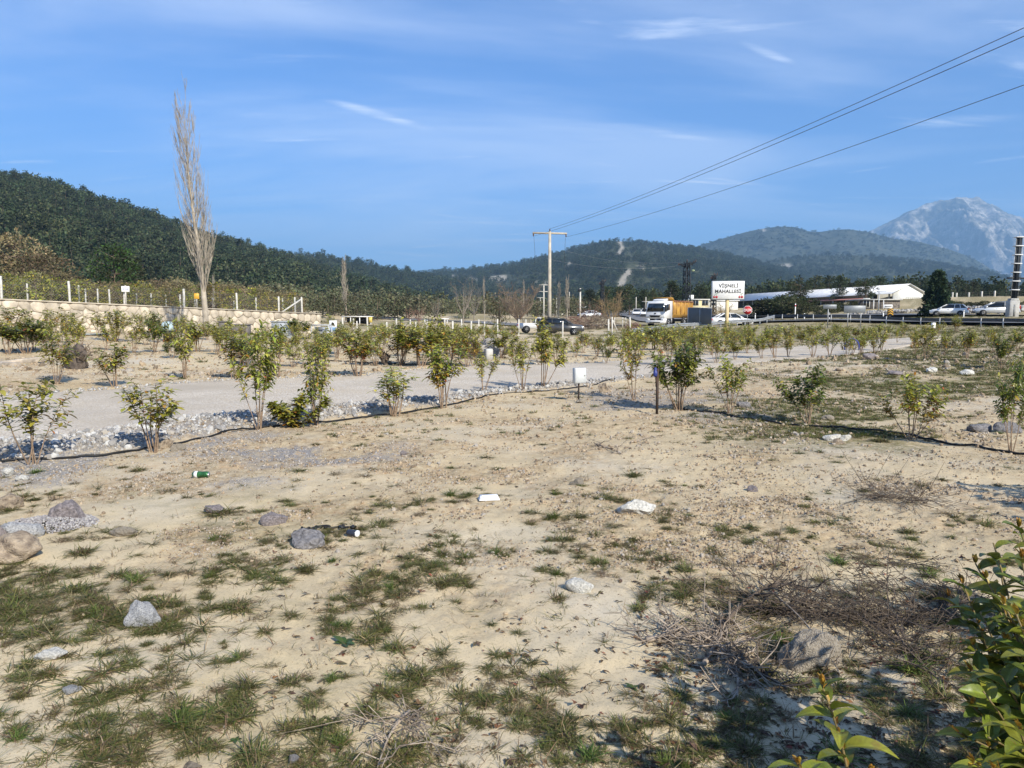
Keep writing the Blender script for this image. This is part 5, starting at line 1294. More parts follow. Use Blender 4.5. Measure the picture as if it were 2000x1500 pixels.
# stop sign
Yt = 77.0; p = on(P(1459, 640, Yt).x, Yt); ss_ = empty('stop_sign', p, R(-6), 'red octagonal stop sign on a thin post right of the town sign', 'sign')
zc = P(1459, 606, Yt).z - p.z; ro = pxsize(8.5, Yt)
MB().lathe([(.03, -.2), (.03, zc + .2)], 8).build('post', m_steel, ss_)
oc = lambda r_: [(r_ * math.cos(math.pi / 8 + k * math.pi / 4), zc + r_ * math.sin(math.pi / 8 + k * math.pi / 4)) for k in range(8)]
MB().prism(oc(ro * 1.08), 'y', -.045, -.035).build('rim', m_signw, ss_)
pn = MB().prism(oc(ro), 'y', -.055, -.047).build('panel', mat('stop_red', (.40, .02, .025), .5, var=.05), ss_)
text('DUR', ro * .85, pn, (0, -.058, zc), m_signw, off=.006)
# boards on the right verge
def post_board(px0, px1, pt, pb_, pbase, Y, legs, label, mt, cat='sign', name='road_sign'):
    xc = P((px0 + px1) / 2, pbase, Y).x; p = on(xc, Y); e = empty(name, p, R(-8), label, cat); w = pxsize(px1 - px0, Y)
    a, b_ = P(px0, pt, Y).z - p.z, P(px0, pb_, Y).z - p.z
    MB().box(-w / 2, w / 2, -.02, .02, b_, a, .008).build('panel', mt, e)
    for lx in legs: MB().box(lx * w - .035, lx * w + .035, .022, .09, -.3, a - .05).build('post', m_steel, e)
    return e, w, a, b_
m_signback = mat('grey_sign_back', (.20, .215, .23), .5, .3, var=.08)
post_board(1648, 1688, 597, 611, 640, 70, (-.3, .3), 'grey backed road sign on two posts by the barrier', m_signback)
post_board(1607, 1632, 595, 603, 633, 72, (-.1,), 'small grey backed road sign on one post left of the two post one', m_signback)
e, w, a, b_ = post_board(1726, 1742, 595, 602, 612, 92, (0,), 'small white direction sign above the yellow chevron board', m_signw)
MB().prism([(-.42, (a + b_) / 2), (-.24, (a + b_) / 2 + .10), (-.24, (a + b_) / 2 + .04), (.40, (a + b_) / 2 + .04), (.40, (a + b_) / 2 - .04), (-.24, (a + b_) / 2 - .04), (-.24, (a + b_) / 2 - .10)], 'y', -.026, -.022).build('arrow', m_black, e)
m_chev = mat('chevron_yellow', (.70, .38, .03), .5, var=.05)
e, w, a, b_ = post_board(1733, 1744, 602, 617, 619, 90.5, (0,), 'black and orange chevron board on the road median', m_black)
for k in range(3):
    zc_ = b_ + (a - b_) * (.08 + .30 * k)
    MB().prism([(-w / 2 + .01, zc_), (0, zc_ + .22), (w / 2 - .01, zc_), (w / 2 - .01, zc_ + .13), (0, zc_ + .35 if zc_ + .35 < a else a), (-w / 2 + .01, zc_ + .13)], 'y', -.026, -.021).build('chevron', m_chev, e)
for i, (px, tp_, bs, Y) in enumerate(((1725, 611, 621, 88), (1882, 610, 621, 84), (1571, 612, 622, 92), (1620, 613, 622, 90), (1475, 612, 622, 98), (1553, 593, 617, 96))):
    p = on(P(px, bs, Y).x, Y); h = max(.8, P(px, tp_, Y).z - p.z)
    e = empty('marker_post', p, 0, ['white marker post left of the chevron board', 'white marker post between the two right hand cars', 'white marker post on the verge under the pine', 'white marker post left of the boards on legs', 'white marker post right of the stop sign', 'tall thin marker with a red and white top under the pine'][i], 'post')
    MB().box(-.06, .06, -.03, .03, -.1, h, .01).build('post', m_signw, e); MB().box(-.061, .061, -.034, .034, h * .82, h * .92).build('reflector', m_red if i == 5 else m_black, e)
# white sign on the terrace fence, and a yellow one by the poplar
p, s = on_terr(250, .05); q = wpt(s, .0, wtop(s)); zt = P(250, 559, q.y).z - q.z
e = empty('plot_sign', q, math.atan2(wdir.y, wdir.x) - .25, 'small white plot sign with blue lettering on the terrace fence', 'sign'); w = pxsize(14, q.y)
pn = MB().box(-w / 2, w / 2, -.03, -.01, zt - .34, zt, .004).build('panel', m_signw, e)
MB().box(-.04, .04, .0, .07, 0, zt + .05).build('post', m_post, e)
text('SATILIK', w * .19, pn, (0, -.034, zt - .17), mat('blue_print', (.03, .07, .30), .6), off=.004)
p, s = on_terr(388, 1.2); zt = P(388, 573, p.y).z - p.z
e = empty('plot_sign', p, .3, 'small yellow sign hung on a stake behind the poplar trunk', 'sign'); w = pxsize(9, p.y)
MB().box(-w / 2, w / 2, -.03, -.01, zt - .36, zt, .004).build('panel', m_chev, e); MB().box(-.03, .03, 0, .05, 0, zt).build('post', m_post, e)

# ================================================================== guard rails
def rail(label, pts, step=2.0, side=1, mt=None):
    q = smooth_line(pts, 200); L_ = np.concatenate([[0], np.cumsum(np.linalg.norm(np.diff(q, axis=0), axis=1))])
    p0 = on(q[0, 0], q[0, 1]); e = empty('guard_rail', p0, 0, label, 'guard rail')
    prof = [(0, .46), (.045, .50), (.045, .54), (.0, .59), (.0, .62), (.045, .67), (.045, .71), (0, .77), (-.012, .77), (.03, .71), (.03, .67), (-.015, .62), (-.015, .59), (.03, .54), (.03, .50), (-.012, .46)]
    n_ = int(L_[-1] / step); V = []; Fc = []
    idx = np.linspace(0, L_[-1], n_ * 2 + 1)
    zs = np.interp(idx, L_, [h1(a, b_) for a, b_ in q])
    for i, s_ in enumerate(idx):
        x_, y_ = np.interp(s_, L_, q[:, 0]), np.interp(s_, L_, q[:, 1]); x2, y2 = np.interp(min(s_ + .5, L_[-1]), L_, q[:, 0]), np.interp(min(s_ + .5, L_[-1]), L_, q[:, 1])
        if s_ + .5 > L_[-1]: pass
        else: d = np.array([x2 - x_, y2 - y_]); d /= np.linalg.norm(d)
        nx, ny = d[1] * side, -d[0] * side
        for a, z in prof: V.append((x_ + nx * a - p0.x, y_ + ny * a - p0.y, zs[i] + z - p0.z))
        if i % 2 == 0:
            MB().box(-.03, .03, -.05, .05, -.3, .80).build('post', m_steel, e, False, (x_ - nx * .09 - p0.x, y_ - ny * .09 - p0.y, zs[i] - p0.z), math.atan2(d[1], d[0]))
    m_ = len(prof)
    for i in range(len(idx) - 1):
        for k in range(m_): Fc.append((i * m_ + k, i * m_ + (k + 1) % m_, (i + 1) * m_ + (k + 1) % m_, (i + 1) * m_ + k))
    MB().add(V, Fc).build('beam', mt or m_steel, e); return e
def gp(px, Y): return (P(px, 640, Y).x, Y)
rail('steel guard rail curving past the truck and the town sign', [gp(1232, 59), gp(1300, 64), gp(1390, 72), gp(1460, 79), gp(1512, 85)], side=1)
rail('steel guard rail along the road at right, its dark back to us', [gp(1500, 88), gp(1600, 82), gp(1700, 78), gp(1800, 72), gp(1900, 67), gp(2000, 62.5), gp(2150, 56), gp(2400, 48)], side=-1, mt=mat('shade_darkened_rail', (.10, .105, .11), .7, .3, var=.2))  # shade on the beam's back is put into its darker colour

# ================================================================== poles, mast, tower, wires
m_pole = mat('weathered_pole', (.46, .41, .33), .85, var=.12, scale=2, bump=.2)
m_conc = mat('pale_concrete_pole', (.56, .53, .47), .85, var=.1, scale=2)
m_lat = mat('dark_lattice_steel', (.025, .03, .036), .6, .4, var=.15)
m_insul = mat('brown_insulator', (.10, .06, .04), .3, var=.2)
m_cable = mat('dark_cable', (.06, .06, .062), .6, var=.1)
Yp = 71.0; pp = on(P(1073, 645, Yp).x, Yp); ptop = P(1073, 452, Yp).z
pole = empty('power_pole', pp, 0, 'tall pale power pole with a wooden crossarm in the middle of the view', 'power pole'); hp = ptop - pp.z
MB().lathe([(.20, -.3), (.17, hp * .5), (.125, hp)], 14).build('shaft', m_pole, pole, True)
ldir = Vector((20 - pp.x, -18 - pp.y, 0)).normalized(); cdir = Vector((-ldir.y, ldir.x, 0))
if cdir.x < 0: cdir = -cdir
zc_ = P(1073, 455.5, Yp).z - pp.z
arm = MB().bar(-cdir * 1.68 + Vector((0, 0, zc_)), cdir * 1.68 + Vector((0, 0, zc_)), .13).build('crossarm', m_pole, pole)
tips = [-cdir * 1.6 + Vector((0, 0, zc_ - .32)), cdir * 1.6 + Vector((0, 0, zc_ - .32)), Vector((0, 0, hp + .25))]
for t_ in tips:
    zz = sorted((t_.z, zc_ if t_.z < zc_ else hp)); MB().lathe([(.03, zz[0] - .02), (.07, zz[0] + .05), (.04, zz[0] + .10), (.075, zz[0] + .16), (.03, zz[1])], 10, (t_.x, t_.y, 0)).build('insulator', m_insul, pole)
for k, s in ((-1, .04), (1, -.03)): MB().tube([cdir * k * 1.55 + Vector((0, 0, zc_ - .4)), cdir * k * 1.5 + Vector((s, 0, zc_ - 1.8)), cdir * k * 1.45 + Vector((0, 0, zc_ - 3.2))], .012, 4).build('hanging_wire', m_cable, pole)
far_pole = Vector((22.4, -24, 9.9))
offs = [-cdir * 1.6, cdir * 1.6, Vector((0, 0, .6))]
for i, lab in enumerate(('power line from the left end of the crossarm to upper right', 'power line from the right end of the crossarm to upper right', 'power line from the top of the pole to upper right')):
    A = pp + tips[i]; B_ = far_pole + offs[i] + Vector((0, 0, tips[i].z - hp + .3 if i < 2 else .3)); sag = 1.2
    c = MB().tube([A.lerp(B_, t_) - Vector((0, 0, 4 * sag * t_ * (1 - t_))) for t_ in np.linspace(0, 1, 60)], .011, 5, cap=False)
    o = c.build('power_line', m_cable); tag(o, lab, 'cable')
# the pole that carries the other end, behind the viewer's right shoulder
fp = empty('power_pole', (far_pole.x, far_pole.y, h1(far_pole.x, far_pole.y)), 0, 'power pole behind the view that carries the other end of the lines', 'power pole')
hz_ = far_pole.z - fp.location.z; MB().lathe([(.20, -.3), (.13, hz_ + .3)], 10).build('shaft', m_pole, fp); MB().bar(-cdir * 1.7 + Vector((0, 0, hz_)), cdir * 1.7 + Vector((0, 0, hz_)), .13).build('crossarm', m_pole, fp)
def small_pole(px, tp_, Y, arms, label, lamp=False, r_=.11, mt=None):
    p = on(P(px, 620, Y).x, Y); e = empty('utility_pole', p, 0, label, 'power pole'); h = P(px, tp_, Y).z - p.z
    MB().lathe([(r_ * 1.3, -.3), (r_, h)], 10).build('shaft', mt or m_conc, e)
    for z_, w_ in arms: MB().box(-w_ / 2, w_ / 2, -.05 - r_, .0 - r_, h - z_ - .06, h - z_ + .06).build('crossarm', m_conc, e)
    if lamp:
        MB().tube([(0, 0, h - 2.6), (.5, -.2, h - 2.9), (.9, -.3, h - 2.7)], .04, 6).build('lamp_arm', m_steel, e); MB().box(-.35, .1, -.25, .1, h - .5, h - .1, .05).build('lamp_head', m_lat, e)
    return e, p, h
pA = small_pole(1062, 556, 140, ((.05, 1.9), (1.3, 1.9)), 'pale pole with two crossarms left of the main power pole')
pB = small_pole(1055, 581, 182, ((.05, 2.0),), 'small far pole with one crossarm, nearest the brown tree')
small_pole(1133, 563, 110, (), 'concrete lamp pole above the heap of cut branches', True)
small_pole(1242, 580, 150, (), 'thin pale pole far left of the truck', r_=.07)
small_pole(1261, 580, 146, ((.9, 1.6),), 'thin pole with a white box just left of the truck', r_=.07)
small_pole(1308, 570, 150, (), 'thin pale pole above the truck bed', r_=.07)
small_pole(1087, 582, 170, (), 'thin lamp post left of the two poplars', r_=.06)
small_pole(1112, 570, 172, (), 'thin lamp post behind the two poplars', r_=.06)
e, p, h = small_pole(1715, 571, 104, (), 'grey lamp post in front of the dark stone shed', r_=.06, mt=m_steel)
MB().tube([(0, 0, h), (-.4, -.1, h + .12), (.9, -.2, h + .15)], .03, 6).build('lamp_arm', m_steel, e)
def lattice(px, tp_, Y, base_w, label, arms=True, armw=3.6, name='lattice_mast'):
    p = on(P(px, 610, Y).x, Y); e = empty(name, p, R(20), label, 'mast'); h = P(px, tp_, Y).z - p.z; b0, b1 = base_w / 2, base_w * .32
    f = MB(); w = lambda z: b0 + (b1 - b0) * z / h
    for sx in (-1, 1):
        for sy in (-1, 1): f.bar((sx * b0, sy * b0, -.3), (sx * b1, sy * b1, h), .15)
    f.build('leg_frame', m_lat, e)
    g_ = MB(); n_ = int(h / (base_w * 1.05)); zs = np.linspace(0, h, n_ + 1)
    for i in range(n_):
        a, b_ = zs[i], zs[i + 1]; wa, wb_ = w(a), w(b_)
        for sx, sy, tx_, ty_ in ((-1, -1, 1, -1), (1, -1, 1, 1), (1, 1, -1, 1), (-1, 1, -1, -1)):
            g_.bar((sx * wa, sy * wa, a), (tx_ * wb_, ty_ * wb_, b_), .085); g_.bar((tx_ * wa, ty_ * wa, a), (sx * wb_, sy * wb_, b_), .085)
    g_.build('bracing', m_lat, e)
    if arms:
        k = MB(); 
        for s in (-1, 1):
            z2 = h - .55 if s < 0 else h - .05
            for yy in (-.18, .18): k.bar((0, yy, h - .9), (s * armw / 2, 0, z2 - .0 if s < 0 else z2), .12); k.bar((0, yy, h - .35), (s * armw / 2, 0, z2), .12)
            for t_ in (.3, .6): k.bar((s * armw / 2 * t_, 0, h - .9 + t_ * .3), (s * armw / 2 * (t_ + .15), 0, h - .4 + (t_ * .3 if s > 0 else -t_ * .1)), .05)
        k.build('crossarm', m_lat, e)
        for x_, z_ in ((-armw / 2, h - .75), (-armw / 2 + .25, h - .72), (armw / 2, h + .0), (armw / 2 - .4, h - .2), (0, h)):
            MB().lathe([(.05, z_), (.11, z_ + .10), (.05, z_ + .2), (.10, z_ + .3), (.03, z_ + .42)], 8, (x_, 0, 0)).build('insulator', m_insul, e)
    return e, p, h
e, p, h = lattice(1340, 511, 132, 1.15, 'dark steel lattice power mast between truck and town sign')
MB().tube([(.2, 0, h - 1.6), (1.1, -.1, h - 1.5)], .035, 6).build('lamp_arm', m_lat, e)
MB().lathe([(.10, h - 1.75), (.32, h - 1.62), (.30, h - 1.45), (.08, h - 1.38)], 12, (1.2, -.1, 0)).build('flood_lamp', mat('lamp_glass_green', (.30, .36, .20), .3), e)
lattice(1393, 537, 142, .8, 'top of a lattice mast just behind the left corner of the town sign', True, 1.4)
lattice(1176, 549, 165, .7, 'small dark lattice mast against the trees left of the truck', True, 1.6)
# monitoring tower at right: dark tubes held by pale rings, on a concrete plinth
Yw = 84.0; p = on(P(1976, 617, Yw).x, Yw); p.z = min(p.z, P(1976, 616, Yw).z)
tw = empty('column_tower', p, R(-10), 'slim dark tube tower with pale rings on a concrete plinth at right', 'tower'); tw.rotation_euler = (0, R(1.7), R(-10))
zb_ = P(1976, 583, Yw).z - p.z; zt = P(1982, 463, Yw).z - p.z
MB().box(-.5, .5, -.5, .5, -.5, zb_ - .22, .02).build('plinth', m_concrete, tw); MB().box(-.42, .42, -.42, .42, zb_ - .22, zb_, .03).build('plinth_cap', m_concrete, tw)
m_door = mat('grey_door', (.25, .25, .24), .7); MB().box(-.10, .10, -.515, -.495, .05, zb_ - .7).build('plinth_door', m_door, tw)
for dx_, dy_ in ((-.2, -.12), (.2, -.12), (0, .22), (0, -.24)): MB().lathe([(.12, zb_), (.12, zt)], 10, (dx_, dy_, 0)).build('tube', m_lat, tw, True)
for sx in (-1, 1): MB().box(sx * .36 - .02, sx * .36 + .02, -.25, -.2, zb_, zt).build('edge_strip', m_steel, tw)
for k in range(7):
    z_ = zb_ + (zt - zb_) * (k + .98) / 7; MB().box(-.42, .42, -.42, .36, z_ - .05, z_ + .05, .02).build('ring', m_signw, tw)
z_ = zb_ + (zt - zb_) * .33
for sx in (-1, 1): c = MB().box(sx * .55 - .3, sx * .55 + .3, -.25, .15, z_ - .05, z_ + .10, .03).build('camera', m_blackp, tw)
MB().tube([(0, 0, zt), (.02, 0, zt + .7)], .02, 5).build('antenna', m_steel, tw)
# far lines across the hills
for k, (a, b_) in enumerate((((1105, 490, 150), (1335, 512, 132)), ((1068, 505, 140), (1318, 520, 132)))):
    A, B_ = P(*a), P(*b_); o = MB().tube([A.lerp(B_, t_) - Vector((0, 0, 1.0 * 4 * t_ * (1 - t_))) for t_ in np.linspace(0, 1, 24)], .014, 4, cap=False).build('power_line', m_steel)
    tag(o, ('upper', 'lower')[k] + ' thin far cable running to the lattice mast before the hill', 'cable')

# ================================================================== buildings
m_roofw = mat('white_metal_roof', (.74, .74, .73), .45, .1, var=.05, scale=1)
m_wallw = mat('white_rendered_wall', (.68, .68, .64), .85, var=.06, scale=.8)
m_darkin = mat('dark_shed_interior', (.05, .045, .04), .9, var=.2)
m_redroof = mat('faded_red_roof', (.36, .17, .14), .7, var=.12, scale=1.5)
m_sten = mat('dark_field_stone', (.15, .13, .11), .9, var=.3, scale=3, bump=.8, bscale=5)
m_yellowwall = mat('pale_yellow_wall', (.55, .48, .28), .85, var=.08)
m_pink = mat('pink_wall', (.60, .40, .30), .85, var=.08)
A = P(1775, 554, 160.0); Bk = P(1455, 576, 226.0)
bax = Vector((Bk.x - A.x, Bk.y - A.y, 0)); bl = bax.length; bax.normalize(); bperp = Vector((bax.y, -bax.x, 0))   # towards the right
barn = empty('barn', Vector((A.x, A.y, h1(A.x, A.y))), math.atan2(bax.y, bax.x), 'long white roofed barn with a white gable end at right', 'building')
zr = A.z - barn.location.z; hw_l = (P(1738, 566, 160).z) - barn.location.z
# local: x along the barn to the far end, y to its left; gable faces the viewer at x = 0
W2 = 3.75; ze = zr - 1.75
gb = MB().prism([(-W2, -1.5), (W2, -1.5), (W2, ze), (0, zr - .12), (-W2, ze)], 'x', 0, .25).build('gable_wall', m_wallw, barn)
for s, nm in ((1, 'roof'), (-1, 'roof')):
    V = [(-.5, 0, zr), (bl, 0, zr), (bl, s * (W2 + .9), ze - .42), (-.5, s * (W2 + .9), ze - .42)]
    V += [(x_, y_, z_ - .10) for x_, y_, z_ in V]
    ro_ = MB().add(V, [(0, 1, 2, 3), (7, 6, 5, 4), (4, 5, 1, 0), (5, 6, 2, 1), (6, 7, 3, 2), (7, 4, 0, 3)]).build('roof', m_roofw, barn)
    ribs = MB()
    for k in range(24): 
        x_ = .5 + k * bl / 24; ribs.bar((x_, 0, zr + .02), (x_, s * (W2 + .9), ze - .40), .03)
    ribs.build('roof_rib', m_roofw, ro_)
MB().box(.4, bl - 1, -W2, -W2 + .2, -1.5, ze - .1).build('side_wall', m_wallw, barn)
MB().box(6, bl - 1, W2 - .9, W2 - .8, -1.5, ze - .2).build('inner_wall', m_darkin, barn)
for k in range(13): MB().box(1.2 + k * bl / 13.4, 1.45 + k * bl / 13.4, W2 - .2, W2 + .05, -1.5, ze - .1).build('post', m_concrete, barn)
V = [(7, W2 + .2, ze - 1.0), (46, W2 + .2, ze - 1.0), (46, W2 + 2.6, ze - 1.45), (7, W2 + 2.6, ze - 1.45)]; V += [(x_, y_, z_ - .08) for x_, y_, z_ in V]
MB().add(V, [(0, 1, 2, 3), (7, 6, 5, 4), (4, 5, 1, 0), (5, 6, 2, 1), (6, 7, 3, 2), (7, 4, 0, 3)]).build('lean_to_roof', m_redroof, barn)
for k in range(9): MB().box(7.5 + k * 4.6, 7.65 + k * 4.6, W2 + 2.4, W2 + 2.55, -1.5, ze - 1.45).build('lean_to_post', m_concrete, barn)
bal = MB()
for k in range(7): bal.box(-.62, -.58, -2.3 + k * .55, -2.26 + k * .55, .35, 1.5)
bal.box(-.63, -.57, -2.4, 1.2, 1.45, 1.52); bal.build('railing', m_blackp, barn)
def box_building(name, label, px0, px1, ptop, Y, depth, mt, rz=0, roof='flat', roofm=None, wins=(), zb=None):
    xc = P((px0 + px1) / 2, 600, Y).x; p = on(xc, Y); e = empty(name, p, rz, label, 'building'); w = pxsize(px1 - px0, Y); h = P(px0, ptop, Y).z - p.z
    if roof == 'gable':
        hr = h * .34; wl_ = MB().prism([(-w / 2, -1), (w / 2, -1), (w / 2, h - hr), (0, h - .1), (-w / 2, h - hr)], 'y', 0, depth).build('wall', mt, e)
        for s in (-1, 1):
            V = [(0, -.3, h), (0, depth + .3, h), (s * (w / 2 + .3), depth + .3, h - hr - .12), (s * (w / 2 + .3), -.3, h - hr - .12)]; V += [(a, b_, c - .12) for a, b_, c in V]
            MB().add(V, [(0, 1, 2, 3), (7, 6, 5, 4), (4, 5, 1, 0), (5, 6, 2, 1), (6, 7, 3, 2), (7, 4, 0, 3)]).build('roof', roofm, e)
    else:
        MB().box(-w / 2, w / 2, 0, depth, -1, h - .2).build('wall', mt, e); MB().box(-w / 2 - .3, w / 2 + .3, -.3, depth + .3, h - .2, h).build('roof', roofm or mt, e)
    for (fx, fz, ww, hh_) in wins:
        fz = fz * h; wf = MB().box(fx * w - ww / 2 - .08, fx * w + ww / 2 + .08, -.05, .0 - .003, fz - hh_ / 2 - .08, fz + hh_ / 2 + .08).build('window', m_wallw, e)
        MB().box(fx * w - ww / 2, fx * w - .03, -.065, -.052, fz - hh_ / 2, fz + hh_ / 2).box(fx * w + .03, fx * w + ww / 2, -.065, -.052, fz - hh_ / 2, fz + hh_ / 2).build('pane', m_glass, wf)
    return e, w, h
e, w, h = box_building('house', 'pale yellow flat roofed house behind the truck bed', 1347, 1384, 584, 172, 8, m_yellowwall, .1, 'flat', m_wallw, ((-.2, .75, 1.4, 1.2), (.32, .75, 1.4, 1.2)))
MB().box(-w / 2 + .6, -w / 2 + 1.6, 2, 3, h, h + 1.0).build('chimney', m_wallw, e)
box_building('house', 'low white annex right of the yellow house', 1385, 1442, 586, 176, 6, m_wallw, .1, 'flat', m_roofw)
e, w, h = box_building('house', 'white gabled house behind the main power pole', 1066, 1089, 594, 205, 10, m_wallw, .1, 'gable', m_roofw, ((.22, .5, 1.6, 1.5), (-.25, .5, 1.2, 1.3)))
box_building('house', 'small pink gabled house left of the white gabled one', 1045, 1062, 598, 215, 8, m_pink, -.1, 'gable', m_redroof, ((-.2, .5, 1.2, 1.1),))
box_building('shed', 'long low white wall in front of the white gabled house', 1050, 1102, 608, 196, 1, m_wallw, .05, 'flat', m_wallw)
e, w, h = box_building('shed', 'low dark field stone shed before the barn gable', 1684, 1756, 584, 116, 5, m_sten, -.06, 'flat', m_concrete, ((-.38, .62, .9, 1.3),))
for k in range(3): MB().box(-w * .22 + k * .75, -w * .22 + k * .75 + .09, -.4, -.3, -.5, h - .2).build('porch_post', m_signw, e)
# open shelter with a yellow panel in the far field
p = on(P(697, 640, 92).x, 92); e = empty('shelter', p, .05, 'open flat roofed shelter with a yellow side panel in the left field', 'shelter'); w = pxsize(58, 92); h = P(697, 617.5, 92).z - p.z
MB().box(-w / 2, w / 2, -.2, 2.2, h - .10, h).build('roof', m_roofw, e)
for fx in (-.48, -.2, .1, .34, .47): MB().box(fx * w - .05, fx * w + .05, -.1, .0, -.3, h - .1).build('post', m_signw, e)
MB().box(-w * .42, w * .36, 2.0, 2.1, -.3, h - .15).build('back_wall', m_darkin, e); MB().box(w * .40, w * .52, -.13, -.10, .2, h - .1).build('side_panel', mat('yellow_panel', (.62, .48, .12), .6), e)
p = on(P(865, 640, 96).x, 96); e = empty('shelter', p, .0, 'small dark kiosk with a white flat roof in the far field', 'shelter'); h = P(865, 622, 96).z - p.z
MB().box(-.8, .75, -.3, 1.2, h - .1, h).build('roof', m_roofw, e); MB().box(-.7, .2, 0, 1.0, -.3, h - .1).build('wall', m_darkin, e); MB().box(.55, .63, -.2, -.1, -.3, h - .1).build('post', m_signw, e)

# ================================================================== fences of white posts in the middle fields
def px_fence(label, data, Ys, w=.10, braces=(), wires=(.5, .95)):
    pts, hs = [], []
    for (px, tp_), Y in zip(data, Ys):
        p = on(P(px, 640, Y).x, Y); pts.append(p); hs.append(max(.7, P(px, tp_, Y).z - p.z))
    return fence('post_fence', label, pts, hs, wires, braces=braces, w=w)
px_fence('nearest row of white field posts left of the parked cars', [(755, 629), (812, 628), (834, 626), (869, 624), (884, 627), (920, 627)], [46, 50, 47, 52, 44, 52])
px_fence('white field posts running behind the shrubs toward the white pickup', [(774, 622), (801, 624), (830, 624), (902, 623), (935, 624), (946, 628), (972, 623)], [62, 64, 66, 60, 62, 60, 58], braces=((6, -1, 1.5),))
px_fence('white posts of the shelter plot right of the stone wall', [(670, 620), (690, 622), (697, 627), (718, 619)], [60, 70, 66, 72], .12)
px_fence('white posts in front of the dark parked car', [(1013, 623), (1027, 624), (1070, 623), (1097, 621), (1099, 627)], [64, 80, 78, 76, 61], .11, braces=((4, -1, 1.3),))
px_fence('three white posts with a brace between parked car and truck', [(1189, 623), (1196, 619), (1231, 619)], [58, 64, 66], .11, braces=((1, 1, 1.1),))
px_fence('far white posts before the distant road left of the truck', [(1200, 620), (1216, 620), (1222, 620), (1229, 620)], [84, 84, 84, 84], .1)
px_fence('pale concrete fence posts on the bank behind the right hand cars', [(1857, 571), (1865, 572), (1889, 571), (1914, 569), (1939, 568), (1980, 568), (2030, 567)], [128] * 7, .22, wires=(.3, .6, .95))

# ================================================================== metal boxes left of centre
m_lgrey = mat('light_grey_cabinet', (.46, .49, .52), .5, .15, var=.05)
m_brown = mat('brown_grey_sheet', (.17, .155, .145), .7, var=.12)
def boxframe(label, px0, px1, pt, pb_, Y, mt, door=True, rz=.0, frame_only=False, d=.6):
    p = on(P((px0 + px1) / 2, 660, Y).x, Y); e = empty('metal_cabinet', p, rz, label, 'cabinet'); w = pxsize(px1 - px0, Y); a = P(px0, pt, Y).z - p.z; b_ = max(.02, P(px0, pb_, Y).z - p.z)
    if frame_only:
        f = MB()
        for sx in (-1, 1):
            for sy in (0, d): f.bar((sx * w / 2, sy, -.1), (sx * w / 2, sy, a), .05)
            f.bar((sx * w / 2, 0, a), (sx * w / 2, d, a), .05)
        for sy in (0, d): f.bar((-w / 2, sy, a), (w / 2, sy, a), .05)
        f.bar((-w / 2, 0, a * .5), (w / 2, 0, a * .5), .04); f.build('frame', m_greyedge, e)
        MB().box(-w * .42, w * .0, d * .6, d * .9, .05, a - .1, .02).build('panel', m_greysh, e); MB().box(w * .02, w * .44, d * .55, d * .95, .05, a - .12, .02).build('panel', m_lgrey, e)
    else:
        MB().box(-w / 2, w / 2, 0, d, b_, a, .02).build('body', mt, e)
        MB().box(-w / 2 - .05, w / 2 + .05, -.06, d + .05, a, a + .06, .015).build('lid', mt, e)
        if door:
            MB().box(-w * .42, w * .42, -.015, -.002, b_ + .12, a - .1, .005).build('door', mt, e); MB().box(w * .30, w * .34, -.04, -.015, (a + b_) / 2, (a + b_) / 2 + .15, .006).build('handle', m_blackp, e)
        for sx in (-1, 1): MB().box(sx * w * .42 - .04, sx * w * .42 + .04, .05, .13, -.2, b_ + .01).build('leg', m_steel, e)
    return e
boxframe('brown grey sheet metal cabinet right of the poplar trunk', 428, 447, 629, 664, 42, m_brown, False)
boxframe('low dark open crate frame between cabinet and grey boxes', 455, 484, 635, 664, 44, m_brown, False)
boxframe('light grey metal box, taller one left of the open frame box', 528, 570, 629, 666, 43, m_lgrey, True, -.25)
boxframe('open tubular frame holding two grey panels', 608, 642, 635, 668, 44, m_lgrey, rz=-.1, frame_only=True)
p = on(P(651, 660, 45).x, 45); e = empty('poster_board', p, -.1, 'small white and blue printed board right of the framed panels', 'board')
a, b_ = P(651, 626, 45).z - p.z, P(651, 649, 45).z - p.z
pn = MB().box(-.24, .24, -.02, .0, b_, a, .004).build('panel', m_signw, e); MB().box(-.22, .22, -.026, -.022, b_ + .04, b_ + .30).build('blue_print', mat('sky_blue_print', (.22, .42, .72), .6), pn)
MB().lathe([(.10, -.027), (.10, -.022)], 12, (0, 0, a - .22), 'y').build('dark_print', m_black, pn)
for sx in (-1, 1): MB().box(sx * .22 - .02, sx * .22 + .02, .002, .04, -.2, b_ + .1).build('leg', m_post, e)
# ================================================================== litter, stakes, pipes
m_pipe = mat('black_irrigation_pipe', (.012, .012, .013), .5, var=.2)
def pipe(label, pxs, r_=.012):
    q = [G(*p) for p in pxs]; pts = smooth_line([(p.x, p.y) for p in q], 140); zz = surf(pts[:, 0], pts[:, 1]) + r_ * .7
    rs = np.random.default_rng(len(pxs)); pts = pts + (np.stack([vnoise(np.arange(140) * .14, np.arange(140) * 0 + 3, 2), vnoise(np.arange(140) * .14, np.arange(140) * 0, 5)], -1) - .5) * .10
    k = np.stack([pts[:, 0], pts[:, 1], zz + .02 * vnoise(np.arange(140) * .3, np.zeros(140), 9)], -1)
    return tag(MB().tube([tuple(v) for v in k], r_, 6).build('irrigation_pipe', m_pipe, None, True), label, 'pipe')
pipe('black irrigation pipe along the white rubble edge of the path at left', [(-300, 950), (0, 903), (75, 897), (160, 894), (240, 884), (350, 867), (450, 841), (560, 831), (680, 817), (800, 805), (880, 792), (950, 778), (1010, 771), (1130, 759), (1205, 747)], .014)
pipe('black irrigation pipe across the grassy ground at right', [(1330, 800), (1450, 817), (1590, 834), (1700, 840), (1800, 854), (1900, 873), (2000, 887), (2200, 905)], .016)
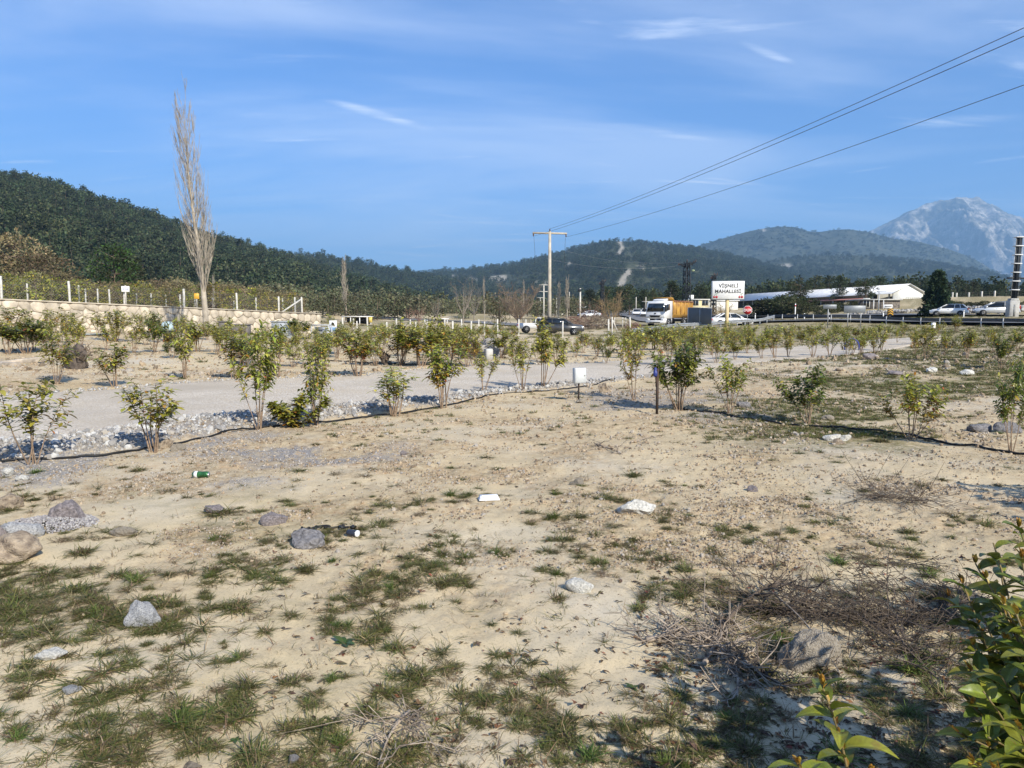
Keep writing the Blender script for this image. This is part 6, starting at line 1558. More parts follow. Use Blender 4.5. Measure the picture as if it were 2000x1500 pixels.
pipe('thin black pipe on the plot far right behind the first row', [(1660, 706), (1740, 706), (1830, 706), (1900, 708), (1960, 716)], .02)
pipe('black pipe along the far path edge left of the mound', [(560, 704), (660, 708), (740, 714), (820, 716), (900, 717)], .02)
pipe('short black hose lying beside the dark grey stone', [(575, 1052), (600, 1036), (640, 1033), (690, 1036)], .008)
# meter box on a stake
m_boxg = mat('pale_grey_meter_box', (.52, .54, .54), .5, var=.06, scale=3)
m_iron = mat('dark_iron', (.03, .028, .027), .7, .3, var=.3, dirt=(.09, .05, .03))
p = G(1130, 786); p.z = s1(p.x, p.y); hb_ = pxsize(68, p.y)
e = empty('meter_box', p, R(24), 'pale grey meter box on a thin iron stake beside the path', 'meter box')
MB().box(-.012, .012, -.012, .012, -.1, hb_ - .05).build('stake', m_iron, e)
w = pxsize(25, p.y); b0 = hb_ - pxsize(30, p.y)
bx = MB().box(-w / 2, w / 2, -.08, .03, b0, hb_, .008).build('box', m_boxg, e)
MB().box(-w / 2 + .01, w / 2 - .01, -.088, -.081, b0 + .012, hb_ - .012, .003).build('cover', m_boxg, e); MB().lathe([(.008, -.10), (.008, -.088)], 8, (w * .32, 0, (b0 + hb_) / 2), 'y').build('latch', m_iron, e)
p = G(1283, 807); p.z = s1(p.x, p.y); hb_ = pxsize(90, p.y)
e = empty('water_stake', p, .2, 'black iron stake with a blue tap fitting at its top', 'stake')
MB().box(-.018, .018, -.018, .018, -.1, hb_).build('stake', m_iron, e)
m_blue = mat('blue_plastic', (.035, .05, .22), .45, var=.15)
MB().lathe([(.02, 0), (.035, .02), (.035, .09), (.022, .10), (.03, .13), (.012, .16)], 12, (-.045, -.01, hb_ - .14)).build('tap', m_blue, e); MB().tube([(-.045, -.01, hb_ - .13), (-.03, -.01, hb_ - .2), (-.02, 0, hb_ - .32)], .012, 6).build('tap_pipe', m_iron, e)
p = G(1821, 661); p.z = s1(p.x, p.y); e = empty('meter_box', p, .2, 'small white box on a stake before the road barrier at right', 'meter box')
hb_ = pxsize(30, p.y); MB().box(-.03, .03, -.03, .03, -.1, hb_ - .1).build('stake', m_iron, e); w = pxsize(7, p.y); MB().box(-w / 2, w / 2, -.1, .05, hb_ - w * 1.5, hb_, .01).build('box', m_signw, e)
# drinks can
p = G(393, 934); p.z = s1(p.x, p.y); e = empty('drinks_can', p, R(-6), 'dented green drinks can lying on the sand at left', 'can')
m_can = mat('green_can_print', (.05, .17, .06), .3, .5, var=.3, scale=20); m_alu = mat('bare_aluminium', (.6, .6, .6), .35, .8, var=.1)
cb_ = MB().lathe([(.026, -.084), (.033, -.074), (.033, -.02), (.030, .01), (.033, .03), (.033, .07), (.027, .082)], 16, (0, 0, .031), 'x').build('can_body', m_can, e, True)
MB().lathe([(.0262, -.0855), (.024, -.080)], 14, (0, 0, .031), 'x').build('rim', m_alu, e); MB().lathe([(.0268, .083), (.02, .078)], 14, (0, 0, .031), 'x').build('lid', m_alu, e)
MB().lathe([(.0336, -.066), (.0336, -.03)], 16, (0, 0, .031), 'x').build('label_band', m_signw, e)
# foam tray
p = G(955, 972); p.z = s1(p.x, p.y); e = empty('foam_tray', p, R(8), 'white foam tray lying upside down on the sand in the middle', 'tray')
m_foam = mat('white_foam', (.80, .80, .80), .6, var=.03); w = pxsize(20, p.y)
MB().add([(-w, -.05, -.005), (w, -.05, -.005), (w, .06, -.005), (-w, .06, -.005), (-w * .88, -.035, .032), (w * .88, -.035, .032), (w * .88, .045, .032), (-w * .88, .045, .032)], [(4, 5, 6, 7), (0, 1, 5, 4), (1, 2, 6, 5), (2, 3, 7, 6), (3, 0, 4, 7), (3, 2, 1, 0)]).build('tray', m_foam, e)
MB().box(-w * 1.03, w * 1.03, -.055, .065, -.002, .006, .002).build('rim', m_foam, e); MB().box(-w * .75, w * .75, -.02, .03, .0322, .036, .001).build('base_rib', m_foam, e)
# jar
p = G(690, 1050); p.z = s1(p.x, p.y); e = empty('jar', p, R(-20), 'small dark jar with a white lid lying by the grey stone', 'jar')
MB().lathe([(.02, -.05), (.026, -.04), (.026, .02), (.021, .03)], 14, (0, 0, .024), 'x').build('glass_body', mat('dark_jar_glass', (.03, .035, .05), .15, var=.2), e, True); MB().lathe([(.024, .028), (.025, .03), (.025, .042), (.015, .044)], 14, (0, 0, .024), 'x').build('lid', m_foam, e)
# timber, sheets and other rubbish on the slope
m_timber = mat('weathered_timber', (.42, .36, .29), .85, var=.2, scale=5, bump=.3)
def slab(name, label, cat, px, py, L_, w, h, rz, mt, tilt=0):
    p = G(px, py); p.z = s1(p.x, p.y); o = MB().box(-L_ / 2, L_ / 2, -w / 2, w / 2, -.02, h, min(h, w) * .15).build(name, mt, None, False, p, rz); o.rotation_euler = (0, tilt, rz); return tag(o, label, cat)
slab('timber_beam', 'pale weathered timber beam on the slope at the left edge', 'timber', 45, 712, 1.7, .22, .14, R(32), m_timber, R(-6))
slab('timber_beam', 'short pale board lying under the long beam at the left edge', 'timber', 12, 716, .9, .25, .10, R(-20), m_timber)
slab('timber_beam', 'pale stick lying by the brush heap near the parked car', 'timber', 1160, 640, 2.6, .14, .12, R(15), m_timber, R(-5))
m_tarp = mat('grey_green_tarp', (.36, .40, .37), .6, var=.15, scale=6, bump=.4, bscale=10)
p = G(175, 655); p.z = s1(p.x, p.y)
tv = []; 
for j in range(7):
    for i in range(16): x_, y_ = -1.0 + i * .13, -.25 + j * .09; tv.append((x_, y_, .03 + .16 * float(vnoise(np.array([x_ * 4]), np.array([y_ * 5]), 3)[0]) * (1 - abs(y_) * 2.2)))
tag(mobj('tarp', grid_mesh('tarp', np.array(tv), 7, 16, m_tarp, True), None, p), 'crumpled grey green tarp lying at the foot of the stone wall', 'tarp')
p = G(328, 668); p.z = s1(p.x, p.y); e = empty('water_tank', p, 0, 'small pale blue tank on a black stand left of the poplar', 'tank')
MB().lathe([(.24, .55), (.27, .6), (.27, .85), (.2, .95), (.05, 1.0)], 16).build('tank', mat('pale_blue_plastic', (.45, .56, .60), .5), e, True); MB().box(-.16, .16, -.16, .16, -.1, .56, .02).build('stand', m_blackp, e)
slab('crate', 'black crate against the wall at the left edge', 'crate', 12, 655, 1.0, .5, .4, .2, m_blackp)

# ================================================================== single rocks
m_rk_grey = mat('grey_speckled_rock', (.42, .42, .41), .9, var=.25, scale=28, bump=.8, bscale=45, dirt=(.17, .17, .18))
m_rk_white = mat('white_chalk_rock', (.62, .60, .54), .9, var=.15, scale=14, bump=.8, bscale=30, dirt=(.36, .35, .32))
m_rk_dark = mat('dark_slate_rock', (.20, .19, .19), .85, var=.25, scale=10, bump=.7, bscale=25)
m_rk_purple = mat('purple_grey_rock', (.26, .225, .22), .85, var=.25, scale=14, bump=.8, bscale=40)
m_rk_tan = mat('tan_sandstone', (.33, .265, .19), .9, var=.3, scale=5, bump=1.0, bscale=26, dirt=(.17, .13, .095))
m_rk_lime = mat('rough_beige_limestone', (.34, .30, .24), .95, var=.2, scale=20, bump=1.0, bscale=38, dirt=(.24, .20, .15))
ROCKS = [(275, 1228, 56, 48, m_rk_grey, 'light grey speckled rock standing in the sand at lower left'),
 (132, 1026, 62, 46, m_rk_purple, 'purple grey rock leaning beside the grit heap at left'),
 (38, 1050, 84, 36, m_rk_grey, 'flat grey rock at the left edge in front of the grit heap'),
 (28, 1095, 96, 52, m_rk_tan, 'brown sandstone block at the left edge below the flat grey rock'),
 (2, 1060, 26, 44, m_rk_purple, 'grey rock cut by the left edge of the picture'),
 (20, 990, 50, 30, m_rk_tan, 'pale tan stone on top of the grit heap at left'),
 (605, 1070, 68, 34, m_rk_dark, 'dark grey flat stone under the black hose'),
 (538, 1026, 42, 26, m_rk_purple, 'small purple grey stone left of the hose stone'),
 (1243, 1012, 60, 34, m_rk_white, 'white rock on the sand right of the foam tray'),
 (1130, 1152, 46, 26, m_rk_white, 'whitish stone behind a grass tuft below the middle'),
 (1578, 1306, 100, 76, m_rk_lime, 'large rough beige rock among the dead branches'),
 (322, 878, 30, 22, m_rk_tan, 'tan stone at the foot of the second front shrub'),
 (345, 882, 26, 16, m_rk_lime, 'small pale stone beside the tan one under the second shrub'),
 (1180, 772, 22, 20, m_rk_tan, 'orange tan clod right of the meter box'),
 (1135, 790, 20, 10, m_rk_lime, 'pale stone at the foot of the meter box stake'),
 (1625, 862, 32, 15, m_rk_white, 'pale stone, left one of the group in front of the pipe'),
 (1650, 862, 22, 13, m_rk_white, 'white stone, right one of the group in front of the pipe'),
 (1636, 869, 20, 12, m_rk_tan, 'reddish stone between the two pale ones in front of the pipe'),
 (1818, 732, 22, 12, m_rk_white, 'pale slab, left one on the grassy plot at right'),
 (1887, 736, 26, 12, m_rk_white, 'pale slab, right one on the grassy plot at right'),
 (1748, 738, 24, 11, m_rk_purple, 'dark stone on the grassy plot left of the pale slabs'),
 (1700, 704, 26, 13, m_rk_purple, 'grey stone beside the shrubs at the right end of the path'),
 (1617, 818, 24, 12, m_rk_lime, 'pale stone right of the round topped shrub'),
 (1452, 798, 26, 13, m_rk_dark, 'dark stone right of the spreading shrub behind the pipe'),
 (1470, 956, 22, 12, m_rk_purple, 'grey stone on the crumbly soil right of the white rock'),
 (1130, 946, 28, 14, m_rk_lime, 'tan stone on the crumbly soil above the white rock'),
 (788, 888, 12, 12, m_rk_purple, 'small blue grey stone on the sand left of centre'),
 (1968, 846, 40, 22, m_rk_dark, 'dark clod of soil at the right edge behind the tall shrub'),
 (1915, 842, 40, 18, m_rk_dark, 'dark clod of soil left of the tall shrub at right'),
 (16, 932, 22, 16, m_rk_white, 'white stone fallen from the path edge at far left'),
 (44, 938, 20, 12, m_rk_white, 'second white stone fallen from the path edge at far left'),
 (100, 1292, 50, 20, m_rk_white, 'half buried pale stone behind grass at lower left'),
 (140, 1352, 36, 14, m_rk_grey, 'half buried grey stone at lower left'),
 (420, 1000, 40, 18, m_rk_purple, 'grey stone buried in the dry grass at left'),
 (240, 1045, 46, 18, m_rk_lime, 'pale half buried stone right of the sandstone block'),
 (572, 1478, 22, 14, m_rk_dark, 'small flat blue grey stone near the bottom edge'),
 (375, 1490, 40, 14, m_rk_tan, 'tan stone half buried at the bottom edge')]
for i, (px, py, wpx, hpx, mt, lab) in enumerate(ROCKS):
    p = G(px, py - hpx * .18); z_ = s1(p.x, p.y); w = pxsize(wpx, p.y); h = pxsize(hpx, p.y)
    me = rock_mesh('rock', 400 + i, mt, 4 if wpx > 40 else 3, (1.05, .85, 1.0), .32, 9)
    o = mobj('rock', me, None, (p.x, p.y, z_ + h * .27), random.uniform(-.4, .4)); o.scale = (w * 1.15, w * 1.0, h * 1.35); tag(o, lab, 'rock')
# grit heap at the left
rs = np.random.default_rng(77)
def rockset(name, n, mt, sub=1, base=600, rough=.3): return [rock_mesh(name, base + k, mt, sub, tuple(np.random.default_rng(base + k).uniform(.65, 1.1, 3)), rough, 6) for k in range(n)]
def var_mat(name, cols, rough=.9):
    """each stone takes one of a few natural colours"""
    m, n, l, b = nodes(name); b.inputs['Roughness'].default_value = rough; b.inputs['Specular IOR Level'].default_value = .2
    oi = n.new('ShaderNodeObjectInfo'); cr = n.new('ShaderNodeValToRGB'); cr.color_ramp.interpolation = 'CONSTANT'
    while len(cr.color_ramp.elements) < len(cols): cr.color_ramp.elements.new(.5)
    for i, c in enumerate(cols): cr.color_ramp.elements[i].position = i / len(cols); cr.color_ramp.elements[i].color = (*c, 1)
    l.new(oi.outputs['Random'], cr.inputs[0])
    t_ = n.new('ShaderNodeTexCoord'); nz = n.new('ShaderNodeTexNoise'); nz.inputs['Scale'].default_value = 5; nz.inputs['Detail'].default_value = 5; l.new(t_.outputs['Object'], nz.inputs['Vector'])
    mx = n.new('ShaderNodeMix'); mx.data_type = 'RGBA'; mx.blend_type = 'MULTIPLY'; mx.inputs['Factor'].default_value = .5
    l.new(cr.outputs[0], mx.inputs['A']); l.new(nz.outputs[0], mx.inputs['B']); 
    g2 = n.new('ShaderNodeGamma'); g2.inputs[1].default_value = .8; l.new(mx.outputs['Result'], g2.inputs[0]); l.new(g2.outputs[0], b.inputs['Base Color']); return m
m_edge = var_mat('white_rubble', [(.44, .42, .39), (.37, .345, .31), (.30, .285, .27), (.40, .355, .29), (.20, .195, .19), (.54, .53, .50), (.25, .23, .205)])
m_peb = var_mat('soil_clod', [(.36, .26, .16), (.44, .33, .21), (.28, .195, .12), (.42, .35, .27), (.21, .15, .095), (.33, .29, .24), (.16, .12, .08)])
m_grit = var_mat('grey_grit', [(.30, .28, .28), (.24, .22, .22), (.38, .36, .34), (.20, .19, .20), (.44, .41, .38)])
edge_set = rockset('rubble_stone', 8, m_edge, 1, 620); peb_set = rockset('clod', 6, m_peb, 1, 640, .35); grit_set = rockset('grit', 5, m_grit, 1, 660)
def sample_px(n, x0, x1, y0, y1, rs):
    """points spread evenly over ground seen between photo rows y0..y1"""
    u = (rs.uniform(x0, x1, n) - 1000) / F; py = rs.uniform(y0, y1, n); Y = CAMZ * F / (py - 624.)
    return u * Y, Y
def rot3(n, rs): return rs.uniform(0, 6.28, (n, 3))
# rubble stones on the near path edge: the largest as pieces of the path, the rest in one mass
N = 8000; u = rs.uniform(-.95, .18, N); b0 = np.interp(u, BU, BY); n0 = path_near(u)
y = b0 + (n0 + .25 - b0) * rs.random(N) ** .9; x = u * y; keep = (n0 - b0 > .06) & (rs.random(N) < .35 + .65 * (vnoise(x * 1.5, y * 1.5, 8) > .35)); x, y = x[keep], y[keep]; N = len(x)
sz = np.clip(rs.lognormal(math.log(.044), .48, N), .016, .14); z = surf(x, y) + sz * .18
order = np.argsort(-sz / y * (np.abs(x / y) < .72)); big = order[:280]; rest = order[280:]
for k in big:
    o = mobj('stone', edge_set[k % 8], gravel_path, (x[k], y[k], z[k])); o.rotation_euler = tuple(rs.uniform(0, 6.28, 3)); o.scale = (sz[k] * 1.2, sz[k] * 1.0, sz[k] * .8)
tag(scatter('rubble', edge_set, np.stack([x, y, z], -1)[rest], rot3(len(rest), rs), sz[rest], rs.integers(0, 8, len(rest))), 'white rubble strip between the gravel path and the black pipe')
# far path edge
N = 900; u = rs.uniform(-.8, .4, N); y = path_far(u) + rs.normal(0, .18, N); x = u * y; sz = rs.uniform(.03, .09, N)
tag(scatter('verge_stones', edge_set, np.stack([x, y, surf(x, y) + sz * .1], -1), rot3(N, rs), sz, rs.integers(0, 8, N)), 'loose stones along the far edge of the gravel path')
# clods and pebbles over the crumbly soil
x, y = sample_px(120000, -60, 2060, 690, 1120, rs)
c, g_, k_ = masks(x, y); pm = path_mask(x, y)
keep = (rs.random(len(x)) < np.clip(c * 1.0 + .03, 0, 1) * (.12 + .88 * sstep(.45, .62, fbm(x * 2.2, y * 2.2, 3, 4)))) & (pm < .2); x, y = x[keep], y[keep]; N = len(x)
sz = np.clip(rs.lognormal(math.log(.015), .5, N), .005, .05) * np.clip(y / 7, .6, 2.2)
tag(scatter('soil_clods', peb_set, np.stack([x, y, surf(x, y) + sz * .15], -1), rot3(N, rs), sz, rs.integers(0, 6, N)), 'small clods and pebbles over the crumbly soil'); print('clods', N)
x, y = sample_px(9000, -60, 2060, 1080, 1560, rs); keep = rs.random(len(x)) < .35 * (vnoise(x * 2.2, y * 2.2, 14) > .5) + .06; x, y = x[keep], y[keep]; N = len(x); sz = np.clip(rs.lognormal(math.log(.006), .6, N), .002, .03)
tag(scatter('sand_pebbles', peb_set, np.stack([x, y, surf(x, y) + sz * .12], -1), rot3(N, rs), sz, rs.integers(0, 6, N)), 'scattered pebbles on the pale sand in front')
x, y = sample_px(26000, -60, 1750, 740, 960, rs); c, g_, k_ = masks(x, y); keep = (rs.random(len(x)) < k_ * .8) & (path_mask(x, y) < .2); x, y = x[keep], y[keep]
hx, hy = G(75, 1030).x, G(75, 1030).y; nh = 2600; ang = rs.uniform(0, 6.28, nh); rr = np.sqrt(rs.random(nh)); xh = hx + .38 * rr * np.cos(ang); yh = hy + .28 * rr * np.sin(ang) + .1
zh = surf(xh, yh) + .07 * (1 - rr ** 2); z = surf(x, y) + .003
xa, ya, za_ = np.concatenate([x, xh]), np.concatenate([y, yh]), np.concatenate([z, zh]); N = len(xa); sz = np.concatenate([rs.uniform(.008, .028, len(x)) * np.clip(y / 8, .8, 2), rs.uniform(.008, .026, nh)])
tag(scatter('grey_grit', grit_set, np.stack([xa, ya, za_], -1), rot3(N, rs), sz, rs.integers(0, 5, N)), 'grey grit spread at left and heaped between the rocks')
# stones and clods on the slope beyond the path and on the plot at right
x, y = sample_px(16000, -60, 2060, 645, 745, rs); y = np.minimum(y, 70); keep = (path_mask(x, y) < .1) & (y > path_far(x / y) * .98) ; keep |= (x / y > .25) & (path_mask(x, y) < .1)
x, y = x[keep], y[keep]; N = len(x); sz = np.clip(rs.lognormal(math.log(.045), .6, N), .02, .25)
tag(scatter('field_stones', peb_set, np.stack([x, y, surf(x, y) + sz * .12], -1), rot3(N, rs), sz, rs.integers(0, 6, N)), 'stones and clods on the bare ground beyond the path')
# pale rubble bank behind the far road
N = 1600; u = rs.uniform(.46, 1.0, N); y = 99 + rs.normal(0, 1.6, N) + 4 * (u < .58); x = u * y; sz = rs.uniform(.2, .85, N) * rs.uniform(.5, 1, N)
tag(scatter('rubble_bank', edge_set, np.stack([x, y, H(x, y) + .25 + .5 * np.exp(-((y - 99) / 1.6) ** 2)], -1), rot3(N, rs), sz, rs.integers(0, 8, N)), 'bank of pale rubble behind the far road at right')

# ------------------------------------------------------------------ root ball, stump mound
def root_ball(label, px, py, wpx, hpx, mt, seed, n=46):
    p = G(px, py); p.z = s1(p.x, p.y); w = pxsize(wpx, p.y); h = pxsize(hpx, p.y); r2 = np.random.default_rng(seed)
    e = empty('root_ball', p, 0, label, 'tree stump'); me = rock_mesh('soil_ball', seed, mt, 3, (1, .8, 1), .5, 3); o = mobj('soil_ball', me, e, (0, 0, h * .4)); o.scale = (w * .8, w * .7, h * .95)
    f = MB()
    for k in range(n):
        d = r2.normal(0, 1, 3); d[2] = abs(d[2]) * .8; d /= np.linalg.norm(d); b0 = np.array([0, 0, h * .4]) + d * np.array([w * .34, w * .3, h * .38]); ln = r2.uniform(.15, .4) * w
        f.tube([b0, b0 + d * ln * .5 + r2.normal(0, .05, 3) * w, b0 + d * ln + r2.normal(0, .1, 3) * w], [.025, .016, .005], 4, cap=False)
    f.build('roots', M_BARK, e); return e
m_rootsoil = mat('dark_root_soil', (.10, .08, .065), .95, var=.3, scale=6, bump=1.0, bscale=12)
root_ball('dark earthy root ball of an uprooted stump left of the path', 148, 722, 52, 54, m_rootsoil, 5)
root_ball('dark rooty stump end of the grey mound in the middle', 912, 704, 40, 42, m_rootsoil, 6)
root_ball('small dark root lump right of the grey mound', 975, 700, 36, 30, m_rootsoil, 8)
root_ball('dark burnt stump left of centre beyond the path', 752, 716, 22, 28, m_rootsoil, 9)
p = G(950, 702); p.z = s1(p.x, p.y); w = pxsize(60, p.y); o = mobj('soil_mound', rock_mesh('soil_mound', 13, mat('grey_rubble_mound', (.30, .28, .26), .95, var=.25, scale=8, bump=1, bscale=14), 4, (1, .8, 1), .3, 4), None, (p.x, p.y + .4, p.z + .2)); o.scale = (w * 1.1, w * .9, pxsize(40, p.y) * 1.3); tag(o, 'grey mound of rubble beyond the path in the middle', 'mound')
slab('concrete_block', 'pale broken concrete block against the grey mound', 'block', 955, 706, .28, .25, .42, .3, m_concrete)
# heap of cut branches behind the parked car
r2 = np.random.default_rng(21)
for i, (px, Y, w, h, nb_, mt, lab) in enumerate(((1120, 92, 6.5, 1.3, 380, M_REDTWIG, 'heap of reddish cut branches behind the dark parked car'), (1170, 84, 5.0, 1.7, 360, M_TWIG, 'heap of brown cut branches right of the lamp pole'), (1240, 76, 3.2, .8, 160, M_REDTWIG, 'low tangle of reddish brush left of the truck'))):
    p = on(P(px, 630, Y).x, Y); e = empty('brush_heap', p, 0, lab, 'brush heap'); f = MB()
    for k in range(nb_):
        x_, y_ = r2.normal(0, .42) * w * .5, r2.normal(0, .4) * 1.4; hh_ = h * math.exp(-(x_ / (w * .45)) ** 2); z_ = r2.uniform(0, 1) * hh_
        a = r2.uniform(0, 6.28); d = np.array([math.cos(a), math.sin(a) * .6, r2.normal(.1, .35)]) * r2.uniform(.4, 1.3); q = np.array([x_, y_, z_])
        f.tube([q - d * .5, q + r2.normal(0, .08, 3), q + d * .5], [r2.uniform(.012, .04), .02, .008], 3, cap=False)
    f.build('branches', mt, e)
# blue grey wire coil hanging on a shrub at right
p = G(1660, 697); p.z = s1(p.x, p.y); f = MB()
for k in range(5): f.tube([(.28 * math.cos(t_) + .03 * k, .05 * k - .1, .36 + .32 * math.sin(t_)) for t_ in np.linspace(-.3, 3.5, 16)], .014, 5)
tag(f.build('hose_coil', m_blue, None, True, p), 'loose blue black hose loops among the shrubs right of the path', 'hose')

# ------------------------------------------------------------------ dead branches in the right foreground
def dead_branch(label, pts, r0, nb, seed, L_=.28, mt=None, lift=.02, zs=None):
    r2 = np.random.default_rng(seed); q = [G(*p) for p in pts]; base = Vector((q[0].x, q[0].y, s1(q[0].x, q[0].y)))
    line = [Vector((p.x, p.y, s1(p.x, p.y) + lift + (zs[i] if zs else 0))) - base for i, p in enumerate(q)]
    e = empty('dead_branch', base, 0, label, 'branch'); n_ = len(line)
    sm = smooth_line([tuple(v) for v in line], 14)
    MB().tube([tuple(v) for v in sm], [max(r0 * (1 - .75 * i / 13), .002) for i in range(14)], 6).build('stem', mt or M_DEAD, e, True)
    f = MB()
    for k in range(nb):
        i = r2.integers(1, 13); s_ = sm[i]; a = r2.uniform(0, 6.28); ln = L_ * r2.uniform(.3, 1.0); d = np.array([math.cos(a), math.sin(a), r2.uniform(-.1, .45)])
        m_ = s_ + d * ln * .5 + r2.normal(0, .025, 3); t2_ = s_ + d * ln + r2.normal(0, .05, 3)
        gz_ = lambda v: max(v[2], s1(v[0] + base.x, v[1] + base.y) - base.z + .004)
        m_[2] = gz_(m_); t2_[2] = gz_(t2_)
        k1 = s_ + (m_ - s_) * .5 + r2.normal(0, .018, 3); k2 = m_ + (t2_ - m_) * .5 + r2.normal(0, .022, 3); k1[2] = gz_(k1); k2[2] = gz_(k2)
        f.tube([s_, k1, m_, k2, t2_], [r0 * .38, r0 * .33, r0 * .27, r0 * .2, .0018], 4, cap=False)
        for j in range(3):
            v = r2.uniform(.3, 1); s2 = s_ + (m_ - s_) * min(1, 2 * v) + (t2_ - m_) * max(0, 2 * v - 1); e2 = s2 + (d + r2.normal(0, .7, 3)) * ln * .35; e2[2] = gz_(e2)
            f.tube([s2, e2], [.0024, .0012], 3, cap=False)
    f.build('twigs', mt or M_DEAD, e); return e
dead_branch('arching dark bare branch over the large beige rock', [(1395, 1235), (1440, 1200), (1500, 1165), (1560, 1158), (1600, 1170)], .014, 26, 1, .32, M_DKTWIG, .01, [0, .05, .12, .12, .05])
dead_branch('long thin twig crossing in front of the large rock', [(1480, 1162), (1540, 1210), (1600, 1270), (1640, 1330)], .005, 4, 2, .15, M_DEAD, .05, [.05, .06, .05, 0])
dead_branch('thick bleached dead branch left of the large rock', [(1262, 1250), (1310, 1240), (1380, 1232), (1430, 1255)], .015, 34, 3, .30)
dead_branch('bleached forked branch lying below the thick one', [(1375, 1300), (1400, 1255), (1420, 1230), (1400, 1200)], .014, 34, 4, .30)
dead_branch('twisted bleached root pointing down from the branch pile', [(1395, 1250), (1430, 1290), (1445, 1320), (1440, 1365)], .014, 30, 5, .26)
dead_branch('broken dark branch end right below the branch pile', [(1440, 1300), (1480, 1312), (1510, 1330), (1535, 1348)], .011, 20, 6, .26, M_DKTWIG)
dead_branch('straight upright dry stalk right of the large rock', [(1735, 1215), (1735, 1200), (1728, 1180), (1732, 1160)], .005, 26, 7, .3, M_DKTWIG, .0, [0, .08, .17, .26])
dead_branch('spread of pale thin roots right of the large rock', [(1740, 1210), (1750, 1240), (1790, 1290), (1840, 1340)], .008, 60, 8, .38, M_DKTWIG)
dead_branch('tangle of fine dark twigs behind the large rock', [(1470, 1185), (1550, 1195), (1640, 1205), (1740, 1210)], .008, 110, 9, .38, M_DKTWIG)
dead_branch('dark twig tangle beside the right hand leafy shrub', [(1740, 1215), (1800, 1205), (1850, 1190), (1890, 1165)], .009, 90, 10, .36, M_DKTWIG)
dead_branch('grey forked dead root near the bottom edge', [(800, 1385), (775, 1405), (755, 1440), (735, 1500)], .008, 16, 11, .20)
dead_branch('fan of thin grey rootlets right of the forked root', [(790, 1390), (820, 1410), (850, 1450), (870, 1490)], .004, 9, 12, .20)
dead_branch('heap of dry straw stalks on the sand at right', [(1690, 975), (1730, 972), (1770, 978), (1810, 985)], .005, 60, 13, .45, M_DKTWIG)
dead_branch('broken bleached sticks on the soil right of centre', [(1165, 868), (1185, 876), (1205, 884), (1215, 888)], .014, 10, 14, .3)
dead_branch('pale peeled stick on the soil right of the bleached sticks', [(1232, 862), (1255, 856), (1275, 852)], .012, 4, 15, .25)

# ================================================================== grass and weeds
G1 = [(4, (.105, .125, .026)), (3, (.155, .15, .042)), (2, (.07, .10, .019))]
tset = [tuft(700 + k, 120, .125, 1.0, G1, .42, .0022, .25) for k in range(5)]          # spidery tufts
tset += [tuft(710 + k, 230, .115, 1.7, G1, .55, .0022, .30) for k in range(4)]         # dense cushions
tset += [tuft(720 + k, 40, .15, .6, G1, .35, .0022, .45) for k in range(4)]            # thin stars
tset += [tuft(730 + k, 100, .10, 2.2, [(3, (.16, .135, .06)), (2, (.10, .085, .04))], .4, .0015, .8) for k in range(3)]   # dry mats
tset += [tuft(740 + k, 160, .13, 1.2, [(3, (.075, .13, .02)), (2, (.12, .17, .03))], .8, .0023, .08) for k in range(2)]  # fresh green
EX = [(415, 1120, 95, 6), (600, 1115, 90, 5), (565, 1330, 95, 6), (450, 1365, 90, 5), (715, 1245, 110, 6), (430, 1000, 120, 7), (100, 1320, 100, 8), (35, 1440, 80, 17), (640, 1425, 100, 0), (770, 1350, 95, 0), (900, 1340, 95, 7), (930, 1395, 70, 5),
 (870, 1300, 55, 2), (1015, 1305, 70, 1), (960, 1215, 40, 3), (820, 1180, 65, 6), (890, 1170, 45, 2), (1090, 1165, 75, 8), (985, 1080, 60, 5), (1165, 1095, 80, 7), (1060, 1110, 60, 3), (1250, 1180, 80, 8), (1330, 1360, 105, 7), (1300, 1300, 60, 1), (1155, 1470, 120, 17), (1090, 1470, 70, 3),
 (1640, 1090, 90, 17), (1600, 1130, 60, 6), (1815, 1120, 80, 16), (1500, 1190, 70, 5), (1680, 1040, 90, 13), (1390, 1070, 60, 4), (1310, 1060, 55, 2), (640, 1070, 80, 14), (150, 1150, 110, 8), (235, 1120, 90, 7), (90, 1180, 110, 13), (160, 1080, 100, 6), (300, 1180, 60, 3), (470, 1235, 70, 10), (230, 1205, 60, 1),
 (330, 960, 80, 14), (110, 970, 90, 14), (600, 1000, 50, 6), (745, 1020, 60, 8), (880, 965, 60, 16), (1085, 965, 34, 17), (850, 1050, 60, 1), (1280, 1010, 60, 9), (1410, 1000, 60, 14), (1430, 985, 60, 13), (205, 1400, 80, 2), (240, 1410, 90, 10), (360, 1430, 90, 10), (200, 1480, 100, 0), (1240, 1470, 60, 10), (1710, 1385, 80, 0), (1545, 1260, 50, 1), (1720, 860, 70, 8), (1690, 850, 60, 16), (1870, 1200, 90, 7), (1840, 1215, 80, 8),
 (270, 920, 60, 6), (240, 915, 40, 8), (1290, 700, 30, 16), (1340, 1100, 60, 9), (520, 1150, 50, 2), (560, 1210, 50, 11), (330, 1290, 50, 12), (700, 1090, 50, 1), (1010, 1230, 50, 3), (1090, 1260, 60, 9), (1180, 1250, 55, 10), (1120, 1300, 50, 11)]
ex = []
for px, py, wpx, k in EX:
    p = G(px, py); w = pxsize(wpx, p.y); ex.append((p.x, p.y, w / (.26 if k < 5 or 8 < k < 13 else .30), k))
ex = np.array(ex)
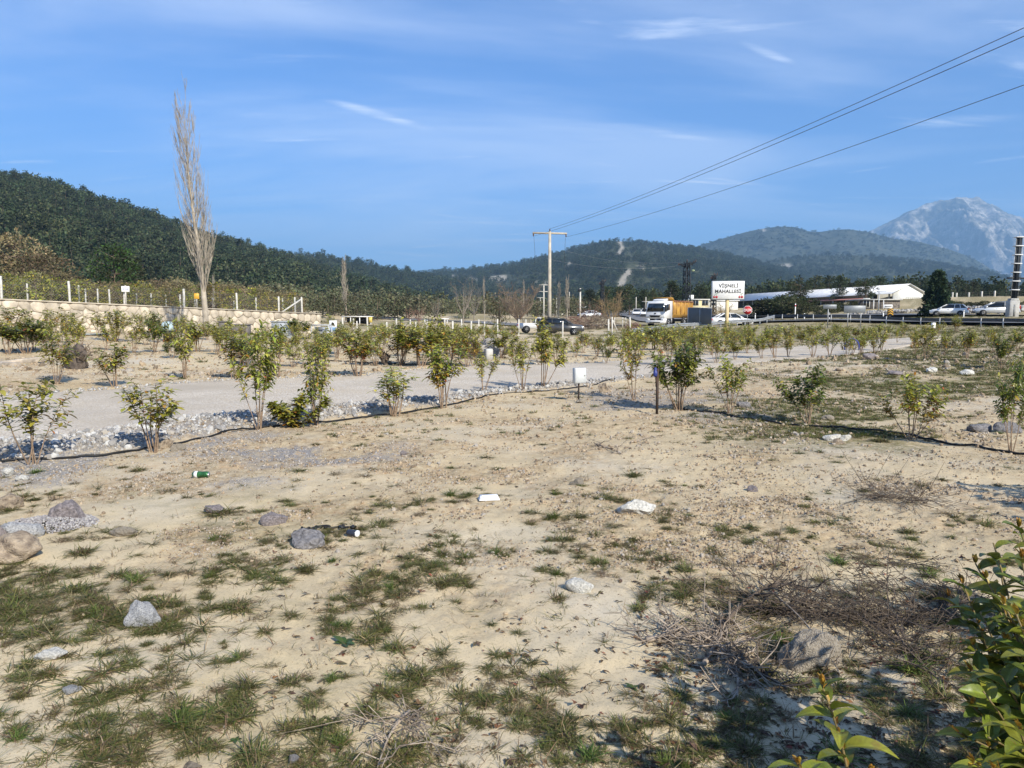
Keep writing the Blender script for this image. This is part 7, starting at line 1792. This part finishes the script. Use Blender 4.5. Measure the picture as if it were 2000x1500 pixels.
# random growth in between, thick where the photograph shows it
x, y = sample_px(9000, -80, 2080, 760, 1580, rs); pyp = 624 + CAMZ * F / y; pxp = 1000 + x / y * F
left = (1 - sstep(150, 700, pxp)) * sstep(930, 980, pyp); cl_ = fbm(x * 1.1, y * 1.1, 4, 66); right = sstep(1450, 1800, pxp)
cl2 = fbm(x * 2.4, y * 2.4, 3, 67); low_ = 1 - .72 * sstep(1220, 1330, pyp)
prob = .05 * sstep(.40, .6, cl_) + .40 * left * sstep(.44, .6, cl_) * low_ + .62 * sstep(.50, .62, cl2) * sstep(920, 1010, pyp) * low_ + .10 * sstep(.46, .6, cl2) * sstep(800, 850, pyp) + .35 * right * sstep(.42, .6, cl_) * (1 - sstep(900, 960, pyp)) + .02
keep = (rs.random(len(x)) < prob) & (path_mask(x, y) < .05) & (border_mask(x, y) < .3) & (y > 2.1); x, y = x[keep], y[keep]; N = len(x)
s = np.clip(rs.lognormal(math.log(.68), .34, N), .25, 1.15) * np.clip(.70 + y * .045, .8, 1.6); kk = rs.choice(18, N, p=np.array([3] * 5 + [2] * 4 + [5] * 4 + [5] * 3 + [.7] * 2) / (15 + 8 + 20 + 15 + 1.4))
X = np.concatenate([ex[:, 0], x]); Y_ = np.concatenate([ex[:, 1], y]); S_ = np.concatenate([ex[:, 2], s]); K_ = np.concatenate([ex[:, 3].astype(int), kk])
sclt = np.stack([S_, S_, S_ * np.clip(.95 - .04 * Y_, .55, .9)], -1)
tag(scatter('grass', tset, np.stack([X, Y_, surf(X, Y_)], -1), np.stack([X * 0, X * 0, rs.uniform(0, 6.28, len(X))], -1), sclt, K_), 'sparse spidery grass tufts over the sandy ground'); print('tufts', len(X))
# single blades and dry stalks
one = [tuft(760 + k, 5, .10, .8, G1, .7, .0016, .6) for k in range(6)]
x, y = sample_px(5200, -60, 2060, 880, 1580, rs); keep = (y > 2.1) & (border_mask(x, y) < .3) & (path_mask(x, y) < .05) & (rs.random(len(x)) < .25 + .75 * (fbm(x * 1.5, y * 1.5, 3, 99) > .48)) & (rs.random(len(x)) < np.clip(y / 4.5, .3, 1)); x, y = x[keep], y[keep]; N = len(x)
tag(scatter('dry_stalks', one, np.stack([x, y, surf(x, y)], -1), np.stack([x * 0, x * 0, rs.uniform(0, 6.28, N)], -1), rs.uniform(.4, 1.1, N), rs.integers(0, 6, N)), 'single dry stalks and grass blades on the sand')
# low mats further off: plot at right, verge by the road, field on the left
far = [tuft(780 + k, 46, .16, 2.6, [(3, (.10, .13, .025)), (2, (.15, .16, .04)), (1, (.07, .10, .02))], .55, .006, .25) for k in range(4)]
x, y = sample_px(26000, -60, 2060, 636, 860, rs); y = np.minimum(y * 1.0, 88); keep = (path_mask(x, y) < .05) & (border_mask(x, y) < .2)
u = x / y; c, g_, k_ = masks(x, y); keep &= rs.random(len(x)) < np.clip(g_ * .8 + .03, 0, 1); x, y = x[keep], y[keep]; N = len(x)
tag(scatter('low_growth', far, np.stack([x, y, surf(x, y)], -1), np.stack([x * 0, x * 0, rs.uniform(0, 6.28, N)], -1), rs.uniform(.5, 1.2, N) * np.clip(y / 22, .5, 2.2), rs.integers(0, 4, N)), 'low green growth on the plot at right and along the road'); print('low', N)
# leaf litter
def litter(seed):
    r2 = np.random.default_rng(seed); n = 3; V, Q, C = leaf_arrays(r2.normal(0, .02, (n, 3)) * [1, 1, .1] + [0, 0, .006], r2.normal(0, 1, (n, 3)) * [1, 1, .25], np.tile([0, 0, 1.], (n, 1)), r2.uniform(.02, .05, n), r2.uniform(.008, .02, n), np.full(n, .1), pick_cols(r2, n, [(3, (.10, .07, .045)), (2, (.18, .11, .06)), (1, (.20, .09, .05))]), 4, .5)
    return quads_mesh('litter', V, Q, C, M_FOL, False)
lit = [litter(800 + k) for k in range(6)]
x, y = sample_px(4200, 500, 2060, 860, 1580, rs); pxp = 1000 + x / y * F; keep = (y > 2.1) & (rs.random(len(x)) < .25 + .75 * (pxp > 1250) * (y < 5)); x, y = x[keep], y[keep]; N = len(x)
tag(scatter('leaf_litter', lit, np.stack([x, y, surf(x, y)], -1), np.stack([rs.normal(0, .2, N), rs.normal(0, .2, N), rs.uniform(0, 6.28, N)], -1), rs.uniform(.5, 1.1, N), rs.integers(0, 6, N)), 'brown leaf litter scattered on the sand')
# broad leaved weeds
def weed(label, px, py, wpx, n=7, seed=0):
    r2 = np.random.default_rng(seed); p = G(px, py); p.z = s1(p.x, p.y); w = pxsize(wpx, p.y); a = r2.uniform(0, 6.28, n)
    e = empty('weed', p, 0, label, 'weed')
    for k in range(n):
        d = np.array([[math.cos(a[k]), math.sin(a[k]), r2.uniform(.2, .8)]]); V, Q, C = leaf_arrays(np.zeros((1, 3)), d, np.array([[0, 0, 1.]]), np.array([w * r2.uniform(.35, .6)]), np.array([w * .2]), np.array([.35]), np.array([[.06, .10, .025]]) * r2.uniform(.7, 1.3), 6, .25)
        mobj('leaf', quads_mesh('leaf', V, Q, C, M_LEAF), e)
weed('broad leaved green weed left of a grass tuft below the middle', 672, 1255, 66, 8, 1); weed('small clover like weed near the bottom left', 405, 1440, 40, 9, 2); weed('second small weed near the bottom left, right of the clover', 460, 1435, 34, 7, 3)
weed('tiny bright weed between tufts left of the white stone', 960, 1345, 30, 9, 4); weed('small grey green weed left of the branch pile', 1235, 1335, 40, 9, 5)

# ================================================================== foreground shrubs, leaf by leaf
LEAFS = []
r2 = np.random.default_rng(4)
m_fgleaf, n, l, b = nodes('foreground_leaf')
b.inputs['Roughness'].default_value = .40; b.inputs['Specular IOR Level'].default_value = .5
at_ = n.new('ShaderNodeAttribute'); at_.attribute_name = 'tone'; oi = n.new('ShaderNodeObjectInfo'); hs_ = n.new('ShaderNodeHueSaturation')
mr = n.new('ShaderNodeMapRange'); mr.inputs['To Min'].default_value = .75; mr.inputs['To Max'].default_value = 1.3; l.new(oi.outputs['Random'], mr.inputs[0]); l.new(mr.outputs[0], hs_.inputs['Value'])
mr2 = n.new('ShaderNodeMapRange'); mr2.inputs['To Min'].default_value = .485; mr2.inputs['To Max'].default_value = .51; l.new(oi.outputs['Random'], mr2.inputs[0]); l.new(mr2.outputs[0], hs_.inputs['Hue'])
oi2 = n.new('ShaderNodeTexCoord'); nb_ = n.new('ShaderNodeTexNoise'); nb_.inputs['Scale'].default_value = 5.5; nb_.inputs['Detail'].default_value = 6; l.new(oi2.outputs['Object'], nb_.inputs['Vector'])
va = n.new('ShaderNodeVectorMath'); va.operation = 'ADD'; l.new(oi2.outputs['Object'], va.inputs[0]); l.new(oi.outputs['Location'], va.inputs[1]); l.new(va.outputs[0], nb_.inputs['Vector'])
bl_ = mixc(rmp(nb_.outputs[0], .60, .72, N=n, L=l, hi=.75), at_.outputs['Color'], (.20, .13, .035), N=n, L=l); l.new(bl_, hs_.inputs['Color']); l.new(hs_.outputs[0], b.inputs['Base Color'])
tc_ = n.new('ShaderNodeTexCoord'); nz = n.new('ShaderNodeTexNoise'); nz.inputs['Scale'].default_value = 60; l.new(tc_.outputs['Object'], nz.inputs['Vector']); bp_ = n.new('ShaderNodeBump'); bp_.inputs['Strength'].default_value = .15; bp_.inputs['Distance'].default_value = .003
l.new(nz.outputs[0], bp_.inputs['Height']); l.new(bp_.outputs[0], b.inputs['Normal'])
tr_ = n.new('ShaderNodeBsdfTranslucent'); ms_ = n.new('ShaderNodeMixShader'); ms_.inputs[0].default_value = .18; l.new(hs_.outputs[0], tr_.inputs['Color']); l.new(b.outputs[0], ms_.inputs[1]); l.new(tr_.outputs[0], ms_.inputs[2]); l.new(ms_.outputs[0], n['Material Output'].inputs['Surface'])
def big_leaf(seed, colr, droop=.55):
    """one leaf along +x, unit length, cupped, with a paler midrib"""
    r3 = np.random.default_rng(seed); R_, Cn = 27, 9; ts = np.linspace(0, 1, R_); us = np.linspace(-1, 1, Cn); V = []; C = []
    wmax = r3.uniform(.19, .235)
    for t_ in ts:
        wd = wmax * (math.sin(math.pi * min(1, t_ * .97 + .015) ** .85) ** .75) * (1 if t_ < .99 else .1)
        if t_ < .06: wd = .018
        for u_ in us:
            x_ = t_; z_ = .14 * t_ - droop * t_ * t_ * .9 + abs(u_) ** 1.5 * wd * .42 + .01 * math.sin(t_ * 14 + u_ * 3)
            V.append((x_ - droop * .18 * t_ ** 3, u_ * wd, z_)); k = 1.0 + (.55 if abs(u_) < .05 else 0) + .10 * math.sin(t_ * 60 - abs(u_) * 9) + .07 * r3.normal(); C.append(np.clip(np.array(colr) * k, 0, 1))
    return grid_mesh('leaf', np.array(V), R_, Cn, m_fgleaf, True, np.array(C))
LEAFS = [big_leaf(k, [(.165, .185, .022), (.125, .155, .02), (.20, .205, .026), (.085, .115, .018)][k % 4], r2.uniform(.25, .75)) for k in range(8)]
BUDS = [big_leaf(20 + k, [(.36, .19, .03), (.30, .21, .03)][k % 2], .1) for k in range(2)]
m_fgstem = mat('fresh_brown_stem', (.20, .15, .06), .6, var=.2, scale=30)
def sprig(e, base, tip, L0, n, seed, bud=True, bend=None, start=.25):
    r3 = np.random.default_rng(seed); base = np.array(base); tip = np.array(tip); mid = (base + tip) / 2 + (np.array(bend) if bend is not None else r3.normal(0, .02, 3))
    f = lambda t_: (1 - t_) ** 2 * base + 2 * t_ * (1 - t_) * mid + t_ * t_ * tip
    MB().tube([f(t_) for t_ in np.linspace(0, 1, 9)], [.0055 - .003 * k / 8 for k in range(9)], 7).build('stem', m_fgstem, e, True)
    ph = r3.uniform(0, 6.28); ax = (tip - base) / np.linalg.norm(tip - base)
    def put(mesh_, p, dirv, L_, roll, nm):
        o = mobj(nm, mesh_, e, tuple(p)); d = Vector(dirv).normalized(); up = Vector((0, 0, 1)); y_ = up.cross(d); y_ = y_.normalized() if y_.length > .05 else Vector((0, 1, 0)); z_ = d.cross(y_)
        M = Matrix((d, y_, z_)).transposed() @ Matrix.Rotation(roll, 3, 'X'); o.rotation_euler = M.to_euler(); o.scale = (L_, L_, L_)
    for k in range(n):
        t_ = start + (1 - start) * k / (n - .4); p = f(min(t_, .98)); ph += 2.399
        out = Vector((math.cos(ph), math.sin(ph), 0)); el = .15 + .55 * t_ + r3.normal(0, .12)
        put(LEAFS[r3.integers(0, 8)], p, Vector(ax) * el + out, L0 * r3.uniform(.75, 1.15) * (1 - .35 * max(0, t_ - .75) / .25), r3.normal(0, .3), 'leaf')
        if bud and t_ > .45:
            for j in range(2): put(BUDS[j % 2], p, Vector(ax) * 1.0 + out * .5 + Vector(r3.normal(0, .25, 3)), L0 * r3.uniform(.13, .24), 0, 'bud')
    if bud:
        for j in range(6): put(BUDS[j % 2], f(1), Vector(ax) * 1.0 + Vector(r3.normal(0, .3, 3)), L0 * r3.uniform(.18, .30), 0, 'bud')
b0 = Vector((.98, 1.90, 0)); b0.z = s1(b0.x, b0.y)
fg = empty('shrub', b0, 0, 'foreground shrub sprig with orange buds and glossy leaves at the bottom edge', 'shrub')
def rel(px, py, Y): return tuple(P(px, py, Y) - fg.location)
sprig(fg, (0, 0, 0), rel(1605, 1338, 1.95), .128, 17, 1, True, (.02, -.02, .1), .30)
sprig(fg, (0, 0, .02), rel(1560, 1492, 1.85), .125, 11, 2, True, (-.05, -.05, .03), .35)
sprig(fg, (.02, 0, .02), rel(1700, 1510, 1.86), .125, 10, 3, True, (.05, -.03, .03), .35)
b0 = Vector((1.66, 2.05, 0)); b0.z = s1(b0.x, b0.y)
fg = empty('shrub', b0, 0, 'large glossy leaved shrub filling the lower right corner', 'shrub')
for i, (px, py, Y, n_) in enumerate([(1853, 1165, 2.45, 14), (1915, 1195, 2.2, 14), (1995, 1090, 2.05, 18), (1990, 1030, 2.2, 15), (1955, 1320, 1.9, 16), (1985, 1200, 1.95, 16), (2010, 1270, 1.8, 14), (1930, 1440, 1.85, 13), (1990, 1420, 1.75, 14), (2060, 1150, 2.0, 14), (2100, 1050, 2.1, 14), (2080, 1300, 1.8, 14), (1900, 1260, 2.15, 12), (1955, 1120, 2.4, 12), (2120, 1200, 1.9, 14), (1940, 1500, 1.75, 10), (2040, 960, 2.3, 14), (1900, 1380, 1.95, 12), (1965, 1250, 2.1, 15), (1870, 1200, 2.35, 12), (1925, 1130, 2.3, 13), (2000, 1350, 1.95, 14), (1985, 1480, 1.9, 12), (1880, 1140, 2.3, 14), (1905, 1100, 2.4, 12), (1940, 1060, 2.35, 12), (1895, 1310, 2.05, 13), (1870, 1430, 1.95, 11), (1920, 1350, 1.9, 14), (1960, 1180, 2.0, 14), (1900, 1490, 1.8, 10)]):
    r3 = np.random.default_rng(50 + i); sprig(fg, (r3.normal(0, .04), r3.normal(0, .04), 0), rel(px, py, Y), .122, n_ + 4, 100 + i, i % 3 != 1, (r3.normal(.03, .04), r3.normal(0, .04), .08), .28)
# its neighbours in the same row, just outside the frame, whose shade falls into it
for i, (x_, y_, h, w) in enumerate(((2.35, 1.7, 1.05, .8), (3.4, 2.6, 1.2, .9), (5.7, 5.4, 1.25, .9), (5.2, 4.9, 1.1, .9))):
    e = shrub(0, 0, 0, 0, 'dense', 'shrub of the nearest row outside the right edge', 'nearest row outside the view', Vector((x_, y_, 0)), h, w)

# ================================================================== things of one row are told apart by their place in it
ORD = 'first second third fourth fifth sixth seventh eighth ninth tenth eleventh twelfth thirteenth fourteenth fifteenth sixteenth seventeenth eighteenth nineteenth twentieth'.split()
ORD += ['twenty-' + k for k in ORD[:9]] + ['thirtieth'] + ['thirty-' + k for k in ORD[:9]]
by = {}
for o in col.objects:
    if o.parent is None and o.get('group') and o.get('label'): by.setdefault((o['group'], o['label']), []).append(o)
for (gname, lab), os_ in by.items():
    if len(os_) < 2: continue
    os_.sort(key=lambda o: o.location.x / max(o.location.y, .1))
    for k, o in enumerate(os_): o['label'] = ORD[k] + ' from the left, ' + lab
